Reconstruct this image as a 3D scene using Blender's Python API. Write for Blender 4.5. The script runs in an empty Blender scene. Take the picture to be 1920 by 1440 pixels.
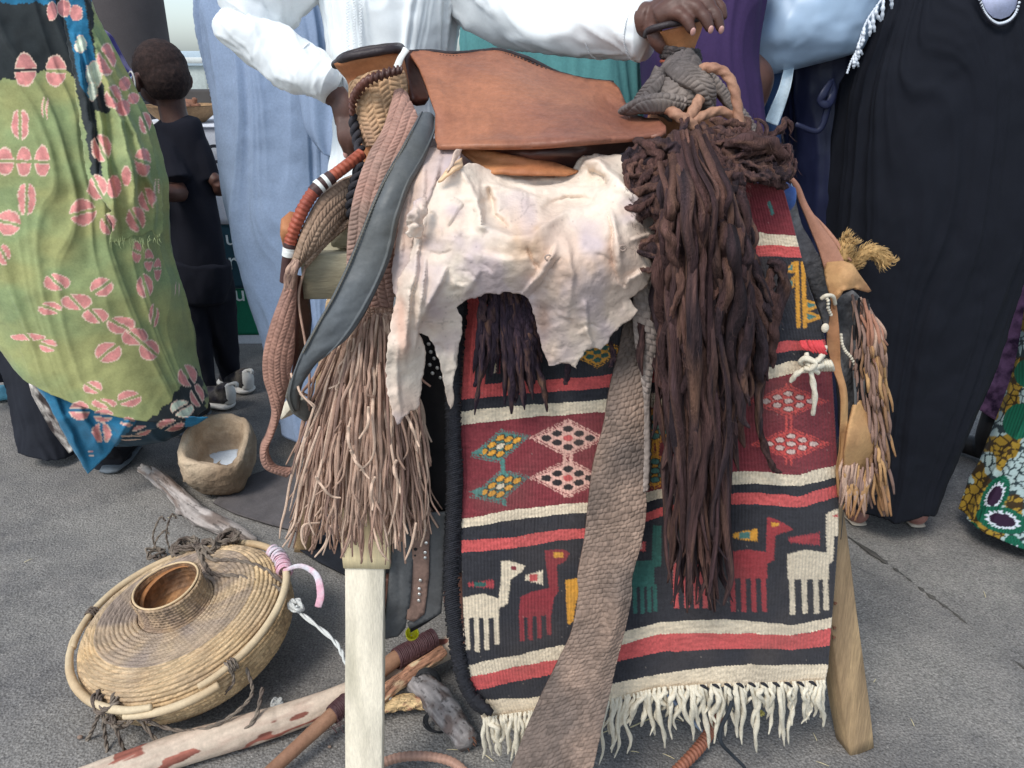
import bpy, math, random
import numpy as np
from mathutils import Vector, Matrix
from mathutils.geometry import delaunay_2d_cdt
from math import sin, cos, pi, radians, sqrt
R = random.Random(7)
NR = np.random.RandomState(11)
SC = bpy.context.scene
COL = SC.collection
# ---------------------------------------------------------------- camera, sky, sun, exposure
F = 1480.0; TH = radians(22.5); HC = 1.30
cam = bpy.data.cameras.new('camera'); camo = bpy.data.objects.new('camera', cam); COL.objects.link(camo)
camo.location = (0, 0, HC); camo.rotation_euler = (pi/2 - TH, 0, 0)
cam.sensor_width = 36; cam.lens = F/1920*36; cam.clip_start = .05; cam.clip_end = 2000
SC.camera = camo
W = bpy.data.worlds.new('World'); SC.world = W; W.use_nodes = True
wn = W.node_tree.nodes; wl = W.node_tree.links
sky = wn.new('ShaderNodeTexSky'); sky.sky_type = 'NISHITA'; sky.sun_disc = False
SUN_EL = radians(52); SUN_AZ = radians(215)          # compass: 0 = +Y, clockwise
sky.sun_elevation = SUN_EL; sky.sun_rotation = SUN_AZ
sky.air_density = 1.0; sky.dust_density = 1.5; sky.ozone_density = 1.0
bg = wn['Background']; bg.inputs['Strength'].default_value = 0.135
hs = wn.new('ShaderNodeHueSaturation'); hs.inputs['Saturation'].default_value = .5; wl.new(sky.outputs[0], hs.inputs['Color'])
tn = wn.new('ShaderNodeMix'); tn.data_type = 'RGBA'; tn.blend_type = 'MULTIPLY'; tn.inputs[0].default_value = 1; tn.inputs[7].default_value = (.90, 1, 1.06, 1)
wl.new(hs.outputs[0], tn.inputs[6]); wl.new(tn.outputs[2], bg.inputs['Color'])
sun = bpy.data.lights.new('sun', 'SUN'); sun.energy = 1.5; sun.angle = radians(18); sun.color = (1, .95, .88)
so = bpy.data.objects.new('sun', sun); COL.objects.link(so)
sd = Vector((sin(SUN_AZ)*cos(SUN_EL), cos(SUN_AZ)*cos(SUN_EL), sin(SUN_EL)))
so.rotation_euler = (-sd).to_track_quat('-Z', 'Y').to_euler(); so.location = (0, 0, 10)
SC.view_settings.view_transform = 'Standard'; SC.view_settings.look = 'None'
SC.view_settings.gamma = 1; SC.view_settings.exposure = 0.66
SC.view_settings.use_curve_mapping = False
# ---------------------------------------------------------------- picture <-> place
ct, st = cos(TH), sin(TH)
def at(px, py, Y):
    x = (px-960)/F; y = (720-py)/F
    dy = ct + y*st; dz = -st + y*ct; t = Y/dy
    return np.array((x*t, Y, HC+dz*t))
def gnd(px, py, z=0.0):
    x = (px-960)/F; y = (720-py)/F
    dy = ct + y*st; dz = -st + y*ct; t = (z-HC)/dz
    return np.array((x*t, dy*t, z))
def atA(px, py, Y):
    px = np.asarray(px, float); py = np.asarray(py, float)
    x = (px-960)/F; y = (720-py)/F
    dy = ct + y*st; dz = -st + y*ct; t = Y/dy
    return np.stack((x*t, Y+0*t, HC+dz*t), -1)
def proj(P):
    P = np.asarray(P, float); X = P[..., 0]; Y = P[..., 1]; Z = P[..., 2]-HC
    w = Y*ct - Z*st; y = Y*st + Z*ct
    return 960+F*X/w, 720-F*y/w
def A(pts): return [at(*p) for p in pts]
def lin(r, g=None, b=None):
    if g is None: r, g, b = r
    return tuple(((c/255)/12.92 if c/255 <= .04045 else ((c/255+.055)/1.055)**2.4) for c in (r, g, b))
# ---------------------------------------------------------------- noise
_perm = NR.rand(4096)
def vnoise(P, sc=1.0, seed=0):
    P = np.asarray(P, float)*sc + seed*13.7
    I = np.floor(P).astype(np.int64); f = P-I; f = f*f*(3-2*f)
    def h(a, b, c): return _perm[((a*73856093) ^ (b*19349663) ^ (c*83492791)) & 4095]
    x, y, z = I[..., 0], I[..., 1], I[..., 2]; fx, fy, fz = f[..., 0], f[..., 1], f[..., 2]
    r = 0
    for i in (0, 1):
        for j in (0, 1):
            for k in (0, 1):
                r = r + h(x+i, y+j, z+k)*(fx if i else 1-fx)*(fy if j else 1-fy)*(fz if k else 1-fz)
    return r*2-1
def fbm(P, sc=1.0, seed=0, o=3):
    r = 0; a = 1.
    for i in range(o): r = r + a*vnoise(P, sc*2**i, seed+i); a *= .5
    return r
def n2(u, v, su=1, sv=1, seed=0, o=2):
    return fbm(np.stack(np.broadcast_arrays(np.asarray(u, float)*su, np.asarray(v, float)*sv, 0.37), -1), 1, seed, o)
# ---------------------------------------------------------------- materials
MATS = {}
def M(name, col=(.5, .5, .5), rough=.75, var=.2, vs=25, bump=.25, bs=250, bd=.002, attr=False, spec=.3, metal=0, sheen=0, stretch=(1, 1, 1), kind='noise', tint=None, coat=0, grain=.12, grs=160):
    if name in MATS: return MATS[name]
    m = bpy.data.materials.new(name); m.use_nodes = True; MATS[name] = m
    n = m.node_tree.nodes; l = m.node_tree.links; b = n['Principled BSDF']
    b.inputs['Roughness'].default_value = rough; b.inputs['Specular IOR Level'].default_value = spec
    b.inputs['Metallic'].default_value = metal; b.inputs['Sheen Weight'].default_value = sheen
    b.inputs['Coat Weight'].default_value = coat
    tc = n.new('ShaderNodeTexCoord'); mp = n.new('ShaderNodeMapping'); mp.inputs['Scale'].default_value = stretch
    l.new(tc.outputs['Object'], mp.inputs[0])
    nz = n.new('ShaderNodeTexNoise'); nz.inputs['Scale'].default_value = vs; nz.inputs['Detail'].default_value = 6; nz.inputs['Roughness'].default_value = .65
    l.new(mp.outputs[0], nz.inputs['Vector'])
    mr = n.new('ShaderNodeMapRange'); mr.inputs[1].default_value = .3; mr.inputs[2].default_value = .7
    mr.inputs[3].default_value = 1-var; mr.inputs[4].default_value = 1+var
    l.new(nz.outputs[0], mr.inputs[0])
    mx = n.new('ShaderNodeMix'); mx.data_type = 'RGBA'; mx.blend_type = 'MULTIPLY'; mx.inputs[0].default_value = 1
    if attr:
        at_ = n.new('ShaderNodeAttribute'); at_.attribute_name = 'Col'; l.new(at_.outputs[0], mx.inputs[6])
    elif tint is not None:
        nz3 = n.new('ShaderNodeTexNoise'); nz3.inputs['Scale'].default_value = vs*.4; nz3.inputs['Detail'].default_value = 4
        l.new(mp.outputs[0], nz3.inputs['Vector'])
        m3 = n.new('ShaderNodeMapRange'); m3.inputs[1].default_value = .42; m3.inputs[2].default_value = .62; l.new(nz3.outputs[0], m3.inputs[0])
        mt = n.new('ShaderNodeMix'); mt.data_type = 'RGBA'; mt.inputs[6].default_value = (*col, 1); mt.inputs[7].default_value = (*tint, 1)
        l.new(m3.outputs[0], mt.inputs[0]); l.new(mt.outputs[2], mx.inputs[6])
    else: mx.inputs[6].default_value = (*col, 1)
    l.new(mr.outputs[0], mx.inputs[7])
    gz = n.new('ShaderNodeTexNoise'); gz.inputs['Scale'].default_value = grs; gz.inputs['Detail'].default_value = 5; gz.inputs['Roughness'].default_value = .75; l.new(mp.outputs[0], gz.inputs['Vector'])
    gr_ = n.new('ShaderNodeMapRange'); gr_.inputs[1].default_value = .3; gr_.inputs[2].default_value = .7; gr_.inputs[3].default_value = 1-grain; gr_.inputs[4].default_value = 1+grain; l.new(gz.outputs[0], gr_.inputs[0])
    m2 = n.new('ShaderNodeMix'); m2.data_type = 'RGBA'; m2.blend_type = 'MULTIPLY'; m2.inputs[0].default_value = 1; l.new(mx.outputs[2], m2.inputs[6]); l.new(gr_.outputs[0], m2.inputs[7])
    l.new(m2.outputs[2], b.inputs['Base Color'])
    if bump:
        bz = n.new('ShaderNodeTexNoise' if kind == 'noise' else 'ShaderNodeTexVoronoi'); bz.inputs['Scale'].default_value = bs
        if kind == 'noise': bz.inputs['Detail'].default_value = 4
        l.new(mp.outputs[0], bz.inputs['Vector'])
        bp = n.new('ShaderNodeBump'); bp.inputs['Strength'].default_value = bump; bp.inputs['Distance'].default_value = bd
        l.new(bz.outputs[0], bp.inputs['Height']); l.new(bp.outputs[0], b.inputs['Normal'])
    return m
# ---------------------------------------------------------------- objects
def worldloc(o):
    v = Vector((0, 0, 0))
    while o is not None: v += o.location; o = o.parent
    return np.array(v)
def mesh_ob(name, V, Q, mat, parent=None, smooth=True, col=None, T=None, base=None, thick=0, label=None):
    V = np.asarray(V, float).reshape(-1, 3)
    if parent is not None: org = worldloc(parent)
    elif base is not None: org = np.array(base, float)
    else:
        org = np.array((V[:, 0].mean(), V[:, 1].mean(), V[:, 2].min()))
    me = bpy.data.meshes.new(name)
    Vl = V-org
    Q = np.asarray(Q, np.int32).reshape(-1, 4) if Q is not None and len(Q) else np.zeros((0, 4), np.int32)
    T = np.asarray(T, np.int32).reshape(-1, 3) if T is not None and len(T) else np.zeros((0, 3), np.int32)
    me.vertices.add(len(Vl)); me.vertices.foreach_set('co', Vl.astype(np.float32).ravel())
    nl = len(Q)*4+len(T)*3
    me.loops.add(nl); me.loops.foreach_set('vertex_index', np.concatenate((Q.ravel(), T.ravel())))
    me.polygons.add(len(Q)+len(T))
    me.polygons.foreach_set('loop_start', np.concatenate((np.arange(len(Q))*4, len(Q)*4+np.arange(len(T))*3)).astype(np.int32))
    me.update(calc_edges=True); me.validate()
    if smooth: me.polygons.foreach_set('use_smooth', np.ones(len(me.polygons), bool))
    if col is not None:
        a = me.color_attributes.new('Col', 'FLOAT_COLOR', 'POINT')
        c = np.ones((len(Vl), 4), np.float32); c[:, :3] = np.asarray(col).reshape(-1, 3); a.data.foreach_set('color', c.ravel())
    me.materials.append(mat)
    o = bpy.data.objects.new(name, me); COL.objects.link(o)
    if parent is not None: o.parent = parent
    else: o.location = org
    if thick:
        s = o.modifiers.new('thickness', 'SOLIDIFY'); s.thickness = thick; s.offset = 0
    if label: o['label'] = label
    return o
def tag(o, label, cat, group=None, kind=None):
    if label: o['label'] = label
    if cat: o['category'] = cat
    if group: o['group'] = group
    if kind: o['kind'] = kind
    return o
def thing(name, label, cat, loc, group=None):
    o = bpy.data.objects.new(name, None); COL.objects.link(o); o.location = tuple(loc); o.empty_display_size = .1
    return tag(o, label, cat, group)
def struct(o): o['kind'] = 'structure'; return o
# ---------------------------------------------------------------- geometry
def cr(P, m):
    """Catmull-Rom resample of k points to m samples, by index parameter"""
    P = np.asarray(P, float)
    if P.ndim == 1: P = P[:, None]
    k = len(P); E = np.vstack((2*P[0]-P[1], P, 2*P[-1]-P[-2]))
    t = np.linspace(0, k-1, m); i = np.minimum(t.astype(int), k-2); f = (t-i)[:, None]
    p0, p1, p2, p3 = E[i], E[i+1], E[i+2], E[i+3]
    return .5*((2*p1)+(-p0+p2)*f+(2*p0-5*p1+4*p2-p3)*f*f+(-p0+3*p1-3*p2+p3)*f**3)
def gridq(nv, nu, wrapu=False, off=0):
    j = np.arange(nv-1)[:, None]; i = np.arange(nu if wrapu else nu-1)[None]
    i2 = (i+1) % nu
    q = np.stack(np.broadcast_arrays(j*nu+i, j*nu+i2, (j+1)*nu+i2, (j+1)*nu+i), -1).reshape(-1, 4)
    return q+off
def frames(P):
    T = np.gradient(P, axis=0); T /= np.linalg.norm(T, axis=1, keepdims=True)+1e-12
    u = np.cross(T[0], (0, 0, 1.)) if abs(T[0][2]) < .9 else np.cross(T[0], (0, 1., 0))
    u /= np.linalg.norm(u); U = np.empty_like(P); U[0] = u
    for i in range(1, len(P)):
        u = u - T[i]*np.dot(u, T[i]); nn = np.linalg.norm(u)
        u = u/nn if nn > 1e-9 else U[i-1]; U[i] = u
    return T, U, np.cross(T, U)
def tube(pts, rad, n=8, m=None, flat=1.0, up=None, rf=None):
    """rad scalar/list; flat = thickness ratio in the direction of 'up'. rf(s, phi) radius factor"""
    pts = np.asarray(pts, float); m = m or max(4, len(pts)*5)
    P = cr(pts, m); r = cr(np.atleast_1d(rad) if np.ndim(rad) else np.array([rad, rad]), m)[:, 0]
    r = np.maximum(r, 1e-5)
    T, U, B = frames(P)
    if up is not None:
        B = np.array(up, float)[None]-T*(T@np.array(up, float))[:, None]; B /= np.linalg.norm(B, axis=1, keepdims=True)+1e-9
        U = np.cross(B, T)
    ph = np.linspace(0, 2*pi, n, endpoint=False)
    s = np.linspace(0, 1, m)
    f = rf(s[:, None], ph[None]) if rf is not None else np.ones((m, n))
    V = P[:, None]+(U[:, None]*np.cos(ph)[None, :, None]+B[:, None]*np.sin(ph)[None, :, None]*flat)*(r[:, None]*f)[..., None]
    V = V.reshape(-1, 3); Q = gridq(m, n, True)
    c0 = len(V); V = np.vstack((V, P[0]-T[0]*r[0]*.3, P[-1]+T[-1]*r[-1]*.3))
    i = np.arange(n); i2 = (i+1) % n; Tt = np.vstack((np.stack((i2, i, np.full(n, c0)), -1), np.stack(((m-1)*n+i, (m-1)*n+i2, np.full(n, c0+1)), -1)))
    return V, Q, Tt
def merge(L):
    Vs, Qs, Ts = [], [], []; o = 0
    for V, Q, T in L:
        Vs.append(V); Qs.append(np.asarray(Q).reshape(-1, 4)+o); Ts.append(np.asarray(T).reshape(-1, 3)+o); o += len(V)
    return np.vstack(Vs), np.vstack(Qs), np.vstack(Ts)
def tube_ob(name, pts, rad, mat, parent=None, col=None, label=None, **k):
    V, Q, T = tube(pts, rad, **k)
    if col is not None and callable(col): col = col(V)
    return mesh_ob(name, V, Q, mat, parent, T=T, col=col, label=label)
def norms(G):
    du = np.gradient(G, axis=1); dv = np.gradient(G, axis=0); N = np.cross(du, dv)
    N /= np.linalg.norm(N, axis=-1, keepdims=True)+1e-12
    tocam = np.array((0, 0, HC))-G
    s = np.sign((N*tocam).sum(-1).mean()) or 1
    return N*s
def closed(G, N, th):
    """sheet grid G -> closed slab"""
    nv, nu = G.shape[:2]; B = G-N*th
    H = np.concatenate((G, B[:, ::-1]), 1); n = 2*nu
    Q = gridq(nv, n, True)
    e = []
    for r in (0, nv-1):
        b = r*n; i = np.arange(nu-1)
        e.append(np.stack((b+i, b+i+1, b+n-2-i, b+n-1-i), -1))
    return H.reshape(-1, 3), np.vstack([Q]+e)
def band(name, L, Rr, mat, parent=None, nu=24, nv=120, th=.004, bulge=0, disp=None, col=None, world=False, label=None, sag=None):
    """ribbon between two edge curves given as (px, py, Y); disp(u, s, width_m, length_m) -> metres; col(u, s, px, py) -> rgb"""
    Lp = cr(L if world else A(L), nv); Rp = cr(Rr if world else A(Rr), nv)
    u = np.linspace(0, 1, nu)
    G = Lp[:, None]*(1-u)[None, :, None]+Rp[:, None]*u[None, :, None]
    N = norms(G)
    W_ = np.linalg.norm(Rp-Lp, axis=1)[:, None]; C = (Lp+Rp)/2
    S = np.concatenate(([0], np.cumsum(np.linalg.norm(np.diff(C, axis=0), axis=1))))[:, None]
    d = bulge*(1-(2*u-1)**2)[None]+np.zeros((nv, 1))
    if disp is not None: d = d+disp(u[None]*W_, S+0*u[None], W_, u[None]+0*S)
    G = G+N*d[..., None]
    if sag is not None: G = sag(G, u, np.linspace(0, 1, nv))
    V, Q = closed(G, N, th)
    c = None
    if col is not None:
        X, Y = proj(G); c1 = col(u[None]*W_, S+0*u[None], X, Y); c = np.concatenate((c1, c1[:, ::-1]), 1).reshape(-1, 3)
    return mesh_ob(name, V, Q, mat, parent, col=c, label=label)
def rbf(ctrl):
    C = np.asarray(ctrl, float); X = C[:, :2]/100; k = len(X)
    def U(d2): return np.where(d2 > 1e-12, d2*np.log(d2+1e-12), 0)
    D = ((X[:, None]-X[None])**2).sum(-1); K = U(D)+np.eye(k)*.02
    P = np.hstack((np.ones((k, 1)), X)); Mx = np.block([[K, P], [P.T, np.zeros((3, 3))]])
    w = np.linalg.solve(Mx, np.concatenate((C[:, 2], np.zeros(3))))
    def f(px, py):
        q = np.stack((np.asarray(px, float), np.asarray(py, float)), -1)/100
        d = ((q[..., None, :]-X)**2).sum(-1)
        return U(d)@w[:k]+w[k]+q@w[k+1:]
    return f
def segdist(px, py, pl):
    best = None
    for (x0, y0), (x1, y1) in zip(pl[:-1], pl[1:]):
        dx, dy = x1-x0, y1-y0; L2 = dx*dx+dy*dy+1e-9
        t = np.clip(((px-x0)*dx+(py-y0)*dy)/L2, 0, 1)
        d = np.hypot(px-x0-t*dx, py-y0-t*dy); sg = np.sign(dx*(py-y0)-dy*(px-x0))
        if best is None: best, bs = d, sg
        else: m = d < best; best = np.where(m, d, best); bs = np.where(m, sg, bs)
    return best, bs
def foldshape(px, py, pl, w, seed=0):
    """irregular ridge: fades at both ends, steep on one side and soft on the other, wandering width"""
    seg = [np.hypot(x1-x0, y1-y0) for (x0, y0), (x1, y1) in zip(pl[:-1], pl[1:])]; tot = sum(seg); acc = 0
    px = px+3.5*n2(px, py, .03, .03, seed, 2); py = py+3.5*n2(px, py, .03, .03, seed+2, 2)
    best = np.full(np.shape(px), 1e9); tt = np.zeros(np.shape(px)); sg = np.zeros(np.shape(px))
    for ((x0, y0), (x1, y1)), L_ in zip(zip(pl[:-1], pl[1:]), seg):
        dx, dy = x1-x0, y1-y0; t = np.clip(((px-x0)*dx+(py-y0)*dy)/(L_*L_+1e-9), 0, 1); d = np.hypot(px-x0-t*dx, py-y0-t*dy); m = d < best
        best = np.where(m, d, best); tt = np.where(m, (acc+t*L_)/tot, tt); sg = np.where(m, np.sign(dx*(py-y0)-dy*(px-x0)), sg); acc += L_
    ww = w*(.75+.5*np.clip(n2(tt, seed, 5, 1, seed), -1, 1))*np.where(sg > 0, 2.3, .62)*(.5+.5*np.sin(pi*np.clip(tt, .03, .97)))
    return np.exp(-np.abs(best/ww)**1.45)*np.clip(np.sin(pi*np.clip(tt, 0.0, 1))*1.5, .0, 1)**.8
def inpoly(px, py, poly):
    r = np.zeros(np.shape(px), bool); n = len(poly)
    for i in range(n):
        x0, y0 = poly[i]; x1, y1 = poly[(i+1) % n]
        if y0 == y1: continue
        c = ((y0 > py) != (y1 > py)) & (px < (x1-x0)*(py-y0)/(y1-y0)+x0); r ^= c
    return r
def sheet(name, poly, ctrl, mat, parent=None, step=5, th=.003, folds=(), creases=(), rag=0, noise=0, ns=.02, colf=None, base=None, seed=0, label=None):
    """irregular cloth/leather sheet: outline at real depths; folds raise, creases are overlaps"""
    pl = []
    n = len(poly)
    for i in range(n):
        a = np.array(poly[i], float); b = np.array(poly[(i+1) % n], float); d = np.linalg.norm(b-a); k = max(1, int(d/step))
        for j in range(k):
            p = a+(b-a)*j/k; nn = np.array((-(b-a)[1], (b-a)[0]))/max(d, 1e-6)
            w = rag*vnoise(np.array((p[0]/9., p[1]/9., seed)), 1, seed)+rag*.6*vnoise(np.array((p[0]/4., p[1]/4., seed)), 1, seed+5)
            pl.append(p+nn*w)
    pl = np.array(pl)
    x0, y0 = pl.min(0); x1, y1 = pl.max(0)
    gx, gy = np.meshgrid(np.arange(x0, x1, step), np.arange(y0, y1, step*.87)); gx = gx+((np.arange(gx.shape[0]) % 2)*step/2)[:, None]
    gx = gx+NR.uniform(-.12, .12, gx.shape)*step
    k = inpoly(gx, gy, [tuple(p) for p in pl]); gx, gy = gx[k], gy[k]
    d, _ = segdist(gx, gy, [tuple(p) for p in pl]+[tuple(pl[0])]) if len(pl) < 900 else (np.full(gx.shape, 99.), 0)
    k = d > step*.45; gx, gy = gx[k], gy[k]
    pts = [Vector(p) for p in pl]+[Vector((x, y)) for x, y in zip(gx, gy)]
    nb = len(pl); edges = [(i, (i+1) % nb) for i in range(nb)]
    vs, es, fs, *_ = delaunay_2d_cdt(pts, edges, [list(range(nb))], 1, 1e-4)
    vs = np.array([tuple(v) for v in vs]); px, py = vs[:, 0], vs[:, 1]
    Y = rbf(ctrl)(px, py)
    for pl_, amp, w in folds:
        Y = Y-amp*foldshape(px, py, pl_, w, seed+int(pl_[0][0]) % 17)
    for pl_, amp, w in creases:      # one side stands proud and falls off away from the edge
        dd, sg = segdist(px, py, pl_); Y = Y-amp*np.where(sg > 0, np.exp(-(dd/w)), 0)*np.where(dd < w*4, 1, 0)
    if noise: Y = Y-noise*n2(px, py, ns, ns, seed+3, 4)
    V = atA(px, py, Y)
    T = [f for f in fs if len(f) == 3]
    c = colf(px, py) if colf is not None else None
    o = mesh_ob(name, V, None, mat, parent, T=T, col=c, base=base, thick=th, label=label)
    return o
def lathe(name, prof, c, mat, parent=None, n=48, axis=None, col=None, disp=None, label=None):
    prof = np.asarray(prof, float); th = np.linspace(0, 2*pi, n, endpoint=False)
    r = prof[:, 0][:, None]; z = prof[:, 1][:, None]
    if disp is not None: r = r+disp(th[None], np.arange(len(prof))[:, None])
    V = np.stack(np.broadcast_arrays(r*np.cos(th), r*np.sin(th), z), -1).reshape(-1, 3)
    if axis is not None:
        Rm = np.array(Vector((0, 0, 1)).rotation_difference(Vector(axis)).to_matrix()); V = V@Rm.T
    V = V+np.array(c)
    return mesh_ob(name, V, gridq(len(prof), n, True), mat, parent, col=col, label=label)
def beam(name, p0, p1, w, h, mat, parent=None, up=(0, 0, 1), seed=0, taper=1, label=None):
    """sawn timber with slightly rounded, uneven edges"""
    p0 = np.array(p0, float); p1 = np.array(p1, float); d = p1-p0; L = np.linalg.norm(d); d /= L
    u = np.array(up, float); u -= d*np.dot(u, d); u /= np.linalg.norm(u); s = np.cross(d, u)
    b = min(w, h)*.05; m = max(6, int(L/.03))
    sec = [(-w/2+b, -h/2), (w/2-b, -h/2), (w/2, -h/2+b), (w/2, h/2-b), (w/2-b, h/2), (-w/2+b, h/2), (-w/2, h/2-b), (-w/2, -h/2+b)]
    V = []
    for i in range(m):
        t = i/(m-1); k = 1+(taper-1)*t
        e = .985 if i in (0, m-1) else 1
        for j, (a, c) in enumerate(sec):
            q = p0+d*L*t+s*a*k*e+u*c*k*e
            q = q+(s+u)*.0012*vnoise(q*np.array((9, 9, 9))+j*.3, 1, seed)
            V.append(q)
    V = np.array(V); Q = gridq(m, 8, True)
    c0 = len(V); V = np.vstack((V, V[:8].mean(0), V[-8:].mean(0))); i = np.arange(8); i2 = (i+1) % 8
    T = np.vstack((np.stack((i2, i, np.full(8, c0)), -1), np.stack((c0-8+i, c0-8+i2, np.full(8, c0+1)), -1)))
    return mesh_ob(name, V, Q, mat, parent, T=T, smooth=False, label=label)
def flat_poly(name, poly3, mat, parent=None, th=.002):
    P = np.array(poly3); n = len(P); c = P.mean(0)
    V = np.vstack((P, c)); i = np.arange(n); T = np.stack((i, (i+1) % n, np.full(n, n)), -1)
    return mesh_ob(name, V, None, mat, parent, T=T, thick=th, smooth=False)
def remeshed(name, parts, mat, parent=None, voxel=.006, smooth=4, post=None, col=None, base=None, label=None):
    """overlapping solids -> ONE continuous skin"""
    V, Q, T = merge(parts)
    tmp = mesh_ob('tmp', V, Q, mat, None, T=T, base=(0, 0, 0))
    md = tmp.modifiers.new('r', 'REMESH'); md.mode = 'VOXEL'; md.voxel_size = voxel; md.use_smooth_shade = True
    if smooth: ms = tmp.modifiers.new('s', 'SMOOTH'); ms.iterations = smooth; ms.factor = .5
    dg = bpy.context.evaluated_depsgraph_get(); me = bpy.data.meshes.new_from_object(tmp.evaluated_get(dg))
    nv = len(me.vertices); co = np.empty(nv*3, np.float32); me.vertices.foreach_get('co', co); co = co.reshape(-1, 3).astype(float)
    no = np.empty(nv*3, np.float32); me.vertices.foreach_get('normal', no); no = no.reshape(-1, 3).astype(float)
    nf = len(me.polygons); ls = np.empty(nf, np.int32); lt = np.empty(nf, np.int32); me.polygons.foreach_get('loop_start', ls); me.polygons.foreach_get('loop_total', lt)
    vi = np.empty(len(me.loops), np.int32); me.loops.foreach_get('vertex_index', vi)
    q = lt == 4; Q2 = vi[ls[q][:, None]+np.arange(4)] if q.any() else None
    t = lt == 3; T2 = vi[ls[t][:, None]+np.arange(3)] if t.any() else None
    bpy.data.objects.remove(tmp); bpy.data.meshes.remove(me)
    if post is not None: co = co+no*post(co, no)[:, None]
    c = col(co) if col is not None else None
    return mesh_ob(name, co, Q2, mat, parent, T=T2, col=c, base=base, label=label)
def ell(c, rx, ry, rz, n=16, m=12, axis=None):
    th = np.linspace(0, pi, m); ph = np.linspace(0, 2*pi, n, endpoint=False)
    V = np.stack(np.broadcast_arrays(rx*np.sin(th)[1:-1, None]*np.cos(ph), ry*np.sin(th)[1:-1, None]*np.sin(ph), rz*np.cos(th)[1:-1, None]), -1).reshape(-1, 3)
    V = np.vstack((V, (0, 0, rz), (0, 0, -rz)))
    if axis is not None:
        V = V@np.array(Vector((0, 0, 1)).rotation_difference(Vector(axis)).to_matrix()).T
    V = V+np.array(c); k = (m-2)*n; i = np.arange(n); i2 = (i+1) % n
    T = np.vstack((np.stack((i, i2, np.full(n, k)), -1)[:, ::-1], np.stack(((m-3)*n+i, (m-3)*n+i2, np.full(n, k+1)), -1)))
    return V, gridq(m-2, n, True), T
def folds_fn(ks, seed=0, sharp=1.6, drift=1.0, warp=.5):
    rr = random.Random(seed); ps = [(k, rr.uniform(0, 6.3), rr.uniform(-drift, drift), rr.uniform(.6, 1)) for k in ks]
    def g(th, s):
        r = 0
        w = warp*n2(np.cos(th)*1.3+5, s*2.2+np.sin(th)*1.3, 1, 1, seed, 2)
        for k, p, d, a in ps:
            r = r+a/sqrt(k/ks[0])*((1-np.abs(np.sin((k*(th+w)+p+d*s*3)/2)))**sharp-.35)
        return r
    return g
def robe(name, rows, mat, parent=None, n=160, m=120, amp=.06, folds=None, col=None, pw=2.3, hem=0, th=.003, fade=None, wrinkle=0, seed=0, open_top=False, label=None):
    """draped tube; rows: ((pxL,pyL),(pxR,pyR),Y,depth)"""
    PL = cr([at(*a, y) for a, b, y, d in rows], m); PR = cr([at(*b, y) for a, b, y, d in rows], m); D = cr([d for *_, d in rows], m)[:, 0]
    th_ = np.linspace(0, 2*pi, n, endpoint=False); s = np.linspace(0, 1, m)
    c = np.cos(th_); sn = np.sin(th_); e = 2/pw
    cx = np.sign(c)*np.abs(c)**e; sy = np.sign(sn)*np.abs(sn)**e
    g = folds(th_[None], s[:, None]) if folds is not None else np.zeros((m, n))
    a = amp*(np.ones(m) if fade is None else np.interp(s, *zip(*fade)))[:, None]
    f = 1+a*g
    C = (PL+PR)/2; H = (PR-PL)/2
    G = C[:, None]+H[:, None]*(cx[None]*f)[..., None]+np.array((0, -1, 0))[None, None]*(D[:, None]*sy[None]*f)[..., None]
    if hem: G[..., 2] += hem*(np.sin(th_*5+seed)*.5+np.sin(th_*8+2*seed)*.3)[None]*(s**6)[:, None]
    if wrinkle:
        N = np.stack((cx, -sy, 0*cx), -1); G = G+N[None]*(wrinkle*fbm(G*np.array((1, 1, 1)), 14, seed, 3))[..., None]
    cc = None
    if col is not None: X, Y = proj(G); cc = col(X, Y, G).reshape(-1, 3)
    return mesh_ob(name, G.reshape(-1, 3), gridq(m, n, True), mat, parent, col=cc, thick=th, label=label)
# relief patterns (metres)
def scales(w, h, a):
    def f(x, y, W_, u):
        x, y = x+.0035*n2(x, y, 45, 45, 3, 2), y+.0045*n2(x, y, 40, 40, 8, 2)
        r = np.floor(y/h); fx = (x/w+.5*(r % 2)) % 1-.5; fy = (y/h) % 1-.5
        jit = _perm[((r.astype(int)*131+np.floor(x/w+.5*(r % 2)).astype(int)*17) & 4095)]
        return a*(np.clip(1-(2*fx)**4, 0, 1)*np.clip(1-(2*fy)**4, 0, 1)*(.7+.5*jit)+.35*fy)
    return f
def braid(w, h, a, sl=.9):
    def f(x, y, W_, u):
        x, y = x+.002*n2(x, y, 40, 40, 3, 2), y+.003*n2(x, y, 35, 35, 8, 2)
        c = np.floor(x/w); fx = (x/w) % 1; v = y/h+np.where(c % 2 == 0, 1, -1)*(fx-.5)*sl+c*.5
        fy = v % 1-.5; fx = fx-.5
        return a*(np.clip(1-(2*fx)**4, 0, 1)*np.clip(1-np.abs(2*fy)**3, 0, 1))
    return f
def cellcol(w, h, base, var=.25, tint=None, seed=0):
    base = np.array(base)
    def f(x, y, px, py):
        x, y = x+.0035*n2(x, y, 45, 45, 3, 2), y+.0045*n2(x, y, 40, 40, 8, 2)
        r = np.floor(y/h).astype(int); c = np.floor(x/w+.5*(r % 2)).astype(int)
        j = _perm[((r*131+c*17+seed*7) & 4095)]
        k = 1-var/2+var*j+.35*var*n2(px, py, .03, .03, seed, 2)
        o = base[None, None]*k[..., None]
        if tint is not None:
            t = np.clip(.5+.9*n2(px, py, .012, .012, seed+4, 2), 0, 1)[..., None]; o = o*(1-t)+np.array(tint)[None, None]*k[..., None]*t
        return o
    return f
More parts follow.
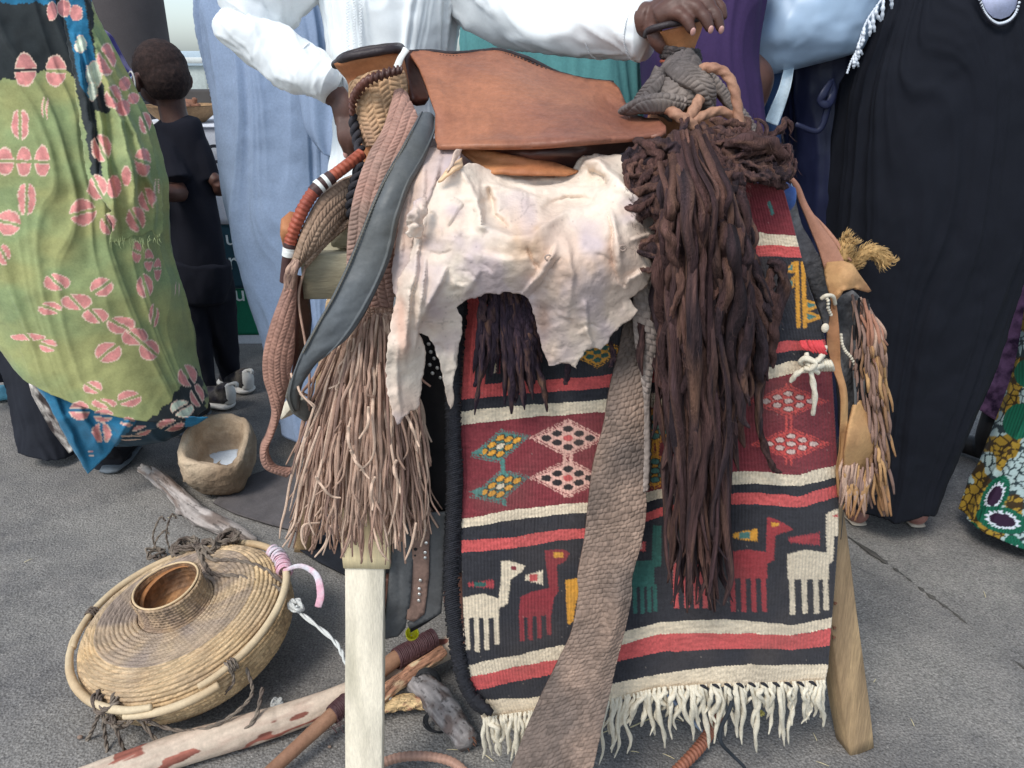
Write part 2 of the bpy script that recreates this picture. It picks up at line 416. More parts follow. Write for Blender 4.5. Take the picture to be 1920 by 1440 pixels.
# ================================================================ GROUND
def ground_mat():
    m = bpy.data.materials.new('asphalt'); m.use_nodes = True; n = m.node_tree.nodes; l = m.node_tree.links; b = n['Principled BSDF']
    b.inputs['Roughness'].default_value = .9; b.inputs['Specular IOR Level'].default_value = .2
    tc = n.new('ShaderNodeTexCoord')
    def nz(s, d=6, r=.65):
        x = n.new('ShaderNodeTexNoise'); x.inputs['Scale'].default_value = s; x.inputs['Detail'].default_value = d; x.inputs['Roughness'].default_value = r
        l.new(tc.outputs['Object'], x.inputs['Vector']); return x.outputs[0]
    def ramp(src, a, b_, c0, c1):
        r = n.new('ShaderNodeMapRange'); r.inputs[1].default_value = a; r.inputs[2].default_value = b_; r.inputs[3].default_value = c0; r.inputs[4].default_value = c1
        l.new(src, r.inputs[0]); return r.outputs[0]
    def mix(f, a, c, mode='MIX'):
        x = n.new('ShaderNodeMix'); x.data_type = 'RGBA'; x.blend_type = mode
        if isinstance(f, float): x.inputs[0].default_value = f
        else: l.new(f, x.inputs[0])
        for k, v in ((6, a), (7, c)):
            if isinstance(v, tuple): x.inputs[k].default_value = (*v, 1)
            else: l.new(v, x.inputs[k])
        return x.outputs[2]
    c = mix(ramp(nz(1.6), .40, .62, 0, 1), (.15, .142, .138), (.25, .235, .214))
    c = mix(ramp(nz(.9, 5, .7), .52, .62, 0, .55), c, (.10, .095, .095))
    c = mix(ramp(nz(9), .45, .75, 0, .8), c, (.27, .25, .23))
    c = mix(ramp(nz(38, 3), .6, .72, 0, .6), c, (.11, .104, .104))
    v = n.new('ShaderNodeTexVoronoi'); v.inputs['Scale'].default_value = 170; l.new(tc.outputs['Object'], v.inputs['Vector'])
    c = mix(.55, c, ramp(nz(210, 2), .3, .7, .1, .9), 'OVERLAY')
    v2 = n.new('ShaderNodeTexVoronoi'); v2.inputs['Scale'].default_value = 60; l.new(tc.outputs['Object'], v2.inputs['Vector'])
    c = mix(ramp(v2.outputs['Distance'], .07, .14, .7, 0), c, (.4, .38, .35))
    l.new(c, b.inputs['Base Color'])
    ad = n.new('ShaderNodeMath'); ad.operation = 'ADD'; l.new(v.outputs['Distance'], ad.inputs[0]); l.new(nz(60, 8), ad.inputs[1])
    bp = n.new('ShaderNodeBump'); bp.inputs['Strength'].default_value = .6; bp.inputs['Distance'].default_value = .004
    l.new(ad.outputs[0], bp.inputs['Height']); l.new(bp.outputs[0], b.inputs['Normal'])
    return m
MG = ground_mat()
u = np.concatenate((np.linspace(-300, -4, 12), np.linspace(-3.8, 3.8, 120), np.linspace(4, 300, 12)))
v = np.concatenate((np.linspace(-30, .2, 5), np.linspace(.3, 5, 120), np.linspace(5.5, 600, 14)))
gx, gy = np.meshgrid(u, v)
gz = np.where((np.abs(gx) < 3.8) & (gy < 5) & (gy > .2), .003*n2(gx, gy, 2.5, 2.5, 3, 3), 0)-.003
struct(mesh_ob('ground', np.stack((gx, gy, gz), -1), gridq(len(v), len(u)), MG, base=(0, 0, 0)))
# joint between two slabs on the right
jp = [gnd(x, y, .0015) for x, y in ((1560, 985), (1640, 1040), (1690, 1075), (1735, 1110), (1790, 1150), (1850, 1200), (1935, 1262))]
V, Q, T = tube(jp, [.001, .006, .003, .007, .003, .005, .003], n=6, m=90, flat=.35, up=(0, 0, 1), rf=lambda s, p: np.clip(.5+1.8*n2(s, 0*p, 22, .5, 2), .04, 2))
struct(mesh_ob('slab_joint', V, Q, M('joint_dirt', (.085, .078, .07), .95), T=T))
# loose grit and straw: nobody could count it
k = 2600; gxs = NR.uniform(-1.3, 1.3, k); gys = NR.uniform(1.05, 3.2, k); rs = NR.uniform(.0006, .0018, k)
o4 = np.array([(1, 0, -.2), (-.5, .8, -.2), (-.5, -.8, -.2), (0, 0, 1)])
V = (o4[None]*rs[:, None, None]*NR.uniform(.6, 1.4, (k, 1, 3))+np.stack((gxs, gys, 0*gxs+.001), -1)[:, None]).reshape(-1, 3)
T = (np.array([(0, 1, 3), (1, 2, 3), (2, 0, 3), (0, 2, 1)])[None]+np.arange(k)[:, None, None]*4).reshape(-1, 3)
tag(mesh_ob('grit', V, None, M('grit', (.24, .225, .2), .9, var=.5, vs=80), T=T, smooth=False), 'pale grit and tiny pebbles scattered over the asphalt', 'grit', kind='stuff')
L = []
for i in range(44):
    c = gnd(R.uniform(880, 1560), R.uniform(1250, 1440), .002) if i < 30 else gnd(R.uniform(0, 1900), R.uniform(900, 1440), .002)
    a = R.uniform(0, pi); l_ = R.uniform(.004, .014); d = np.array((cos(a), sin(a), R.uniform(-.03, .05)))*l_
    L.append(tube([c-d, c+d*.1+np.array((0, 0, .001)), c+d], [.0007, .0009, .0005], n=4, m=4))
V, Q, T = merge(L)
tag(mesh_ob('straw', V, Q, M('straw', lin(205, 190, 150), .7), T=T), 'bits of dry straw littering the asphalt under the rug', 'straw', kind='stuff')

# ================================================================ BACKGROUND
MC = M('pier_concrete', lin(82, 76, 76), .85, var=.15, vs=3, bump=.3, bs=60)
bx, by = at(222, 60, 5.0)[:2]
pier = thing('concrete_pier', 'dark brown-grey round concrete pier behind the boy', 'pier', (bx, by, 0))
hw = .27
mesh_ob('shaft', *(lambda t: (t[0], t[1]))(tube([(bx, by, 0), (bx, by, 1.5), (bx, by, 4)], hw, n=64, m=20)), MC, pier)
mesh_ob('footing', *(lambda t: (t[0], t[1]))(tube([(bx, by, 0), (bx, by, .15)], hw+.08, n=48, m=3)), MC, pier)
# pale yellow post
bx, by = at(141, 20, 4.0)[:2]
V, Q, T = tube([(bx, by, 0), (bx, by, 2.6)], .045, n=20, m=6)
o = mesh_ob('yellow_post', V, Q, M('yellow_paint', lin(225, 190, 130), .6), T=T, base=(bx, by, 0)); tag(o, 'pale yellow round post behind the shoulder of the green wrap', 'post')
# boundary wall + pale fence
MW = M('dark_wall', lin(70, 66, 64), .9, var=.2, vs=4)
wl_ = beam('low_wall', (-9, 7.0, .52), (6, 7.0, .52), .3, 1.06, MW, None); tag(wl_, 'low dark grey wall beyond the display table', 'wall')
fe = thing('boundary_fence', 'white ribbed metal fence with a pale top rail far behind the boy', 'fence', (-3, 14, 0))
MF = M('fence_white', lin(205, 208, 205), .6, var=.08); MF2 = M('fence_panel', lin(165, 172, 168), .6, var=.12)
for i in range(34): 
    x = -12+i*.5
    beam('panel', (x+.03, 14.02, .62), (x+.45, 14.02, .62), .03, 1.1, MF2, fe)
    beam('post', (x-.01, 13.99, 0), (x-.01, 13.99, 1.22), .05, .05, MF, fe, up=(0, 1, 0))
beam('top_rail', (-12.2, 13.98, 1.25), (5.2, 13.98, 1.25), .1, .09, MF, fe)
beam('bottom_rail', (-12.2, 13.97, .2), (5.2, 13.97, .2), .06, .06, MF, fe)
bl = thing('far_building', 'tiny flat-roofed grey building on the horizon above the white fence', 'building', (-30, 80, 0))
beam('wall', (-36, 80, .9), (-27, 80, .9), 5, 1.8, M('far_wall', lin(170, 185, 195), .8), bl)
beam('roof', (-33.4, 80, 1.95), (-32.2, 80, 1.95), 3, .5, M('far_wall', lin(170, 185, 195), .8), bl)

# ---------------------------------------------------------------- display table
MWh = M('table_cloth_white', lin(205, 208, 215), .8, var=.04, vs=5); MTe = M('banner_navy', lin(38, 72, 84), .6, var=.06); MGr = M('banner_green', lin(20, 112, 84), .6, var=.06)
tx0 = at(250, 400, 3.65)[0]; tx1 = at(760, 400, 3.65)[0]; zt = at(400, 236, 3.65)[2]
z1 = at(430, 420, 3.65)[2]; z2 = at(430, 540, 3.65)[2]; z3 = .05
tb = thing('display_table', 'cloth-covered display table with white top and banner front behind the boy', 'table', ((tx0+tx1)/2, 4.0, 0))
beam('tabletop', (tx0, 4.0, zt-.015), (tx1, 4.0, zt-.015), .66, .03, MWh, tb)
for x in (tx0+.06, tx1-.06):
    for y in (3.75, 4.25): beam('leg', (x, y, 0), (x, y, zt-.03), .04, .04, MF, tb, up=(0, 1, 0))
bn = thing('banner', 'white, navy and green lettered banner hanging on the table front', 'banner', ((tx0+tx1)/2, 3.65, 0))
def bsheet(nm, za, zb, mt, dy=0):
    nu, nv = 90, 16; U, Vv = np.meshgrid(np.linspace(tx0, tx1, nu), np.linspace(za, zb, nv))
    Yy = 3.64+dy+.012*n2(U, Vv, 4, .7, 4)
    G = np.stack((U, Yy, Vv), -1); V, Q = closed(G, np.tile((0, -1., 0), (nv, nu, 1)), .003)
    return mesh_ob(nm, V, Q, mt, bn)
bsheet('white_field', zt-.005, z1+.001, MWh); bsheet('navy_field', z1, z2+.001, MTe); bsheet('green_field', z2, z3, MGr); bsheet('hem', z3-.001, z3-.045, MWh)
def text(body, px, py, Y, size, mat, parent, rz=0, nm='lettering', bold=0.0):
    cu = bpy.data.curves.new('t', 'FONT'); cu.body = body; cu.size = size; cu.extrude = .001; cu.offset = bold
    o = bpy.data.objects.new('t', cu); COL.objects.link(o)
    dg = bpy.context.evaluated_depsgraph_get(); me = bpy.data.meshes.new_from_object(o.evaluated_get(dg)); bpy.data.objects.remove(o)
    me.name = nm; me.materials.clear(); me.materials.append(mat); o = bpy.data.objects.new(nm, me); COL.objects.link(o)
    p = at(px, py, Y); o.parent = parent; o.location = tuple(p-worldloc(parent)); o.rotation_euler = (pi/2, 0, rz); return o
MB = M('print_black', lin(45, 47, 55), .6); MP = M('print_white', lin(225, 232, 230), .6)
text('CIA', 386, 305, 3.615, .11, MB, bn, bold=.002)
text('ris', 428, 505, 3.615, .12, MP, bn); text('u', 423, 459, 3.615, .10, MP, bn); text('u', 440, 564, 3.615, .11, MP, bn)
# woven tray with things on the table
cx, cy, cz = at(345, 222, 3.85); cz = zt
tr = thing('woven_tray', 'shallow brown woven tray on the display table beside the boy\'s neck', 'tray', (cx, cy, cz))
MTr = M('tray_fibre', lin(150, 120, 88), .85, var=.25, vs=60, bump=.6, bs=200)
lathe('bowl', [(.0, .0), (.09, .0), (.13, .03), (.165, .075), (.17, .078), (.16, .07), (.12, .03), (.08, .012), (0, .01)], (cx, cy, cz), MTr, tr, n=60, disp=lambda t, i: .002*np.sin(t*30)+.002*np.sin(i*3))
MN = M('wood_spoon', lin(135, 95, 75), .7)
for i in range(5):
    a = i*1.3; p = np.array((cx+.05*cos(a), cy+.05*sin(a), cz+.06))
    nu_ = thing('calabash_piece', ['short reddish wooden piece lying leftmost in the woven tray', 'reddish wooden piece at the back of the woven tray', 'round reddish wooden piece in the middle of the woven tray', 'reddish wooden piece at the right end of the woven tray', 'reddish wooden piece nearest the front of the woven tray'][i], 'wooden piece', p, 'wooden pieces in the woven tray')
    V, Q, T = tube([p+(-.05, 0, 0), p+(-.02, .01, .012), p+(.03, 0, .01)], [.012, .03, .012], n=10); mesh_ob('body', V, Q, MN, nu_, T=T)
V, Q, T = tube([np.array(at(364, 208, 3.85)), np.array(at(365, 184, 3.85))], .012, n=10); tag(mesh_ob('wooden_stopper', V, Q, MN, T=T), 'small upright wooden peg standing in the woven tray', 'peg')

# ================================================================ PEOPLE
MSk = M('dark_skin', lin(84, 58, 50), .5, var=.12, vs=30, bump=.15, bs=350, spec=.4, tint=lin(98, 66, 56))
MHair = M('cropped_hair', lin(48, 36, 34), .85, var=.35, vs=180, bump=.9, bs=420, bd=.003, tint=lin(62, 46, 42))
def body(x, y, h, a=0., head=None, arms=True, nar=.62, legs=True, voxel=.009, parent=None, mat=MSk, extra=(), z0=0):
    def P(s, f, z, aa=None):
        aa = a if aa is None else aa
        if z < .8: s, f = s*nar, f*nar      # arms and legs held close under the loose clothes
        return np.array((x+(s*cos(aa)-f*sin(aa))*h, y+(s*sin(aa)+f*cos(aa))*h, z*h+z0))
    fw = np.array((-sin(a), cos(a), 0)); L = []
    for g in ((-1, 1) if legs else ()):
        L.append(tube([P(.05*g, 0, .5), P(.054*g, .004, .4), P(.052*g, .006, .28), P(.05*g, -.012, .17), P(.05*g, -.006, .045)], np.array([.056, .05, .036, .034, .021])*h, n=14))
        L.append(tube([P(.05*g, -.03, .022), P(.052*g, .02, .026), P(.056*g, .07, .014), P(.058*g, .095, .012)], np.array([.018, .023, .022, .012])*h, n=12, flat=.8))
    L.append(tube([P(0, 0, .46), P(0, -.005, .52), P(0, 0, .62), P(0, .002, .72), P(0, 0, .79), P(0, 0, .832)], np.array([.06, .07, .062, .074, .09, .045])*h, n=20, flat=.62, up=fw))
    ha = a if head is None else head
    L.append(tube([P(0, 0, .8), P(0, .004, .86), P(0, .01, .9)], np.array([.036, .031, .03])*h, n=14))
    L.append(ell(P(0, .012, .945, ha), .044*h, .053*h, .055*h)); L.append(ell(P(0, .03, .905, ha), .034*h, .036*h, .04*h))
    L.append(tube([P(0, .062, .935, ha), P(0, .073, .918, ha), P(0, .062, .912, ha)], np.array([.005, .010, .008])*h, n=8))
    L.append(tube([P(-.012, .066, .893, ha), P(0, .07, .895, ha), P(.012, .066, .893, ha)], np.array([.003, .006, .003])*h, n=8))
    for g in (-1, 1): L.append(ell(P(.044*g, .004, .925, ha), .006*h, .012*h, .018*h))
    if arms:
        for g in (-1, 1):
            L.append(tube([P(.06*g, 0, .81), P(.085*g, 0, .785), P(.11*g, -.008, .7), P(.135*g, -.01, .62), P(.135*g, .03, .54), P(.13*g, .05, .475)], np.array([.03, .034, .028, .024, .022, .016])*h, n=12))
            L.append(tube([P(.13*g, .05, .48), P(.128*g, .056, .45), P(.125*g, .058, .43)], np.array([.014, .024, .018])*h, n=10, flat=.5, up=(cos(a), sin(a), 0)))
            for k, ln in ((-1.5, .036), (-.5, .044), (.5, .046), (1.5, .04)):
                L.append(tube([P(.126*g, .056+k*.0105, .432), P(.122*g, .06+k*.011, .432-ln*.6), P(.114*g, .06+k*.011, .432-ln)], np.array([.0055, .005, .004])*h, n=7))
            L.append(tube([P(.128*g, .075, .46), P(.12*g, .085, .435), P(.115*g, .086, .42)], np.array([.007, .006, .005])*h, n=7))
    L += list(extra)
    return remeshed('body', L, mat, parent, voxel=voxel, smooth=3)
def cloth_mat(name, c, **k):
    d = dict(rough=.85, var=.09, vs=8, bump=.35, bs=900, bd=.0008, sheen=0); d.update(k); return M(name, c, **d)
# ---- man in blue-grey robe
p = gnd(610, 830); man = thing('person', 'person in a long pale blue robe, seen from behind between boy and white sleeve', 'person', p)
body(p[0], 2.6, 1.72, 0, parent=man, voxel=.012)
robe('blue_robe', [((500, -190), (600, -190), 2.6, .08), ((405, -70), (670, -70), 2.6, .13), ((376, 0), (690, 0), 2.6, .17), ((394, 100), (690, 110), 2.6, .19), ((414, 190), (690, 200), 2.6, .2), ((425, 300), (690, 300), 2.6, .2), ((434, 400), (690, 400), 2.6, .21),
     ((458, 500), (700, 500), 2.6, .21), ((490, 600), (710, 600), 2.6, .22), ((516, 700), (730, 700), 2.6, .22), ((534, 780), (740, 780), 2.6, .22)], cloth_mat('blue_cotton', lin(140, 156, 182), var=.06), man, n=520, m=200,
     amp=.075, folds=folds_fn([7, 11, 17, 24], 5, 1.3, .15, .7), wrinkle=.003, seed=3, fade=((0, .2), (.2, .6), (.5, 1), (1, 1.2)))
band('sleeve_drape', [(548, 120, 2.36), (560, 180, 2.33), (572, 240, 2.31), (600, 285, 2.3)], [(650, 100, 2.3), (660, 170, 2.28), (665, 240, 2.28), (650, 292, 2.3)], cloth_mat('blue_cotton', 0), man, nu=40, nv=50, bulge=.05, th=.004, disp=lambda x, y, W_, u: .01*np.sin(u*13+y*20)*np.sin(u*pi))
# ---- teal person
p = gnd(1050, 900); man = thing('person', 'person in a sea-green robe behind the leather saddle seat', 'person', (p[0], 2.15, 0))
body(at(1040, 200, 2.15)[0], 2.15, 1.68, pi, parent=man, voxel=.012, arms=False)
robe('green_robe', [((980, -150), (1080, -150), 2.15, .08), ((900, -60), (1180, -60), 2.15, .14), ((868, 0), (1205, 0), 2.15, .16), ((866, 150), (1212, 150), 2.15, .18), ((870, 300), (1215, 300), 2.15, .18), ((880, 600), (1200, 600), 2.15, .2), ((890, 880), (1160, 880), 2.15, .2)],
     cloth_mat('teal_cotton', lin(92, 148, 148)), man, n=220, m=120, amp=.03, folds=folds_fn([12, 22, 30], 8, 2.2, .15, .3), seed=5)
# ---- purple person
p = at(1320, 300, 1.95); man = thing('person', 'person in a deep purple ribbed top behind the hand on the saddle', 'person', (p[0], 1.95, 0))
body(p[0], 1.95, 1.6, pi, parent=man, voxel=.012, arms=False)
robe('purple_top', [((1270, -170), (1370, -170), 1.95, .07), ((1225, -60), (1440, -60), 1.95, .12), ((1212, 0), (1428, 0), 1.95, .14), ((1205, 100), (1412, 100), 1.95, .15), ((1210, 200), (1422, 200), 1.95, .15), ((1215, 400), (1440, 400), 1.95, .16), ((1240, 700), (1420, 700), 1.95, .16), ((1250, 960), (1400, 960), 1.95, .16)],
     cloth_mat('purple_knit', lin(62, 44, 84), bs=500, bump=.6), man, n=200, m=160, amp=.035, folds=folds_fn([8, 13, 20], 12, 1.5, .3, .4), seed=7)
# ---- person in navy dress holding a pale satin bundle
p = at(1490, 300, 2.2); man = thing('person', 'person in a navy satin dress with pale silvery satin sleeve right of the purple top', 'person', (p[0], 2.2, 0))
body(at(1550, 100, 2.2)[0], 2.2, 1.6, pi, parent=man, voxel=.012, arms=False)
robe('navy_dress', [((1500, -150), (1580, -150), 2.2, .07), ((1440, -60), (1650, -60), 2.2, .12), ((1425, 0), (1660, 0), 2.2, .14), ((1440, 120), (1640, 120), 2.2, .14), ((1455, 240), (1640, 240), 2.2, .15), ((1462, 400), (1650, 400), 2.2, .17), ((1475, 600), (1650, 600), 2.2, .18), ((1480, 860), (1650, 860), 2.2, .18)],
     cloth_mat('navy_satin', lin(31, 35, 60), rough=.45, bump=.1), man, n=220, m=140, amp=.05, folds=folds_fn([7, 12, 19], 22, 1.5, .6, .8), seed=9, wrinkle=.004)
robe('satin_sleeve', [((1440, -80), (1690, -80), 2.05, .10), ((1430, 0), (1650, 0), 2.03, .1), ((1405, 65), (1622, 65), 2.02, .09), ((1398, 98), (1610, 92), 2.02, .07), ((1410, 128), (1590, 102), 2.02, .045), ((1432, 142), (1560, 112), 2.03, .012)],
     cloth_mat('pale_satin', lin(158, 180, 204), rough=.35, bump=.02, spec=.5, var=.03, grain=.02), man, n=160, m=90, amp=.03, folds=folds_fn([4, 7], 3, 1.2, 1.2, 1.2), seed=4, wrinkle=.005)
robe('denim_panel', [((1412, 100), (1475, 100), 2.12, .04), ((1418, 150), (1470, 150), 2.12, .045), ((1424, 220), (1462, 220), 2.12, .05), ((1430, 300), (1460, 300), 2.12, .05), ((1440, 480), (1470, 480), 2.12, .05)],
     cloth_mat('denim', lin(66, 96, 138), tint=lin(50, 70, 108), bump=.5), man, n=50, m=60, amp=.04, folds=folds_fn([5, 9], 3))
band('white_ribbon', [(1470, 128, 2.0), (1460, 165, 1.99), (1446, 200, 1.98), (1434, 227, 1.985)], [(1490, 122, 2.0), (1482, 165, 1.98), (1470, 205, 1.99), (1458, 236, 1.985)], cloth_mat('white_ribbon', lin(196, 212, 222), rough=.4), man, nu=10, nv=30, th=.002, bulge=-.006)
tube_ob('bow_loop', A([(1560, 150, 2.0), (1545, 175, 1.99), (1538, 190, 1.99), (1552, 196, 1.99), (1562, 175, 2.0), (1560, 148, 2.0)]), [.006, .010, .008, .010, .009, .005], cloth_mat('navy_satin', 0), man, n=10, flat=.35, up=(0, 1, 0))
tube_ob('bow_tail', A([(1560, 150, 2.0), (1552, 200, 2.0), (1535, 245, 2.0), (1492, 233, 2.0)]), [.006, .009, .007, .006], cloth_mat('navy_satin', 0), man, n=8, flat=.4, up=(0, 1, 0))
# ---- woman in navy-black abaya
p = gnd(1680, 985); man = thing('person', 'woman in a long navy-black abaya, on the right with bare-heeled sandals', 'person', p)
MSkL = M('foot_skin', lin(150, 105, 95), .55, var=.1, spec=.35)
xb = p[0]
body(at(1750, 100, 2.02)[0]-.02, 2.05, 1.62, 0, parent=man, voxel=.010, legs=False, arms=False)
MAb = cloth_mat('abaya_crepe', lin(15, 18, 28), var=.06, bs=700, bump=.5, rough=.9)
rw = [((1730, -150), (1850, -150), 2.03, .09), ((1665, -70), (1945, -70), 2.03, .13), ((1640, 0), (1965, 0), 2.03, .16), ((1604, 100), (1960, 100), 2.03, .18), ((1580, 200), (1955, 200), 2.03, .19), ((1560, 400), (1925, 400), 2.03, .2), ((1556, 520), (1890, 520), 2.03, .19),
      ((1562, 650), (1848, 650), 2.03, .18), ((1568, 760), (1805, 760), 2.03, .17), ((1576, 840), (1775, 840), 2.03, .15), ((1584, 934), (1744, 930), 2.03, .13)]
robe('abaya', rw, MAb, man, n=480, m=200, amp=.06, folds=folds_fn([7, 11, 18, 25], 31, 1.7, .35, .6), wrinkle=.004, seed=2, hem=.012)
for px, py, nm in ((1608, 975, 0), (1718, 978, 1)):
    c = gnd(px, py+8)
    ft = remeshed('heel', [ell(c+(0, .02, .036), .034, .045, .036), tube([c+(0, .02, .03), c+(.005, .1, .035), c+(.01, .19, .02)], [.03, .036, .025], n=12, flat=.7), tube([c+(0, .03, .04), c+(0, .03, .16)], [.027, .032], n=12)], MSkL, man, voxel=.005)
    V, Q, T = tube([c+(0, -.012, .006), c+(.003, .08, .006), c+(.01, .22, .006)], [.022, .034, .026], n=20, flat=.2, up=(0, 0, 1)); mesh_ob('sandal_sole', V, Q, M('sole_white', lin(188, 176, 160), .6), man, T=T)
# neckline insert and beaded trim, tassels along the wrap edge
MWt = M('bead_trim', lin(205, 210, 218), .35, spec=.6); MLv = cloth_mat('lavender_lining', lin(200, 204, 232))
yk = 1.855
ins = [(1832, -30), (1842, 5), (1850, 22), (1862, 33), (1876, 36), (1892, 30), (1904, 15), (1912, -30)]
V = np.array([at(x, y, yk) for x, y in ins]); i = np.arange(6)
mesh_ob('neck_insert', V, None, MLv, man, T=[(0, k+1, k+2) for k in range(6)], thick=.004)
for off, kk in ((0, 0), (6, 1)):
    cc = cr([at(x, y+off*.6, yk-.006) for x, y in [(1829, -30), (1840, 8), (1848, 26), (1862, 40), (1876, 44), (1895, 36), (1908, 16), (1918, -30)]], 40)
    V, Q, T = merge([ell(c_, .0035, .003, .0035, 6, 5) for c_ in cc]); mesh_ob('bead_trim', V, Q, MWt if kk == 0 else M('bead_dark', (.02, .02, .03), .3), man, T=T)
eg = cr([at(x, y, 1.9) for x, y in [(1668, -20), (1645, 10), (1625, 40), (1614, 70), (1606, 95), (1596, 115), (1588, 138)]], 14)
for i, q in enumerate(eg[:11]):
    L_ = .05*(1-.05*i)*R.uniform(.7, 1.1)
    tube_ob('silver_tassel', [q, q+(R.uniform(-.004, .008), -.004, -L_*.5), q+(R.uniform(-.004, .012), 0, -L_)], [.002, .0042, .003], MWt, man, n=7, m=14, rf=lambda s, ph: 1+.25*np.sin(s*60))
tube_ob('wrap_edge', eg, .0025, MWt, man, n=6, m=60, rf=lambda s, ph: 1+.4*np.sin(s*160))
# ---- figure in purple lace trousers, right edge
p = gnd(1850, 870); man = thing('person', 'person in mauve lace trousers and black shoe at the right edge', 'person', (p[0]+.1, p[1], 0))
hx = at(1990, 300, 2.5)[0]
body(hx, 2.55, 1.6, 0, parent=man, voxel=.012, legs=False)
robe('mauve_top', [((1960, -150), (2040, -150), 2.5, .08), ((1910, -40), (2120, -40), 2.5, .14), ((1925, 200), (2120, 200), 2.5, .15), ((1905, 480), (2110, 480), 2.5, .16)], cloth_mat('mauve_lace', lin(142, 100, 134), tint=lin(60, 38, 62), vs=60), man, n=80, m=40, amp=.03, folds=folds_fn([6, 10], 4))
robe('lace_trouser', [((1900, 420), (2080, 430), 2.5, .09), ((1893, 560), (2040, 600), 2.47, .09), ((1880, 640), (1975, 680), 2.45, .085), ((1858, 700), (1940, 740), 2.43, .08), ((1832, 765), (1912, 808), 2.4, .07)], cloth_mat('mauve_lace', 0), man, n=90, m=70, amp=.06, folds=folds_fn([5, 9], 9), wrinkle=.006)
c = gnd(1838, 868)
remeshed('shoe', [tube([at(1866, 775, 2.4), at(1852, 820, 2.38), c+(.02, -.0, .04)], [.04, .038, .04], n=12), tube([c+(.03, .0, .04), c+(-.02, .05, .045), c+(-.08, .12, .03)], [.042, .042, .03], n=12, flat=.8)], M('black_shoe', (.02, .018, .018), .5), man, voxel=.006)
# ---- person with ankara skirt, right edge
def ank(X, Y, G):
    sh = X.shape; x = X.ravel(); y = Y.ravel(); rng = np.random.RandomState(5)
    # print laid out on the cloth: crackle cells, leaves, eyes
    sx = rng.uniform(1780, 2300, 2200); sy = rng.uniform(440, 1200, 2200)
    out = np.empty((len(x), 3)); 
    for a in range(0, len(x), 4000):
        d = np.hypot(x[a:a+4000, None]-sx, (y[a:a+4000, None]-sy)); pp = np.argpartition(d, 1, 1)[:, :2]; dd = np.take_along_axis(d, pp, 1)
        o = np.argsort(dd, 1); dd = np.take_along_axis(dd, o, 1); pp = np.take_along_axis(pp, o, 1)
        g = n2(x[a:a+4000], y[a:a+4000], .02, .02, 3, 2) > .12
        c = np.where(g[:, None], np.array(lin(158, 128, 48)), np.array(lin(168, 188, 188)))
        ed = (dd[:, 1]-dd[:, 0]) < 2.2; c[ed] = np.where(g[ed][:, None], np.array(lin(60, 45, 25)), np.array(lin(40, 55, 60))); out[a:a+4000] = c
    for cx, cy, a, b, r in ((1912, 790, 30, 34, 20), (1866, 930, 42, 22, -60), (1880, 975, 50, 24, 14), (1822, 1010, 18, 32, 0), (1905, 1060, 26, 58, -10), (1990, 900, 60, 30, 20), (2020, 1030, 40, 60, 0), (1925, 700, 22, 26, 0)):
        t = radians(r); u_ = (x-cx)*cos(t)+(y-cy)*sin(t); v_ = -(x-cx)*sin(t)+(y-cy)*cos(t); e = (u_/a)**2+(v_/b)**2
        k = e < 1; out[k] = np.array(lin(18, 92, 70))*(1+.35*np.sin(u_[k]*1.1))[:, None]
        if cy > 880:
            z = e < .42+.1*np.sin(np.arctan2(v_, u_)*22); out[z] = lin(215, 222, 232); z = e < .25; out[z] = lin(48, 28, 52)
    return out.reshape(*sh, 3)
p = gnd(1960, 1060); man = thing('person', 'person in a green and gold leaf-print wax skirt at the lower right edge', 'person', p)
body(at(2080, 300, 1.98)[0], 2.0, 1.62, pi/2, parent=man, voxel=.012, legs=False, arms=False)
robe('wax_print_skirt', [((2005, 100), (2150, 100), 1.95, .10), ((1985, 400), (2190, 400), 1.95, .13), ((1952, 560), (2200, 560), 1.95, .15), ((1930, 680), (2215, 680), 1.95, .16), ((1902, 770), (2225, 775), 1.95, .17), ((1852, 880), (2240, 910), 1.95, .17), ((1816, 975), (2260, 1060), 1.95, .17)],
     M('wax_print', attr=True, rough=.7, var=.05, bump=.2, bs=700, bd=.0008), man, n=420, m=260, amp=.05, folds=folds_fn([7, 12], 6, 1.4, .3), col=ank)
robe('dark_top', [((2010, -170), (2080, -170), 1.97, .08), ((1955, -60), (2150, -60), 1.97, .14), ((1960, 120), (2160, 120), 1.95, .15)], MAb, man, n=60, m=30, amp=.03, folds=folds_fn([6, 10], 4))
# ---- person in black at the far left with blue slipper
p = gnd(60, 800); man = thing('person', 'person in black trousers and a blue slipper at the left edge behind the green wrap', 'person', (p[0]-.05, 2.55, 0))
MBk = cloth_mat('black_cotton', lin(30, 32, 40), var=.1)
body(at(-60, 200, 2.7)[0], 2.75, 1.68, 0, parent=man, voxel=.012, legs=False)
robe('black_top', [((-130, -170), (0, -170), 2.7, .08), ((-190, -60), (60, -60), 2.7, .14), ((-190, 300), (70, 300), 2.7, .16), ((-160, 620), (80, 620), 2.7, .16)], MBk, man, n=80, m=50, amp=.03, folds=folds_fn([6, 10], 14))
robe('trouser_leg', [((-30, 560), (110, 560), 2.62, .1), ((-10, 640), (118, 640), 2.6, .1), ((20, 700), (132, 700), 2.55, .1), ((38, 780), (140, 790), 2.5, .1), ((45, 826), (150, 845), 2.47, .1)], MBk, man, n=110, m=70, amp=.07, folds=folds_fn([5, 8, 13], 2), wrinkle=.004)
robe('trouser_leg', [((-90, 560), (40, 560), 2.85, .1), ((-85, 640), (40, 640), 2.85, .1), ((-70, 700), (40, 705), 2.85, .09)], MBk, man, n=80, m=40, amp=.07, folds=folds_fn([5, 8, 13], 7))
c = gnd(10, 752)
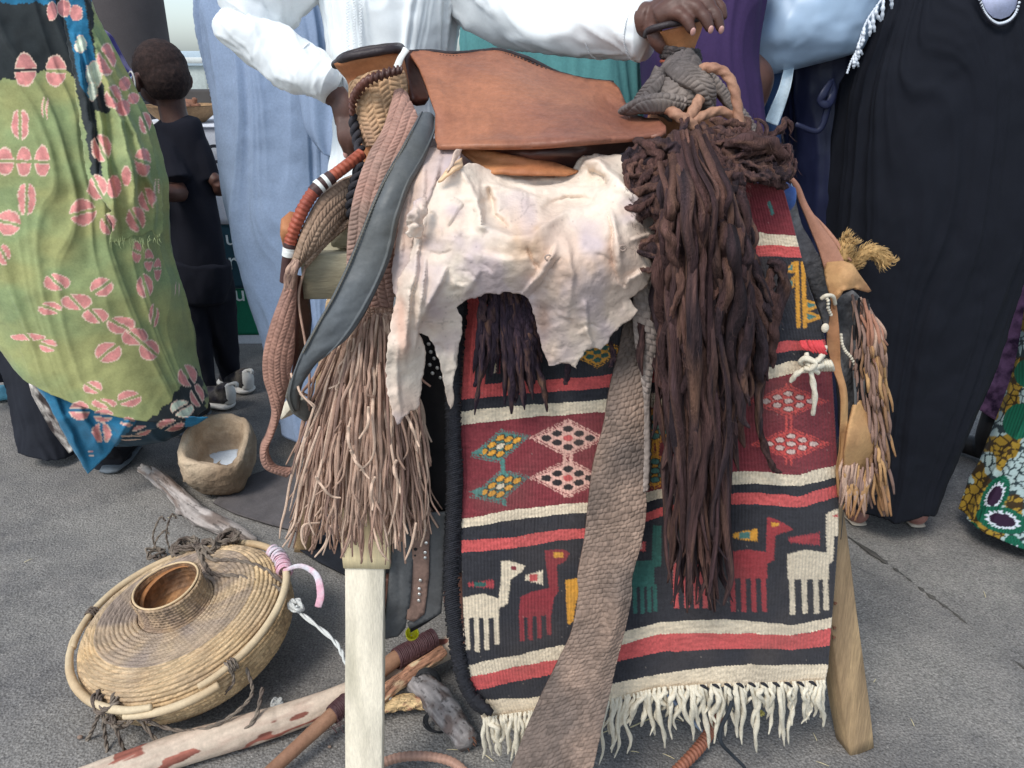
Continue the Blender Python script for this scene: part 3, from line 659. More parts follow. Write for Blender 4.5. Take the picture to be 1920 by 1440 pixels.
remeshed('slipper', [tube([c+(.05, .02, .03), c+(-.03, .0, .035), c+(-.12, -.03, .022)], [.035, .042, .03], n=14, flat=.75)], M('blue_slipper', lin(96, 158, 180), .6), man, voxel=.006)
tube_ob('ankle', [c+(.04, .02, .03), c+(.04, .03, .2)], [.032, .05], MBk, man, n=14)
c = gnd(118, 832); remeshed('toe', [tube([c+(-.01, .05, .02), c+(.02, -.01, .02)], [.025, .018], n=10)], MSkL, man, voxel=.005)
# ---- purple veiled head beyond the green wrap
p = at(215, 110, 3.3); man = thing('person', 'person in a deep purple headscarf just showing behind the green wrap', 'person', (p[0]-.05, 3.3, 0))
body(p[0]-.06, 3.3, 1.36, 0, parent=man, voxel=.012, arms=False)
robe('purple_headscarf', [((168, 52), (190, 54), 3.3, .03), ((160, 66), (204, 66), 3.3, .06), ((158, 90), (216, 92), 3.3, .09), ((158, 120), (232, 122), 3.3, .1), ((150, 160), (252, 160), 3.3, .12), ((150, 300), (280, 300), 3.3, .15), ((180, 640), (300, 640), 3.3, .15)], cloth_mat('violet_scarf', lin(58, 48, 110), tint=lin(130, 118, 150), vs=30), man, n=90, m=60, amp=.05, folds=folds_fn([6, 10], 4))

# ---- boy
fp = gnd(408, 748); Yb = 2.98
boy = thing('person', 'small boy in black t-shirt, black trousers and white face mask, standing with his back turned', 'person', (fp[0], Yb, 0))
def C(pts, Y=Yb): return np.array([at(a, b, Y if len(r) == 0 else r[0]) for a, b, *r in pts])
hd = at(302, 138, Yb); ax = np.array((-.82, .57, 0)); sx = np.array((.57, .82, 0))    # face direction
L = [ell(hd+(0, 0, .012), .088, .094, .098), ell(hd-ax*.018+(0, 0, -.01), .082, .086, .085), ell(hd+ax*.035+(0, 0, -.05), .062, .065, .06),
     tube(C([(318, 175), (326, 215), (336, 250)]), [.05, .048, .06], n=14),
     tube([hd+ax*.09+(0, 0, -.01), hd+ax*.108+(0, 0, -.035), hd+ax*.09+(0, 0, -.045)], [.008, .014, .01], n=8),
     tube([hd+ax*.092+sx*.02+(0, 0, -.07), hd+ax*.1+(0, 0, -.068), hd+ax*.092-sx*.02+(0, 0, -.07)], [.006, .009, .006], n=8)]
for g in (-1, 1): L.append(ell(hd+sx*g*.093+ax*.012+(0, 0, -.03), .014, .019, .032)); L.append(tube([hd+sx*g*.095+ax*.0+(0, 0, -.0), hd+sx*g*.104-ax*.012+(0, 0, -.012), hd+sx*g*.102-ax*.012+(0, 0, -.04), hd+sx*g*.094+(0, 0, -.058)], [.007, .009, .009, .007], n=8))
L.append(tube(C([(338, 245), (346, 330), (358, 420), (370, 505)]), [.07, .078, .08, .09], n=20, flat=.62, up=(0, 1, 0)))
L.append(tube(C([(304, 270), (318, 320, 2.93), (338, 360, 2.9)]), [.028, .028, .028], n=12)); L.append(tube(C([(340, 362, 2.9), (318, 362, 2.84), (285, 358, 2.8)]), [.032, .031, .022], n=12))
L.append(tube(C([(368, 270), (386, 315), (406, 342, 2.96)]), [.028, .026, .024], n=12)); L.append(tube(C([(409, 340, 2.96), (411, 356, 3.0), (395, 352, 3.2)]), [.026, .024, .019], n=12))
hb = C([(285, 352, 2.86)])[0]
L.append(tube([hb, hb+(-.03, -.01, -.01), hb+(-.05, -.02, -.015)], [.018, .026, .02], n=10, flat=.55))
for k in range(4): L.append(tube([hb+(-.045, -.01, .012-.011*k), hb+(-.075, -.015, .008-.011*k), hb+(-.09, .005, .004-.011*k)], [.007, .0065, .005], n=7))
for pts in ([(352, 500), (366, 600), (384, 700), (392, 738)], [(405, 500, 3.0), (417, 600, 3.05), (432, 690, 3.1), (438, 712, 3.12)]): L.append(tube(C(pts), [.06, .045, .03, .025], n=12))
remeshed('body', L, MSk, boy, voxel=.0055, smooth=4)
# cropped hair cap
L = [ell(hd+(.001, 0, .013), .0925, .0985, .1015), ell(hd-ax*.018+(0, 0, -.012), .087, .091, .089)]
V, Q, T = merge(L)
def hairkeep(o):
    pass
hr = remeshed('hair', L, MHair, boy, voxel=.005, smooth=3, post=lambda c, n: .0012*fbm(c, 140, 3, 2))
me = hr.data; import bmesh
bm = bmesh.new(); bm.from_mesh(me); off = hr.matrix_world.translation
wl0 = worldloc(hr)
rm = [v_ for v_ in bm.verts if (lambda q: (q@ax > .045+.25*min(0, q[2]+.02) and q[2] < .06) or q[2] < -.085+.3*max(0, q@ax) or (q@ax > -.012 and q[2] < .0))(np.array(v_.co)+wl0-hd)]
bmesh.ops.delete(bm, geom=rm, context='VERTS'); bm.to_mesh(me); bm.free()
# clothes
MTs = cloth_mat('black_jersey', lin(29, 30, 40), var=.08, rough=.95)
wrk = lambda a, s: (lambda c, n: a*fbm(c*np.array((1, 1, .6)), s, 5, 3))
remeshed('t_shirt', [tube(C([(331, 222), (334, 240), (345, 330), (358, 420), (368, 512)]), [.065, .088, .100, .112, .122], n=24, flat=.68, up=(0, 1, 0)),
     tube(C([(298, 240), (316, 290, 2.93), (330, 338, 2.9)]), [.04, .05, .055], n=14), tube(C([(348, 240), (374, 285), (392, 336)]), [.042, .044, .044], n=14)], MTs, boy, voxel=.006, smooth=5, post=wrk(.006, 11))
remeshed('trousers', [tube(C([(372, 488), (373, 520), (374, 560)]), [.124, .128, .11], n=22, flat=.72, up=(0, 1, 0)), tube(C([(350, 520), (362, 600), (378, 680), (388, 742)]), [.068, .06, .045, .038], n=16), tube(C([(402, 520, 3.0), (414, 600, 3.05), (430, 690, 3.1), (436, 716, 3.12)]), [.07, .062, .045, .04], n=16)], MTs, boy, voxel=.007, smooth=4, post=wrk(.007, 13))
MCamo = M('camo_print', lin(90, 84, 78), .7, var=.6, vs=45, tint=lin(45, 42, 50)); MSo = M('white_rubber', lin(222, 218, 212), .5, var=.05)
for (px, py, dx) in ((403, 768, -.16), (446, 736, -.14)):
    c = gnd(px, py); d = np.array((-.72, .25, 0)) if dx == -.16 else np.array((-.6, .5, 0)); d /= np.linalg.norm(d); c = c+(0, .03, 0)
    a_, b_ = c-d*.055, c+d*.1
    V, Q, T = tube([a_-d*.02+(0, 0, .016), a_+(0, 0, .016), c+(0, 0, .016), b_+(0, 0, .016), b_+d*.03+(0, 0, .018)], [.02, .04, .042, .044, .02], n=24, m=24, flat=.42, up=(0, 0, 1)); mesh_ob('sneaker_sole', V, Q, MSo, boy, T=T)
    remeshed('sneaker', [tube([a_+(0, 0, .05), c+(0, 0, .052), b_+(0, 0, .035)], [.036, .042, .036], n=14, flat=.85), tube([a_+(0, 0, .04), a_+d*.012+(0, 0, .1)], [.035, .034], n=14)], MCamo, boy, voxel=.005)
    V, Q, T = tube([a_-d*.012+(0, 0, .03), a_-d*.02+(0, 0, .07), a_-d*.012+(0, 0, .105)], [.026, .026, .02], n=14, flat=.6, up=tuple(d)); mesh_ob('heel_tab', V, Q, MSo, boy, T=T)
    V, Q, T = tube([a_-d*.0+(0, 0, .10), a_-d*.05+(0, 0, .115), a_-d*.055+(0, 0, .1)], [.004, .008, .006], n=8); mesh_ob('pull_loop', V, Q, MSo, boy, T=T)
# face mask with ear loop
mc = hd+ax*.105+(-.012, -.03, -.05)
V, Q, T = ell(mc, .044, .044, .046, 20, 14); tag(mesh_ob('face_mask', V, Q, cloth_mat('mask_blue', lin(180, 200, 220)), T=T), 'pale blue face mask on the small boy', 'face mask')
ear = hd-sx*.1+ax*.006+(0, 0, -.03)
V, Q, T = tube([mc-sx*.045+(0, 0, .03), ear-sx*.008+(0, 0, .038), ear-sx*.012-ax*.02+(0, 0, .012), ear-sx*.012-ax*.012+(0, 0, -.02), ear-sx*.008+ax*.02+(0, 0, -.04), mc-sx*.045+(0, 0, -.03)], .0032, n=6, m=40)
tag(mesh_ob('ear_loop', V, Q, MSo, bpy.data.objects['face_mask'], T=T), None, None)

# ---- woman in tie-dyed wrap
MOT = [(48, 132, 20, 33, 0, 0), (105, 133, 19, 30, 0, 0), (38, 233, 17, 30, 90, 0), (84, 203, 7, 25, 90, 0), (10, 302, 17, 28, 0, 0), (46, 303, 14, 30, 0, 0), (80, 303, 15, 30, 0, 0), (51, 372, 18, 31, 90, 0), (156, 398, 24, 26, -15, 0), (17, 418, 24, 24, 15, 0),
       (152, 83, 11, 18, 200, 1), (98, 22, 10, 18, 200, 0), (120, 16, 14, 18, 200, 0), (143, 25, 12, 15, 200, 0), (178, 140, 16, 26, 200, 1), (173, 173, 9, 18, 200, 1), (200, 113, 17, 30, 55, 0), (213, 182, 16, 22, 50, 0), (233, 157, 11, 14, 200, 0), (231, 203, 14, 16, 200, 0), (250, 184, 12, 11, 200, 0),
       (272, 230, 12, 22, 70, 0), (190, 278, 18, 26, 65, 0), (267, 303, 15, 27, 20, 0), (183, 350, 19, 24, 60, 0), (215, 350, 13, 22, 200, 0), (238, 330, 9, 20, 200, 0), (275, 373, 18, 22, 65, 0), (255, 410, 18, 24, 65, 0), (202, 420, 16, 20, 60, 0), (293, 350, 5, 20, 90, 0),
       (107, 529, 27, 16, 45, 0), (191, 538, 22, 18, -35, 0), (142, 566, 28, 16, 48, 0), (94, 578, 22, 13, 20, 0), (179, 592, 25, 15, 48, 0), (228, 610, 26, 17, 28, 0), (252, 631, 26, 17, 45, 0), (203, 660, 26, 20, -38, 0), (281, 656, 20, 20, 38, 0), (271, 536, 15, 23, 75, 0), (278, 488, 9, 22, 0, 0), (294, 504, 7, 22, 0, 0),
       (255, 472, 9, 22, 20, 0), (8, 478, 12, 20, 60, 0), (288, 592, 9, 22, 100, 0), (332, 542, 4, 18, 90, 0), (54, 632, 32, 7, 50, 0), (91, 648, 17, 13, 20, 0), (174, 727, 19, 13, 30, 0), (196, 757, 24, 9, 30, 0), (243, 747, 22, 16, -20, 0), (351, 705, 18, 21, 62, 0), (369, 742, 13, 20, 62, 0), (340, 766, 22, 17, -35, 1),
       (149, 769, 19, 18, 0, 0), (195, 778, 19, 12, 5, 0), (192, 811, 19, 19, 85, 0), (240, 790, 14, 8, 10, 0), (265, 806, 18, 9, -20, 0), (320, 797, 26, 11, -30, 0), (246, 820, 22, 5, 0, 0), (170, 850, 8, 6, 0, 0)]
GREEN = np.array(lin(142, 156, 108)); OL = np.array(lin(158, 158, 104)); PINK = np.array(lin(224, 146, 140)); CREAM = np.array(lin(205, 212, 190)); BLK = np.array(lin(42, 47, 49)); BLU = np.array(lin(36, 108, 142)); EDGE = np.array(lin(232, 200, 178))
def dye(which=0):
    def f(X, Y, G=None):
        X = np.asarray(X, float); Y = np.asarray(Y, float)
        wx = X+1.6*n2(X, Y, .05, .05, 7, 2); wy = Y+1.6*n2(X, Y, .05, .05, 9, 3)
        t = np.clip(.5+.8*n2(X, Y, .012, .02, 1, 3), 0, 1)[..., None]
        c = (GREEN*(1-t)+OL*t)*(1+.12*n2(X, Y, .03, .03, 2, 3))[..., None]
        if which == 1: c = BLU*(1+.3*n2(X, Y, .03, .03, 2, 3))[..., None]+0*c
        rg = 7*n2(X, Y, .09, .09, 12, 3)
        def put(m, col, v=.25): c[m] = (col*(1+v*n2(X, Y, .04, .04, 5, 3))[..., None])[m]
        if which == 0:
            put((wy+rg < np.interp(wx, [-200, 0, 60, 95, 110, 150, 170], [150, 152, 145, 125, 120, 150, 150])) & (wx < 150), BLK)
            put(wy < 6+rg, BLU)
            put(inpoly(wx+rg*.3, wy, [(85, -60), (165, -60), (175, 60), (182, 130), (198, 170), (210, 205), (200, 215), (178, 205), (190, 300), (194, 330), (172, 330), (162, 250), (150, 200), (135, 120), (120, 60)]), BLK)
            put(inpoly(wx, wy, [(100, -60), (150, -60), (165, 50), (182, 120), (188, 135), (172, 150), (168, 190), (148, 150), (140, 100), (125, 50)]), BLU)
            put(inpoly(wx+rg, wy, [(262, 800), (318, 752), (362, 690), (380, 720), (420, 900), (262, 900)]), BLK)
        else:
            put(inpoly(wx, wy, [(215, 840), (262, 780), (345, 770), (350, 835)]), BLK*.8+BLU*.2)
        for cx, cy, a, b, r, w in MOT:
            k0 = (np.abs(X-cx) < 40) & (np.abs(Y-cy) < 40)
            if not k0.any(): continue
            x, y = wx[k0]-cx, wy[k0]-cy; x = x-1*n2(X[k0], Y[k0], .06, .06, 5, 2)
            e = (x/a)**2+(y/b)**2+.15*n2(X[k0], Y[k0], .06, .06, 6, 2)
            if r < 180:
                t_ = radians(r); sl = np.abs(-x*sin(t_)+y*cos(t_)); slit = sl < 2.2+.03*np.abs(x*cos(t_)+y*sin(t_)); eg_ = sl < 4.2
            else: slit = np.zeros_like(x, bool); eg_ = slit
            cc = c[k0]; inn = (e < 1) & ~slit
            base = (CREAM if w else PINK)*(1+.16*n2(X[k0], Y[k0], .09, .09, 8, 2))[..., None]
            cc[inn] = base[inn]; rim = inn & ((e > .82) | eg_); cc[rim] = EDGE; c[k0] = cc
        return c
    return f
MDye = M('tie_dye_cotton', attr=True, rough=.85, var=.05, vs=40, bump=.35, bs=900, bd=.0007, sheen=.1)
p = gnd(215, 870); wm = thing('person', 'woman wrapped in green tie-dyed cloth with pink coffee-bean motifs, on the left', 'person', p)
body(at(110, 200, 2.3)[0], 2.3, 1.62, -.3, parent=wm, voxel=.011, legs=False)
def diag(th, s):   # soft sweeping drapes around hips
    base = folds_fn([8, 13, 21], 41, 1.5, .25, .5)(th, s)
    sw = np.sin(26*s+3.0*np.sin(th-.6)+1.5*np.cos(2*th))*np.clip((s-.45)*4, 0, 1)*.7
    return base*np.clip(1.25-s*1.0, .12, 1)+sw*.38
Yw = 2.28
robe('green_wrap', [((0, -170), (80, -170), Yw, .08), ((-90, -70), (130, -70), Yw, .13), ((-110, 0), (158, 0), Yw, .16), ((-120, 70), (192, 70), Yw, .18), ((-120, 140), (226, 140), Yw, .19), ((-110, 210), (262, 210), Yw, .2), ((-90, 280), (285, 285), Yw, .21), ((-70, 350), (303, 360), Yw, .21), ((-50, 430), (308, 440), Yw, .22),
      ((-30, 490), (322, 520), Yw, .22), ((-10, 545), (340, 600), Yw, .22), ((12, 595), (360, 680), Yw, .22), ((35, 640), (383, 765), Yw, .22)], MDye, wm, n=640, m=430, amp=.07, folds=diag, col=dye(0), wrinkle=.0035, seed=6, fade=((0, .3), (.2, .9), (1, 1)))
sheet('shawl', [(120, -40), (150, -40), (172, 50), (216, 130), (262, 205), (286, 275), (303, 350), (307, 428), (296, 452), (285, 432), (268, 441), (245, 443), (232, 452), (205, 455), (212, 420), (200, 400), (210, 395), (190, 370), (165, 335), (152, 245), (138, 140), (118, 40)],
      [(120, -40, 2.08), (150, 100, 2.06), (216, 130, 2.1), (262, 205, 2.12), (303, 350, 2.12), (300, 440, 2.08), (205, 455, 2.02), (160, 300, 2.03), (240, 300, 2.02), (230, 400, 2.0)], MDye, wm, step=2.6, th=.003, rag=2.0, noise=.004, ns=.03, colf=dye(0), seed=3,
      folds=[([(150, 60), (185, 200), (205, 330), (225, 450)], .035, 9), ([(175, 80), (225, 230), (252, 340), (262, 440)], .04, 10), ([(200, 130), (262, 270), (285, 360), (290, 440)], .035, 8), ([(140, 60), (165, 200), (185, 340)], .03, 8)])
for i in range(46):
    x = R.uniform(205, 300); y = 452-.12*abs(x-250)+R.uniform(-8, 2); q = at(x, y, 2.02); l_ = R.choice((.012, .02, .03, .05))
    tube_ob('frayed_thread', [q, q+(R.uniform(-.003, .003), -.004, -l_*.3), q+(R.uniform(-.005, .005), -.002, -l_*.6)], .0006, M('green_thread', lin(170, 180, 130), .9), wm, n=4, m=6)
# blue under-cloth with the pointed corner
sheet('blue_cloth', [(46, 655), (80, 690), (130, 735), (205, 765), (275, 780), (330, 780), (391, 782), (360, 800), (300, 800), (226, 822), (205, 850), (165, 889), (130, 830), (90, 755)], [(46, 655, 2.14), (275, 770, 2.1), (391, 782, 2.22), (165, 889, 2.17), (205, 850, 2.15), (130, 760, 2.1)], MDye, wm, step=3, th=.003, rag=.8, colf=dye(1), noise=.006, ns=.02, seed=4,
      folds=[([(80, 690), (165, 880)], .02, 10), ([(140, 740), (190, 850)], .02, 12), ([(250, 780), (215, 830)], .03, 12)])
robe('dark_trousers', [((110, 560), (330, 560), 2.4, .1), ((150, 760), (330, 760), 2.42, .09), ((175, 830), (250, 830), 2.43, .06), ((180, 872), (243, 872), 2.43, .05)], MBk, wm, n=60, m=30, amp=.05, folds=folds_fn([5, 8], 3))
robe('blue_underskirt', [((60, 640), (350, 700), 2.32, .17), ((80, 700), (360, 760), 2.32, .17), ((150, 770), (350, 800), 2.34, .13), ((205, 815), (345, 806), 2.36, .1)], MDye, wm, n=260, m=90, amp=.06, folds=folds_fn([6, 10], 3), col=dye(1))
sheet('floral_petticoat', [(35, 640), (60, 660), (110, 760), (150, 835), (130, 850), (95, 805), (60, 740)], [(35, 640, 2.3), (60, 660, 2.25), (150, 840, 2.25), (60, 740, 2.3)], M('floral_print', lin(60, 50, 48), .8, var=.9, vs=26, tint=lin(215, 205, 195)), wm, step=5, th=.003)
for px, py in ((212, 880), (352, 812)):
    c = gnd(px, py)
    remeshed('shoe', [tube([c+(.0, .0, .04), c+(-.0, .1, .045), c+(-.0, .18, .03)], [.042, .043, .03], n=14, flat=.85), tube([c+(0, .01, .05), c+(0, .03, .2)], [.038, .045], n=14)], M('black_shoe2', lin(28, 28, 34), .7), wm, voxel=.006)
    V, Q, T = tube([c+(0, -.03, .009), c+(0, .05, .009), c+(0, .18, .009)], [.032, .044, .03], n=20, flat=.28, up=(0, 0, 1)); mesh_ob('shoe_sole', V, Q, M('sole_grey', lin(105, 112, 118), .7), wm, T=T)
# ---- man in white tunic, one hand resting on the saddle
Yt = 1.68
p = gnd(740, 1000); wmn = thing('person', 'person in white satin tunic, one hand on hip, the other on the saddle horn', 'person', (at(735, 300, Yt)[0], Yt, 0))
# right arm (viewer's right) to the horn, hand over its rim
wr = at(1222, 38, 1.36)
Lb = [tube([at(860, -150, 1.66), at(930, -40, 1.6), at(990, 10, 1.53), at(1100, 30, 1.45), wr], [.05, .045, .042, .034, .026], n=16)]
def hp(x, y, Y): return at(x, y, Y)
Lb.append(tube([wr, hp(1240, 22, 1.35), hp(1262, 8, 1.345), hp(1290, -10, 1.35)], [.025, .031, .035, .03], n=16, flat=.62, up=(-.1, -.55, .8)))
Lb.append(tube([hp(1232, 35, 1.335), hp(1262, 18, 1.33), hp(1290, 2, 1.33)], [.017, .021, .018], n=12))
FG = [([(1250, 26, 1.322), (1273, 26, 1.310), (1288, 38, 1.303), (1299, 60, 1.298)], .0092), ([(1272, 4, 1.325), (1303, 14, 1.308), (1322, 33, 1.300), (1332, 56, 1.296)], .0094),
      ([(1290, -10, 1.335), (1325, 4, 1.32), (1343, 28, 1.311), (1352, 57, 1.306)], .0090), ([(1300, -20, 1.36), (1335, -8, 1.347), (1352, 14, 1.34), (1358, 36, 1.336)], .0080)]
for pts, r in FG:
    Q3 = A(pts); Lb.append(tube([Q3[0], Q3[1], (Q3[1]*.45+Q3[2]*.55), Q3[2], (Q3[2]+Q3[3])/2, Q3[3]], [r*1.05, r*1.14, r*.98, r*1.03, r*.92, r*.74], n=12, m=30))
Lb.append(tube([hp(1228, 45, 1.35), hp(1226, 66, 1.335), hp(1236, 85, 1.335), hp(1246, 96, 1.34)], [.014, .0115, .0105, .008], n=12))
# left arm akimbo
Lb.append(tube([at(610, -150, 1.66), at(540, -60, 1.62), at(462, 40, 1.58), at(500, 85, 1.56), at(590, 150, 1.53), at(628, 185, 1.53)], [.05, .044, .036, .032, .022, .018], n=14))
Lb.append(tube([at(630, 170, 1.53), at(643, 200, 1.52), at(650, 232, 1.52)], [.018, .022, .022], n=12, flat=.5, up=(0, 1, 0)))
for x0, x1, x2, y1 in ((638, 640, 650, 290), (645, 650, 661, 296), (652, 661, 670, 286), (658, 669, 676, 268)):
    Lb.append(tube(A([(x0, 225, 1.515), (x1, 258, 1.505), (x2-3, y1-14, 1.51), (x2, y1, 1.52)]), [.0085, .008, .0075, .0055], n=10))
# torso, neck, head, legs
tx = at(735, 0, Yt)[0]
Lb.append(tube([(tx, Yt, .85), (tx, Yt, .95), (tx, Yt, 1.12), (tx, Yt, 1.3), (tx, Yt, 1.42), (tx, Yt, 1.47)], [.10, .11, .105, .11, .12, .06], n=22, flat=.6, up=(0, 1, 0)))
Lb.append(tube([(tx, Yt, 1.42), (tx, Yt-.01, 1.56)], [.055, .05], n=14)); hc = np.array((tx, Yt-.02, 1.66)); Lb += [ell(hc, .075, .09, .1), ell(hc+(0, -.03, -.06), .055, .06, .06)]
Lb.append(tube([hc+(0, -.09, .0), hc+(0, -.115, -.03), hc+(0, -.095, -.04)], [.008, .015, .012], n=8))
Lb.append(tube([hc+(-.02, -.085, -.07), hc+(0, -.092, -.068), hc+(.02, -.085, -.07)], [.005, .009, .005], n=8))
for g in (-1, 1): Lb.append(ell(hc+(g*.078, 0, -.02), .01, .02, .032))
for g in (-1, 1):
    Lb.append(tube([(tx+.08*g, Yt, .9), (tx+.09*g, Yt, .5), (tx+.09*g, Yt+.02, .07)], [.09, .06, .035], n=14)); Lb.append(tube([(tx+.09*g, Yt+.04, .04), (tx+.1*g, Yt-.06, .04), (tx+.11*g, Yt-.15, .022)], [.035, .042, .025], n=12, flat=.75))
remeshed('body', Lb, MSk, wmn, voxel=.0030, smooth=4)
MNl = M('fingernail', lin(186, 140, 130), .3, var=.04, bump=0, spec=.6)
for (x, y, Y_), ax_ in (((1299.5, 58.5, 1.2905), 1), ((1333, 54.5, 1.2885), 1), ((1352.5, 55, 1.299), 1)):
    V, Q, T = ell(at(x, y+1, Y_+.0012), .0042, .0022, .006, 12, 8, axis=(.12, -.28, .95)); mesh_ob('fingernail', V, Q, MNl, wmn, T=T)
for x, y, Y_ in ((648, 288, 1.512), (660, 291, 1.512)):
    V, Q, T = ell(at(x, y, Y_), .005, .003, .0085, 12, 8); mesh_ob('fingernail', V, Q, MNl, wmn, T=T)
MWS = M('white_satin', lin(236, 239, 240), .42, var=.03, vs=6, bump=.12, bs=500, bd=.0006, spec=.4, grain=.03)
robe('tunic', [((680, -200), (790, -200), Yt, .07), ((600, -120), (870, -120), Yt, .11), ((585, -60), (890, -60), Yt, .13), ((605, 0), (872, 0), Yt, .15), ((622, 80), (852, 80), Yt, .15), ((630, 160), (838, 160), Yt, .15), ((632, 240), (834, 240), Yt, .15), ((628, 320), (840, 320), Yt, .15), ((618, 400), (850, 400), Yt, .15),
     ((622, 520), (850, 520), Yt, .15), ((618, 640), (856, 640), Yt, .15)], MWS, wmn, n=280, m=220, amp=.05, folds=folds_fn([7, 11, 17, 24], 51, 1.4, .25, 1.0), wrinkle=.005, seed=8)
def slv(name, pts, rad, flat, seed, **k):
    ang = lambda s, ph: 1+.075*(1-np.abs(n2(np.cos(ph)*1.4+s*3, np.sin(ph)*1.4+s*6, 1.3, 1, seed+3, 2))*1.6).clip(0, 1)**3+.09*np.sin(ph*2+s*9+seed)*1+.05*np.sin(ph*3-s*17)+.035*n2(ph*1.5, s*16, 1, 1, seed, 3)
    V, Q, T = tube(pts, rad, n=64, m=110, flat=flat, up=(0, 0, 1), rf=ang)
    return mesh_ob(name, V, Q, MWS, wmn, T=T, **k)
slv('sleeve', A([(760, -170, 1.68), (860, -70, 1.65), (960, 0, 1.56), (1060, 36, 1.48), (1150, 52, 1.42), (1212, 56, 1.385)]), [.09, .085, .072, .055, .049, .046], 1.0, 1)
# turn-back hem and stitched seam of the cuff
for x, yc, Y_, r in ((1133, 50, 1.43, .0505), (1205, 56, 1.388, .0475)):
    c0 = at(x, yc, Y_); d = at(x+20, yc+3, Y_-.015)-c0; d /= np.linalg.norm(d); u1 = np.cross(d, (0, 1, 0)); u1 /= np.linalg.norm(u1); u2 = np.cross(d, u1)
    V, Q, T = tube([c0+(u1*cos(a)+u2*sin(a))*r for a in np.linspace(0, 2*pi, 26)], .0011, n=6, m=220, rf=lambda s, p: 1+.6*np.sin(s*500)); mesh_ob('cuff_seam', V, Q, MWS, wmn, T=T)
slv('sleeve', A([(690, -190, 1.68), (600, -110, 1.65), (500, -20, 1.6), (452, 40, 1.57)]), [.09, .08, .07, .05], 1.0, 4)
slv('sleeve', A([(432, 30, 1.6), (446, 52, 1.56), (505, 92, 1.545), (570, 130, 1.53), (622, 158, 1.52)]), [.02, .038, .044, .043, .037], 1.0, 6)
for x, yc, Y_, r in ((560, 125, 1.535, .0445),):
    c0 = at(x, yc, Y_); d = at(x+20, yc+12, Y_)-c0; d /= np.linalg.norm(d); u1 = np.cross(d, (0, 1, 0)); u1 /= np.linalg.norm(u1); u2 = np.cross(d, u1)
    V, Q, T = tube([c0+(u1*cos(a)+u2*sin(a))*r for a in np.linspace(0, 2*pi, 26)], .001, n=6, m=200, rf=lambda s, p: 1+.6*np.sin(s*400)); mesh_ob('cuff_seam', V, Q, MWS, wmn, T=T)
remeshed('trousers', [tube([(tx, Yt, .98), (tx, Yt, .85)], [.15, .15], n=20, flat=.7, up=(0, 1, 0)), tube([(tx-.07, Yt, .9), (tx-.08, Yt+.02, .45), (tx-.08, Yt+.04, .1)], [.09, .08, .07], n=16), tube([(tx+.07, Yt, .9), (tx+.08, Yt+.02, .45), (tx+.08, Yt+.04, .1)], [.09, .08, .07], n=16)], cloth_mat('dark_trouser', lin(34, 35, 42)), wmn, voxel=.012)
# embroidery column down the chest
for cxp in (652, 664, 676):
    pts = []
    for k in range(44): pts.append(at(cxp+(3 if k % 2 else -3), -20+k*3.2, Yt-.158+.0*k))
    tube_ob('embroidery', pts, .0009, MWS, wmn, n=5, m=130)
# printed cloth corner at his waist
# ================================================================ TRESTLE
MP1 = M('pale_pine', lin(230, 218, 196), .7, var=.14, vs=38, bump=.5, bs=300, stretch=(1, 1, .05), grain=.13, grs=420, tint=lin(196, 186, 164)); MP2 = M('raw_timber', lin(184, 154, 116), .8, var=.25, vs=40, bump=.7, bs=260, bd=.003, stretch=(1, 1, .06), tint=lin(146, 122, 94), grain=.2, grs=380)
MP3 = M('grey_plank', lin(178, 168, 142), .8, var=.18, vs=40, bump=.6, bs=260, stretch=(.06, 1, 1), grain=.16, grs=380, tint=lin(150, 140, 116)); MP4 = M('yellow_pine', lin(222, 202, 160), .7, var=.12, vs=40, bump=.5, bs=260, stretch=(1, 1, .06), grain=.12, grs=380)
ts = thing('trestle', 'rough wooden trestle of nailed battens that carries the camel saddle', 'trestle', (.05, 1.3, 0))
pb = gnd(684, 1560); pt_ = at(686, 985, 1.13)
beam('post', tuple(gnd(684, 1560)), pt_, .065, .028, MP1, ts, up=(0, -1, 0), seed=1)
beam('post_block', at(690, 1056, 1.115), at(684, 955, 1.12), .078, .034, MP4, ts, up=(0, -1, 0), seed=2)
beam('post_head', at(684, 956, 1.17), at(684, 470, 1.2), .08, .03, MP3, ts, up=(0, -1, 0), seed=2)
lb = gnd(1604, 1392); beam('leg', lb+(0, .0, -.005), at(1515, 760, 1.24), .058, .05, MP2, ts, up=(.25, -1, 0), seed=3)
beam('leg', gnd(568, 1034)+(0, .02, 0), at(640, 560, 1.5), .05, .045, MP2, ts, up=(0, -1, 0), seed=4)
beam('leg', (at(1480, 1000, 1.8)[0], 1.8, 0), at(1440, 560, 1.5), .05, .045, MP2, ts, up=(0, -1, 0), seed=4)
beam('crosspiece', at(568, 516, 1.16), at(1180, 500, 1.24), .034, .068, MP3, ts, up=(0, 0, 1), seed=5)
beam('crosspiece', at(600, 480, 1.5), at(1450, 500, 1.5), .034, .068, MP3, ts, up=(0, 0, 1), seed=6)
beam('side_rail', at(650, 430, 1.18), at(655, 440, 1.5), .05, .05, MP3, ts, seed=7)
beam('side_rail', at(1330, 400, 1.2), at(1340, 410, 1.52), .05, .05, MP3, ts, seed=8)
beam('batten_end', at(533, 775, 1.45), at(560, 745, 1.42), .03, .02, MP1, ts, up=(0, 0, 1), seed=8)

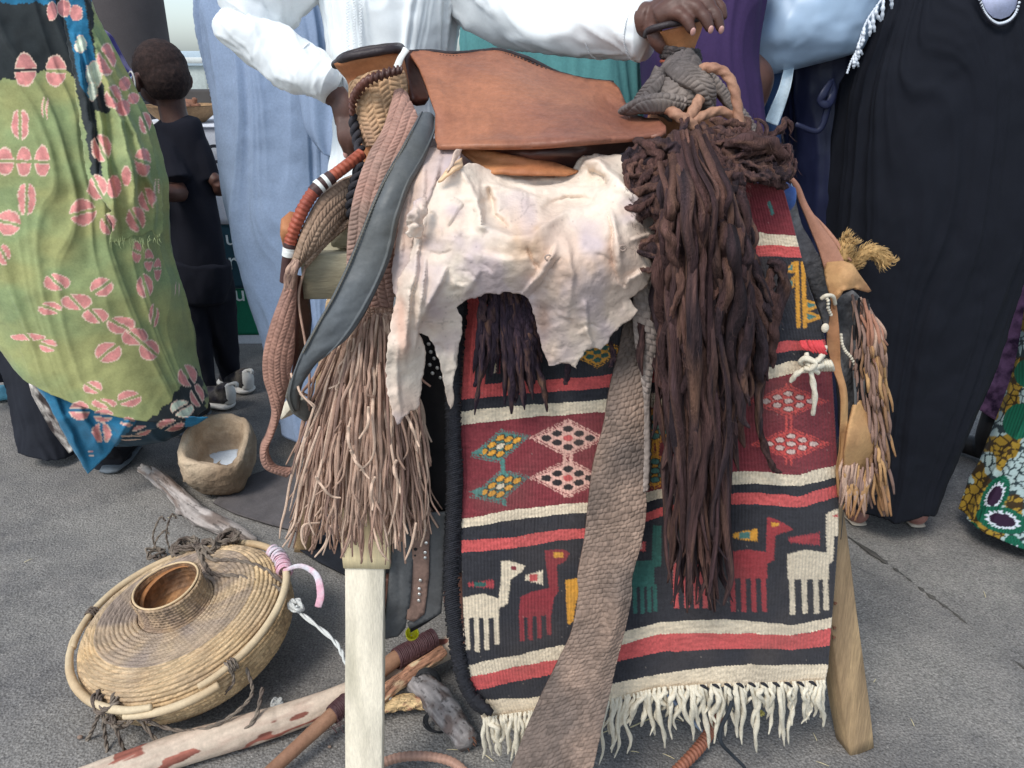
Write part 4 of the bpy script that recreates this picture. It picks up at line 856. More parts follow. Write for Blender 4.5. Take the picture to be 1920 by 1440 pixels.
# ================================================================ SADDLE
sd_ = thing('camel_saddle', 'tan leather camel saddle with two flared horns and a folded leather seat', 'saddle', at(960, 340, 1.35))
MLe = M('tan_leather', lin(160, 104, 76), .48, var=.2, vs=13, bump=.45, bs=110, bd=.003, spec=.4, tint=lin(132, 84, 66), grain=.18, grs=90); MLd = M('dark_leather', lin(96, 56, 44), .45, var=.3, vs=14, bump=.25, bs=120, spec=.45, tint=lin(60, 38, 34))
MLb = M('black_binding', lin(52, 44, 46), .5, var=.2, bump=.5, bs=180); MLo = M('orange_leather', lin(186, 126, 84), .6, var=.16, vs=18, bump=.3, bs=200, tint=lin(160, 100, 66))
# seat flap
seat_poly = [(765, 98), (800, 97), (850, 101), (905, 97), (935, 95), (985, 109), (1050, 139), (1100, 151), (1148, 156), (1160, 168), (1172, 195), (1186, 216), (1210, 224), (1235, 226), (1249, 240), (1249, 250), (1235, 257), (1180, 262), (1130, 265), (1070, 269), (1000, 275), (900, 277), (822, 278), (816, 262), (817, 215), (808, 190), (798, 160), (785, 128)]
sc_ = [(765, 98, 1.34), (850, 100, 1.36), (935, 95, 1.38), (1050, 139, 1.38), (1150, 157, 1.36), (1186, 216, 1.27), (1249, 245, 1.18), (1130, 262, 1.15), (1000, 272, 1.13), (900, 275, 1.13), (820, 276, 1.15), (812, 190, 1.23), (790, 135, 1.30), (900, 190, 1.235), (1000, 200, 1.235), (1090, 210, 1.225)]
sheet('seat', seat_poly, sc_, MLe, sd_, step=6, th=.006, noise=.0035, ns=.012, seed=2, folds=[([(820, 268), (1000, 264), (1130, 255), (1245, 243)], .010, 9), ([(840, 120), (950, 150), (1060, 185)], .006, 25), ([(1120, 175), (1160, 215), (1200, 240)], -.01, 16), ([(805, 120), (835, 200), (835, 262)], .004, 14)])
ed = [(765, 98, 1.338), (800, 96, 1.35), (850, 100, 1.357), (905, 96, 1.37), (935, 94, 1.377), (985, 108, 1.38), (1050, 138, 1.38), (1100, 150, 1.372), (1150, 156, 1.36)]
tube_ob('seat_binding', A(ed), .0035, MLb, sd_, n=8, m=90, rf=lambda s, p: 1+.25*n2(s, p, 60, .5, 3))
tube_ob('stitching', A([(x+3, y+6, Y-.006) for x, y, Y in ed]), .0014, MLb, sd_, n=6, m=260, rf=lambda s, p: 1+.9*np.sin(s*420))
tube_ob('seat_piping', A([(821, 275, 1.145), (900, 274, 1.127), (1000, 272, 1.127), (1070, 267, 1.136), (1130, 263, 1.147), (1200, 258, 1.163), (1245, 250, 1.178)]), [.004, .0055, .006, .005, .004], MLe, sd_, n=10, m=60)
# underside of the seat and the tan fold below
sheet('seat_underside', [(835, 272), (1000, 268), (1245, 250), (1215, 268), (1150, 290), (1110, 312), (1085, 330), (1000, 322), (930, 300), (870, 288)], [(835, 272, 1.16), (1000, 268, 1.15), (1245, 250, 1.2), (1100, 320, 1.2), (930, 300, 1.2), (1000, 300, 1.165), (1080, 322, 1.2)], MLd, sd_, step=7, th=.005, folds=[([(880, 282), (1000, 290), (1120, 285)], .02, 12)], seed=3)
sheet('under_flap', [(855, 278), (900, 280), (960, 292), (1040, 306), (1085, 322), (1060, 330), (1000, 330), (940, 327), (915, 326), (890, 305)], [(855, 278, 1.17), (960, 292, 1.15), (1085, 322, 1.15), (940, 327, 1.12), (890, 305, 1.15)], MLo, sd_, step=6, th=.004, folds=[([(912, 322), (960, 318), (1070, 324)], .01, 5), ([(870, 285), (930, 305), (1000, 312)], -.008, 9)], seed=4)
# hidden tree of the saddle: two boards the horns grow from
bo = [at(700, 330, 1.32), at(1300, 330, 1.34)]
beam('saddle_board', at(690, 330, 1.3), at(1330, 330, 1.3), .16, .05, MLd, sd_, up=(0, -.4, 1)); beam('saddle_board', at(700, 330, 1.5), at(1330, 330, 1.5), .16, .05, MLd, sd_, up=(0, .4, 1))
def loft(name, rows, mat, parent, n=40, m=50, pw=2, rf=None, col=None, thick=0, label=None, cap=False):
    PL = cr([at(*a, y) for a, b, y, d in rows], m); PR = cr([at(*b, y) for a, b, y, d in rows], m); D = cr([d for *_, d in rows], m)[:, 0]
    t = np.linspace(0, 2*pi, n, endpoint=False); c, s = np.cos(t), np.sin(t); e = 2/pw
    cx = np.sign(c)*np.abs(c)**e; sy = np.sign(s)*np.abs(s)**e
    ss = np.linspace(0, 1, m); f = 1+(rf(ss[:, None], t[None]) if rf is not None else 0*ss[:, None])
    G = (PL+PR)[:, None]/2+((PR-PL)/2)[:, None]*(cx*f)[..., None]+np.array((0, -1., 0))*((D[:, None]*sy*f)[..., None])
    V = G.reshape(-1, 3); T = None
    if cap:
        V = np.vstack((V, G[0].mean(0), G[-1].mean(0))); i = np.arange(n); i2 = (i+1) % n; k = n*m
        T = np.vstack((np.stack((i2, i, np.full(n, k)), -1), np.stack(((m-1)*n+i, (m-1)*n+i2, np.full(n, k+1)), -1)))
    return mesh_ob(name, V, gridq(m, n, True), mat, parent, T=T, thick=thick, label=label)
# left horn
loft('horn', [((626, 120), (752, 92), 1.30, .045), ((630, 126), (754, 98), 1.30, .046), ((640, 138), (758, 112), 1.30, .04), ((652, 155), (764, 140), 1.30, .034), ((660, 200), (772, 190), 1.30, .032), ((676, 280), (762, 280), 1.31, .035), ((690, 330), (760, 330), 1.32, .04)], MLo, sd_, n=48, m=40, cap=True)
rim = [at(x, y, Y) for x, y, Y in ((628, 122, 1.30), (650, 108, 1.26), (690, 100, 1.255), (730, 93, 1.26), (752, 93, 1.29), (745, 88, 1.33), (700, 92, 1.345), (650, 104, 1.34), (628, 122, 1.30))]
tube_ob('horn_rim', rim, .0062, MLb, sd_, n=12, m=90, rf=lambda s, p: 1+.12*n2(s, p, 30, 1, 3), label='black bound rim of the left horn')
sheet('horn_wing', [(752, 93), (768, 98), (780, 115), (793, 150), (803, 180), (800, 192), (785, 194), (770, 188), (760, 150)], [(752, 93, 1.33), (768, 98, 1.34), (803, 185, 1.31), (770, 188, 1.28), (785, 140, 1.34)], MLd, sd_, step=5, th=.012)
tube_ob('white_tie', A([(762, 92, 1.26), (757, 100, 1.255), (750, 112, 1.252), (743, 131, 1.25)]), [.0055, .0045, .005, .0055], M('white_tape', lin(232, 232, 226), .6, var=.03), sd_, n=8, m=24, flat=.3, up=(0, -1, 0))
# braided leather wrapped round the left horn
BRL = (.012, .0075, .0024)
def wrapcol(base, tint): return cellcol(.012, .0075, base, .3, tint)
MBr = M('braided_leather', attr=True, rough=.72, var=.12, vs=70, bump=.25, bs=400, bd=.0008)
band('horn_wrap', [(653, 158, 1.272), (654, 185, 1.268), (662, 220, 1.265), (672, 255, 1.262), (682, 278, 1.26)], [(757, 131, 1.272), (762, 150, 1.268), (764, 180, 1.265), (762, 215, 1.262), (745, 262, 1.26)], MBr, sd_, nu=90, nv=100, th=.012, bulge=.036, disp=braid(.014, .0075, .003, .7), col=cellcol(.014, .0075, lin(182, 146, 112), .35, lin(150, 118, 98)))
tube_ob('twisted_cord', A([(752, 130, 1.225), (735, 134, 1.215), (712, 142, 1.21), (690, 152, 1.212), (672, 170, 1.225), (662, 190, 1.235), (660, 215, 1.24)]), [.005, .006, .006, .006, .004], MLd, sd_, n=10, m=160, rf=lambda s, p: 1+.35*np.sin(2*p+s*90), label='dark brown twisted cord round the left horn')

# ---- long braided leather strap with cut fringe, left
MFr = M('fringe_leather', lin(182, 150, 130), .75, var=.22, vs=22, bump=.35, bs=260, tint=lin(158, 124, 108)); MFr2 = M('fringe_leather_pale', lin(204, 174, 152), .75, var=.2, vs=22, bump=.35, bs=260); MFr3 = M('fringe_leather_dark', lin(136, 108, 96), .8, var=.25, vs=22, bump=.35, bs=260)
fs = thing('fringed_strap', 'wide pinkish-brown braided leather strap ending in a long cut fringe, left of the saddle', 'leather strap', at(690, 1000, 1.1))
band('braided_strap', [(740, 168, 1.232), (718, 240, 1.19), (690, 290, 1.16), (668, 350, 1.13), (655, 410, 1.11), (650, 470, 1.1), (652, 520, 1.095), (664, 575, 1.09)], [(764, 178, 1.236), (785, 225, 1.2), (790, 290, 1.17), (778, 350, 1.14), (760, 420, 1.12), (752, 480, 1.11), (743, 530, 1.1), (736, 580, 1.095)],
     MBr, fs, nu=84, nv=330, th=.007, bulge=.006, disp=braid(.013, .0068, .0026, .8), col=cellcol(.013, .0068, lin(164, 126, 112), .3, lin(142, 116, 104)))
band('fringe_knots', [(662, 572, 1.085), (664, 590, 1.083)], [(738, 578, 1.09), (737, 598, 1.088)], MBr, fs, nu=110, nv=20, th=.009, bulge=.003, disp=braid(.006, .004, .0035, .8), col=cellcol(.006, .004, lin(176, 142, 122), .3))
LF = []
for i in range(570):
    u = R.random(); lay = R.random()
    x0 = 664+u*74; y0 = 590+R.uniform(-4, 4); spread = (u-.5)*2
    L_ = R.triangular(250, 480, 430) if R.random() < .85 else R.uniform(140, 300)
    bot = y0+L_-abs(spread)*30*(R.random())
    xe = 678+spread*128+R.gauss(0, 14)+(6 if spread < 0 else 0); xe = min(max(xe, 536), 812)
    Yb_ = 1.10-.055*(1-spread**2)*lay+.05*(1-lay)
    pts = []; wx = 0; K = 11; f2 = R.uniform(9, 18); a2 = R.uniform(1, 5.5)
    cu = R.uniform(0, 6.3); am = R.uniform(2, 9)
    for k in range(K+1):
        t = k/K; xx = x0+(xe-x0)*(t**.72)+am*t*sin(cu+t*6)+a2*min(1, t*1.6)*sin(cu*2+t*f2)+R.gauss(0, 1.2)*t; yy = y0+(bot-y0)*t
        if k == K and R.random() < .4: xx += R.uniform(-16, 16); yy -= R.uniform(0, 12)
        pts.append((xx, yy, 1.09+(Yb_-1.09)*min(1, t*2.2)+.006*sin(cu*3+t*8)-.008*lay*abs(sin(cu+t*f2*.7))))
    w = R.uniform(.0014, .0027); tw = R.uniform(0, pi)
    if i < 285: tube_ob('fringe_strip', A(pts), [w*.9, w, w*1.1, w, w*.7], R.choice((MFr, MFr, MFr2, MFr3)), fs, n=6, m=44, flat=.3, up=(sin(tw)*.5, -1, .1))
    else: LF.append(tube(A([(a, b, c+.006) for a, b, c in pts]), [w*.9, w, w*1.1, w, w*.7], n=6, m=36, flat=.3, up=(sin(tw)*.5, -1, .1)))
V, Q, T = merge(LF); o = mesh_ob('inner_fringe', V, Q, MFr, fs, T=T); o['kind'] = 'stuff'
for k in range(7):   # stray curls thrown across the front
    x, y = R.uniform(585, 790), R.uniform(720, 930); a = R.uniform(-.7, .7); pts = []
    for j in range(6):
        pts.append((x, y, 1.03+.004*sin(j*2))); x += 13*sin(a); y += 13*cos(a); a += R.uniform(-.45, .45)
    tube_ob('fringe_strip', A(pts), [.0022, .0026, .0022, .0015], MFr2, fs, n=6, m=30, flat=.4, up=(0, -1, 0))
# long strays at the bottom left
for pts in ([(590, 760, 1.07), (565, 840, 1.08), (545, 900, 1.1), (536, 950, 1.1), (527, 985, 1.1), (524, 1010, 1.1)], [(600, 800, 1.07), (575, 870, 1.08), (560, 930, 1.1), (552, 980, 1.09), (535, 1010, 1.09)], [(600, 980, 1.08), (570, 985, 1.07), (566, 1010, 1.07), (574, 1030, 1.07)], [(620, 985, 1.08), (610, 1020, 1.07), (590, 1045, 1.07)], [(700, 990, 1.07), (712, 1030, 1.06), (728, 1052, 1.06)], [(780, 980, 1.07), (772, 1020, 1.07), (760, 1050, 1.07)], [(545, 700, 1.09), (560, 735, 1.07), (590, 760, 1.06)], [(600, 660, 1.08), (565, 690, 1.06), (560, 730, 1.055), (588, 764, 1.05)]):
    tube_ob('fringe_strip', A(pts), [.002, .0023, .002, .0012], MFr2, fs, n=6, m=24, flat=.45, up=(0, -1, 0))

# ---- dark grey-green leather band across it
MG1 = M('grey_leather', lin(92, 96, 100), .5, var=.16, vs=8, bump=.4, bs=120, bd=.0015, spec=.4, tint=lin(78, 78, 74)); MG2 = M('grey_leather_worn', lin(104, 100, 92), .7, var=.2, vs=12, bump=.6, bs=120)
gl = thing('leather_band', 'smooth blue-grey leather band slanting down over the braided strap', 'leather band', at(640, 700, 1.05))
band('band', [(786, 214, 1.20), (772, 240, 1.16), (745, 290, 1.12), (712, 350, 1.085), (682, 420, 1.065), (654, 490, 1.05), (626, 550, 1.04), (592, 610, 1.04), (565, 660, 1.045), (548, 705, 1.055), (540, 742, 1.07), (548, 770, 1.09)],
     [(816, 226, 1.21), (813, 256, 1.17), (795, 300, 1.12), (768, 350, 1.085), (748, 410, 1.065), (732, 480, 1.05), (705, 545, 1.04), (675, 600, 1.03), (640, 645, 1.03), (598, 672, 1.045), (568, 710, 1.065), (556, 752, 1.09)], MG1, gl, nu=44, nv=200, th=.0045, bulge=.008, disp=lambda x, y, W_, u: .0035*np.exp(-((u-.93)/.03)**2)+.0035*np.exp(-((u-.07)/.03)**2)+.0025*n2(x, y, 22, 22, 2, 3)+.0016*np.sin(y*300+20*u)*np.clip((y-.5)*6, 0, 1)*np.sin(u*pi))
tube_ob('stitched_edge', A([(774, 246, 1.150), (747, 294, 1.112), (715, 352, 1.077), (685, 422, 1.057), (657, 492, 1.042), (629, 552, 1.032), (595, 612, 1.032), (568, 662, 1.037)]), .0013, MG2, gl, n=6, m=300, rf=lambda s, p: 1+.5*np.sin(s*500))
sheet('curled_end', [(545, 712), (536, 745), (548, 775), (570, 790), (590, 783), (602, 758), (584, 745), (566, 752), (556, 740)], [(545, 712, 1.07), (536, 745, 1.08), (570, 790, 1.10), (602, 758, 1.12), (566, 745, 1.1)], MG2, gl, step=5, th=.004)
tube_ob('thin_thong', A([(572, 300+200, 1.13), (560, 560, 1.12), (572, 640, 1.11), (580, 700, 1.1), (578, 760, 1.1)]), .002, MFr, gl, n=6, m=40)

# ---- looping narrow braided strap on the far left
lp = thing('braided_loop', 'narrow braided leather girth looping down to the left of the fringe', 'leather strap', at(520, 890, 1.15))
cl = cellcol(.009, .006, lin(164, 138, 116), .3, lin(146, 118, 98)); cl2 = cellcol(.009, .006, lin(158, 118, 102), .3, lin(120, 96, 88))
band('upper_braid', [(668, 328, 1.2), (640, 340, 1.17), (600, 372, 1.14), (570, 425, 1.125), (553, 470, 1.12), (545, 492, 1.12)], [(672, 395, 1.2), (650, 412, 1.17), (622, 440, 1.14), (592, 470, 1.13), (570, 492, 1.125), (560, 505, 1.12)], MBr, lp, nu=60, nv=150, th=.008, bulge=.007, disp=braid(.011, .0065, .0024, .8), col=cl)
band('upper_edge', [(655, 410, 1.165), (625, 428, 1.15), (595, 460, 1.135), (568, 490, 1.125)], [(662, 420, 1.17), (635, 440, 1.155), (603, 470, 1.14), (575, 502, 1.13)], MBr, lp, nu=14, nv=110, th=.004, bulge=.004, disp=braid(.006, .006, .002), col=cl)
for k in range(7):
    a = k*.9; tube_ob('knot_strand', A([(556+4*sin(a), 488, 1.105), (548+7*sin(a+1), 505, 1.10), (544+7*sin(a+2.2), 520, 1.105), (541+6*sin(a+3), 545, 1.11)]), [.003, .0045, .003], MFr3 if k % 2 else MFr, lp, n=7, m=16)
band('lower_braid', [(541, 515, 1.115), (524, 560, 1.11), (506, 610, 1.105), (494, 660, 1.105), (493, 705, 1.11), (504, 745, 1.115), (509, 780, 1.12), (500, 815, 1.12), (489, 838, 1.12), (488, 862, 1.12), (500, 882, 1.12), (535, 895, 1.13)],
     [(558, 515, 1.12), (556, 560, 1.115), (553, 610, 1.11), (552, 660, 1.11), (545, 700, 1.115), (537, 740, 1.12), (526, 780, 1.125), (514, 812, 1.125), (504, 838, 1.125), (507, 858, 1.125), (520, 872, 1.13), (548, 878, 1.135)], MBr, lp, nu=46, nv=300, th=.007, bulge=.008, disp=braid(.009, .006, .0018, .8), col=cl2)
sheet('loop_lining', [(556, 515), (575, 520), (583, 600), (575, 680), (556, 745), (540, 745), (550, 690), (556, 600)], [(556, 515, 1.13), (575, 520, 1.16), (583, 600, 1.17), (556, 745, 1.15), (550, 650, 1.13)], MLd, lp, step=6, th=.004)
# ---- red braided cord with white bands
rc = thing('red_cord', 'rust-red braided leather cord bound with white and dark brown bands, far left', 'leather cord', at(540, 500, 1.14))
MRd = M('rust_leather', lin(164, 84, 62), .5, var=.2, vs=30, bump=.3, bs=300, tint=lin(140, 70, 56)); MDb = M('brown_binding', lin(74, 52, 50), .5, var=.2, bump=.3); MWb = M('white_band', lin(228, 228, 222), .5, var=.04)
cp = cr(A([(676, 290, 1.2), (648, 312, 1.17), (620, 333, 1.15), (596, 352, 1.14), (576, 378, 1.13), (560, 410, 1.125), (547, 445, 1.125), (540, 480, 1.125), (534, 530, 1.13)]), 200)
for a, b, r, mt, nm in ((0, 48, .0085, MRd, 'cord'), (48, 56, .0098, MDb, 'binding'), (56, 61, .0105, MWb, 'white_band'), (61, 68, .0098, MDb, 'binding'), (68, 74, .0105, MWb, 'white_band'), (74, 84, .0098, MDb, 'binding'), (84, 158, .0088, MRd, 'cord'), (158, 164, .0092, MDb, 'binding'), (164, 174, .0092, MWb, 'white_band'), (174, 199, .008, MDb, 'binding')):
    wv = (lambda s, p, n_=(b-a): 1+.13*np.sin(3*p+s*n_*.5)*np.sin(3*p-s*n_*.5)) if nm == 'cord' else (lambda s, p: 1+.03*n2(s, p, 6, 1, 2))
    tube_ob(nm, cp[a:b+1:2] if b-a > 6 else cp[a:b+1], r, mt, rc, n=18, m=max(10, (b-a)*2), rf=wv)
sheet('leather_tab', [(543, 398), (556, 400), (558, 412), (546, 440), (538, 468), (531, 462), (527, 440), (528, 412)], [(543, 398, 1.15), (556, 405, 1.15), (528, 420, 1.13), (535, 465, 1.14), (540, 430, 1.12)], MLo, rc, step=5, th=.004, folds=[([(532+3*k, 412+k), (534+3*k, 455)], .002, 1.2) for k in range(6)])
sheet('dark_flap', [(592, 355), (572, 368), (555, 392), (562, 398), (580, 385)], [(592, 355, 1.15), (572, 368, 1.16), (555, 392, 1.16), (580, 385, 1.15)], MDb, rc, step=5, th=.003)
# black twisted rope between
rp = cr(A([(668, 196, 1.26), (664, 230, 1.25), (670, 262, 1.24), (676, 290, 1.21), (672, 320, 1.18), (664, 350, 1.165), (658, 380, 1.16), (660, 410, 1.16)]), 60)
tw = thing('black_rope', 'black twisted rope hanging from the left horn between the braided straps', 'rope', rp[-1])
for k in range(2):
    ph_ = k*pi; T_, U_, B_ = frames(rp); s_ = np.linspace(0, 1, 60)[:, None]; P_ = rp+(U_*np.cos(s_*42+ph_)+B_*np.sin(s_*42+ph_))*.0042
    tube_ob('strand', P_, .0045, M('black_wool', lin(52, 50, 54), .95, var=.35, vs=60, bump=.8), tw, n=8, m=120)
sheet('printed_cloth_corner', [(668, 282), (674, 300), (650, 312), (622, 330), (640, 312)], [(668, 282, 1.3), (674, 300, 1.3), (622, 330, 1.3)], M('navy_print', lin(52, 56, 92), .8, var=.5, vs=90, tint=lin(160, 60, 62)), wmn, step=5)
# ================================================================ GOATSKINS
MSkn = M('goatskin', attr=True, rough=.62, var=.06, vs=30, bump=.8, bs=42, bd=.006, spec=.3, grain=.05, grs=90)
def skin_col(base, seed, stains=()):
    def f(X, Y):
        b = np.array(base); t = np.clip(.5+.75*n2(X, Y, .009, .009, seed, 3), 0, 1)[..., None]
        c = np.array(lin(208, 180, 162))*(1-t)+b*t
        t = np.clip(n2(X, Y, .014, .012, seed+5, 3)*1.6-.2, 0, 1)[..., None]; c = c*(1-t)+np.array(lin(190, 172, 170))*t
        for sx, sy, rx, ry, cc, k in stains:
            e = np.exp(-(((X-sx)/rx)**2+((Y-sy)/ry)**2)*(1+.6*n2(X, Y, .05, .05, 8, 2)))*k; e = e[..., None]; c = c*(1-e)+np.array(lin(cc))*e
        # fine scar lines and specks
        a = n2(X+8*n2(X, Y, .03, .03, 2, 2), Y, .022, .022, seed+9, 2); ln = (np.abs(a) < .008) & (n2(X, Y, .012, .012, seed+2, 1) > .25)
        c[ln] *= .78
        sp = n2(X, Y, .22, .22, seed+12, 1) > .86; c[sp] *= .72
        return c*(1+.05*n2(X, Y, .1, .1, 3, 2))[..., None]
    return f
g2 = sheet('goatskin', [(785, 284), (815, 276), (850, 278), (866, 282), (862, 300), (850, 322), (825, 345), (812, 360), (808, 400), (800, 430), (790, 455), (775, 470), (768, 500), (752, 530), (744, 556), (737, 548), (735, 510), (741, 470), (748, 420), (757, 372), (765, 325)],
     [(785, 284, 1.17), (850, 278, 1.16), (866, 282, 1.15), (760, 370, 1.10), (810, 380, 1.07), (740, 500, 1.07), (790, 450, 1.06), (745, 550, 1.06), (800, 320, 1.11)], MSkn, None, step=4, th=.0014, rag=1.6, noise=.004, ns=.03, colf=skin_col(lin(196, 184, 180), 3), seed=5,
     folds=[([(800, 290), (790, 380), (770, 470)], .014, 9), ([(830, 290), (815, 340), (790, 400)], .012, 8), ([(770, 340), (755, 430), (748, 500)], .01, 7)])
tag(g2, 'narrow greyish goatskin hanging beside the smooth leather band', 'goatskin')
big = [(813, 352), (822, 335), (845, 322), (867, 312), (880, 306), (900, 310), (928, 322), (960, 327), (1000, 330), (1050, 326), (1073, 322), (1082, 305), (1094, 293), (1112, 289), (1130, 292), (1142, 292), (1153, 289), (1180, 294), (1205, 303), (1222, 313), (1232, 335), (1240, 356), (1252, 382), (1256, 405), (1252, 424), (1240, 428), (1236, 402), (1229, 420), (1227, 437), (1220, 460), (1216, 478), (1225, 500), (1222, 512), (1214, 534), (1196, 548), (1180, 560), (1186, 570), (1197, 583), (1180, 602), (1168, 606), (1157, 620), (1142, 632), (1140, 645), (1127, 654), (1110, 652), (1096, 660), (1086, 672), (1080, 692), (1070, 682), (1053, 680), (1040, 685), (1030, 685), (1022, 668), (1016, 650), (1012, 630), (1006, 608), (1002, 590), (996, 572), (990, 560), (983, 554), (965, 549), (947, 548), (930, 551), (912, 551), (895, 556), (878, 561), (862, 569), (857, 575), (862, 588), (867, 600), (866, 627), (860, 653), (855, 690), (850, 715), (852, 742), (846, 766), (838, 750), (833, 722), (826, 685), (815, 652), (802, 632), (790, 624), (783, 624), (790, 634), (798, 662), (796, 692), (790, 722), (784, 768), (770, 770), (752, 790), (744, 796), (734, 772), (727, 735), (723, 700), (725, 660), (730, 622), (736, 590), (742, 562), (748, 522), (766, 492), (772, 470), (778, 448), (772, 436), (770, 428), (779, 410), (790, 402), (797, 385)]
ctl = [(813, 352, 1.08), (867, 314, 1.10), (928, 322, 1.13), (1000, 330, 1.15), (1073, 322, 1.16), (1112, 289, 1.15), (1153, 289, 1.16), (1222, 313, 1.14), (1252, 400, 1.10), (1240, 428, 1.09), (1228, 500, 1.045), (1180, 560, 1.04), (1197, 583, 1.045), (1140, 640, 1.05), (1080, 690, 1.06), (1030, 685, 1.065), (1000, 600, 1.05), (983, 555, 1.03), (912, 551, 1.03), (860, 572, 1.04), (866, 627, 1.06), (846, 766, 1.08), (790, 628, 1.05), (752, 790, 1.02), (724, 700, 1.02), (742, 560, 1.03), (772, 470, 1.05), (790, 402, 1.06),
       (850, 420, 1.035), (900, 480, 1.01), (1000, 400, 1.06), (1000, 470, 1.0), (1080, 420, 1.04), (1100, 540, 1.005), (1180, 450, 1.02), (1160, 360, 1.07), (1050, 600, 1.03), (800, 560, 1.015), (760, 650, 1.005), (900, 350, 1.10), (960, 360, 1.11)]
wrk_ = []
for i in range(90):
    x, y = R.uniform(735, 1225), R.uniform(320, 690); a = R.choice((R.uniform(-.5, .5), R.uniform(.9, 1.9))); l_ = R.uniform(18, 60); c_ = R.uniform(-.02, .02)
    wrk_.append(([(x, y), (x+l_*.5*cos(a), y+l_*.5*sin(a)), (x+l_*cos(a+c_*l_), y+l_*sin(a+c_*l_))], R.choice((-1, 1))*R.uniform(.0014, .0036), R.uniform(1.8, 4.5)))
bg_ = sheet('goatskin', big, ctl, MSkn, None, step=3.2, th=.0014, rag=2.2, noise=.005, ns=.012, seed=7, colf=skin_col(lin(222, 205, 188), 7, [(985, 468, 34, 30, (206, 168, 134), .75), (752, 600, 9, 60, (196, 150, 128), .7), (1018, 590, 16, 30, (180, 150, 132), .8), (1022, 610, 9, 36, (150, 122, 110), .5), (850, 395, 20, 14, (190, 172, 172), .8), (797, 450, 7, 14, (140, 110, 104), .6), (1175, 395, 20, 12, (206, 176, 150), .5), (1140, 500, 8, 26, (210, 180, 160), .4), (758, 640, 8, 30, (200, 162, 142), .6)]),
     folds=wrk_+[([(895, 345), (903, 390), (905, 425), (955, 445), (1000, 440), (1060, 395), (1130, 385)], .020, 10), ([(905, 345), (960, 355), (1010, 372)], .010, 7), ([(920, 350), (925, 400), (960, 430)], -.022, 15), ([(1010, 395), (1060, 370), (1120, 375)], -.016, 14), ([(1082, 322), (1100, 302), (1125, 300), (1150, 325), (1180, 360), (1225, 395)], .026, 10), ([(1100, 318), (1130, 330), (1140, 355)], -.02, 9),
            ([(1142, 390), (1148, 440), (1152, 500), (1162, 530)], -.012, 5), ([(1150, 390), (1158, 450), (1166, 520)], .01, 9), ([(860, 320), (885, 350), (900, 400), (905, 430)], .016, 7), ([(790, 420), (778, 500), (765, 600), (760, 700)], .014, 9), ([(800, 480), (790, 560), (775, 660)], .012, 7), ([(840, 500), (800, 580), (780, 620)], .014, 9),
            ([(980, 556), (1012, 510), (1035, 480), (1045, 455)], .012, 6), ([(990, 560), (1026, 512), (1050, 480)], -.009, 5), ([(990, 460), (1012, 505)], -.008, 4), ([(1095, 610), (1110, 652)], .01, 5), ([(1095, 560), (1100, 620)], .008, 6), ([(1225, 400), (1200, 385), (1192, 410), (1210, 430)], .012, 6), ([(1180, 450), (1225, 435)], .008, 5), ([(1172, 545), (1180, 520), (1215, 500)], .01, 6),
            ([(930, 332), (1000, 338), (1070, 330)], .006, 4), ([(950, 345), (1040, 350), (1110, 340)], .006, 4), ([(1000, 362), (1060, 352), (1120, 352)], .005, 4), ([(835, 375), (850, 372), (865, 385), (850, 400), (838, 430)], .006, 4), ([(850, 640), (856, 700), (848, 760)], .006, 5), ([(745, 640), (742, 720), (752, 780)], .006, 6), ([(925, 400), (945, 395), (950, 408), (935, 425)], -.005, 3), ([(870, 470), (950, 490), (1010, 480)], .006, 16), ([(1060, 440), (1075, 520), (1060, 600)], .007, 12), ([(900, 500), (870, 560)], .007, 10)])
tag(bg_, 'large ragged cream goatskin draped over the front of the saddle', 'goatskin')
sheet('curled_edge', [(800, 368), (790, 372), (776, 378), (775, 395), (764, 402), (762, 415), (768, 428), (760, 436), (768, 446), (790, 446), (795, 430), (792, 412), (800, 400)], [(800, 368, 1.05), (776, 378, 1.03), (762, 415, 1.025), (768, 446, 1.03), (795, 430, 1.04), (785, 400, 1.015)], MSkn, bg_, step=3.5, th=.003, rag=1.5, noise=.008, ns=.05, colf=skin_col(lin(236, 220, 204), 9), folds=[([(780, 385), (790, 420)], .012, 5), ([(765, 420), (795, 425)], .01, 4)])
sheet('turned_flap', [(866, 296), (868, 312), (850, 322), (830, 338), (822, 342), (838, 318), (852, 305)], [(866, 296, 1.13), (868, 312, 1.1), (822, 342, 1.07), (850, 315, 1.08)], M('yellow_skin', lin(222, 186, 148), .6, var=.1), bg_, step=4, th=.003, rag=1)
sheet('edge_roll', [(866, 280), (858, 296), (848, 312), (838, 322), (842, 312), (850, 292), (856, 280)], [(866, 280, 1.11), (838, 322, 1.07), (850, 295, 1.09)], MSkn, bg_, step=3.5, th=.003, rag=1.5, colf=skin_col(lin(224, 208, 196), 9))
for cx_, cy_ in ((1168, 465), (1028, 483)):
    V, Q, T = tube([at(cx_+6*cos(a), cy_+5*sin(a), rbf(ctl)(cx_, cy_)-.012) for a in np.linspace(0, 6, 12)], .0011, n=6, m=30); mesh_ob('healed_hole', V, Q, M('skin_scar', lin(160, 140, 128), .7), bg_, T=T)

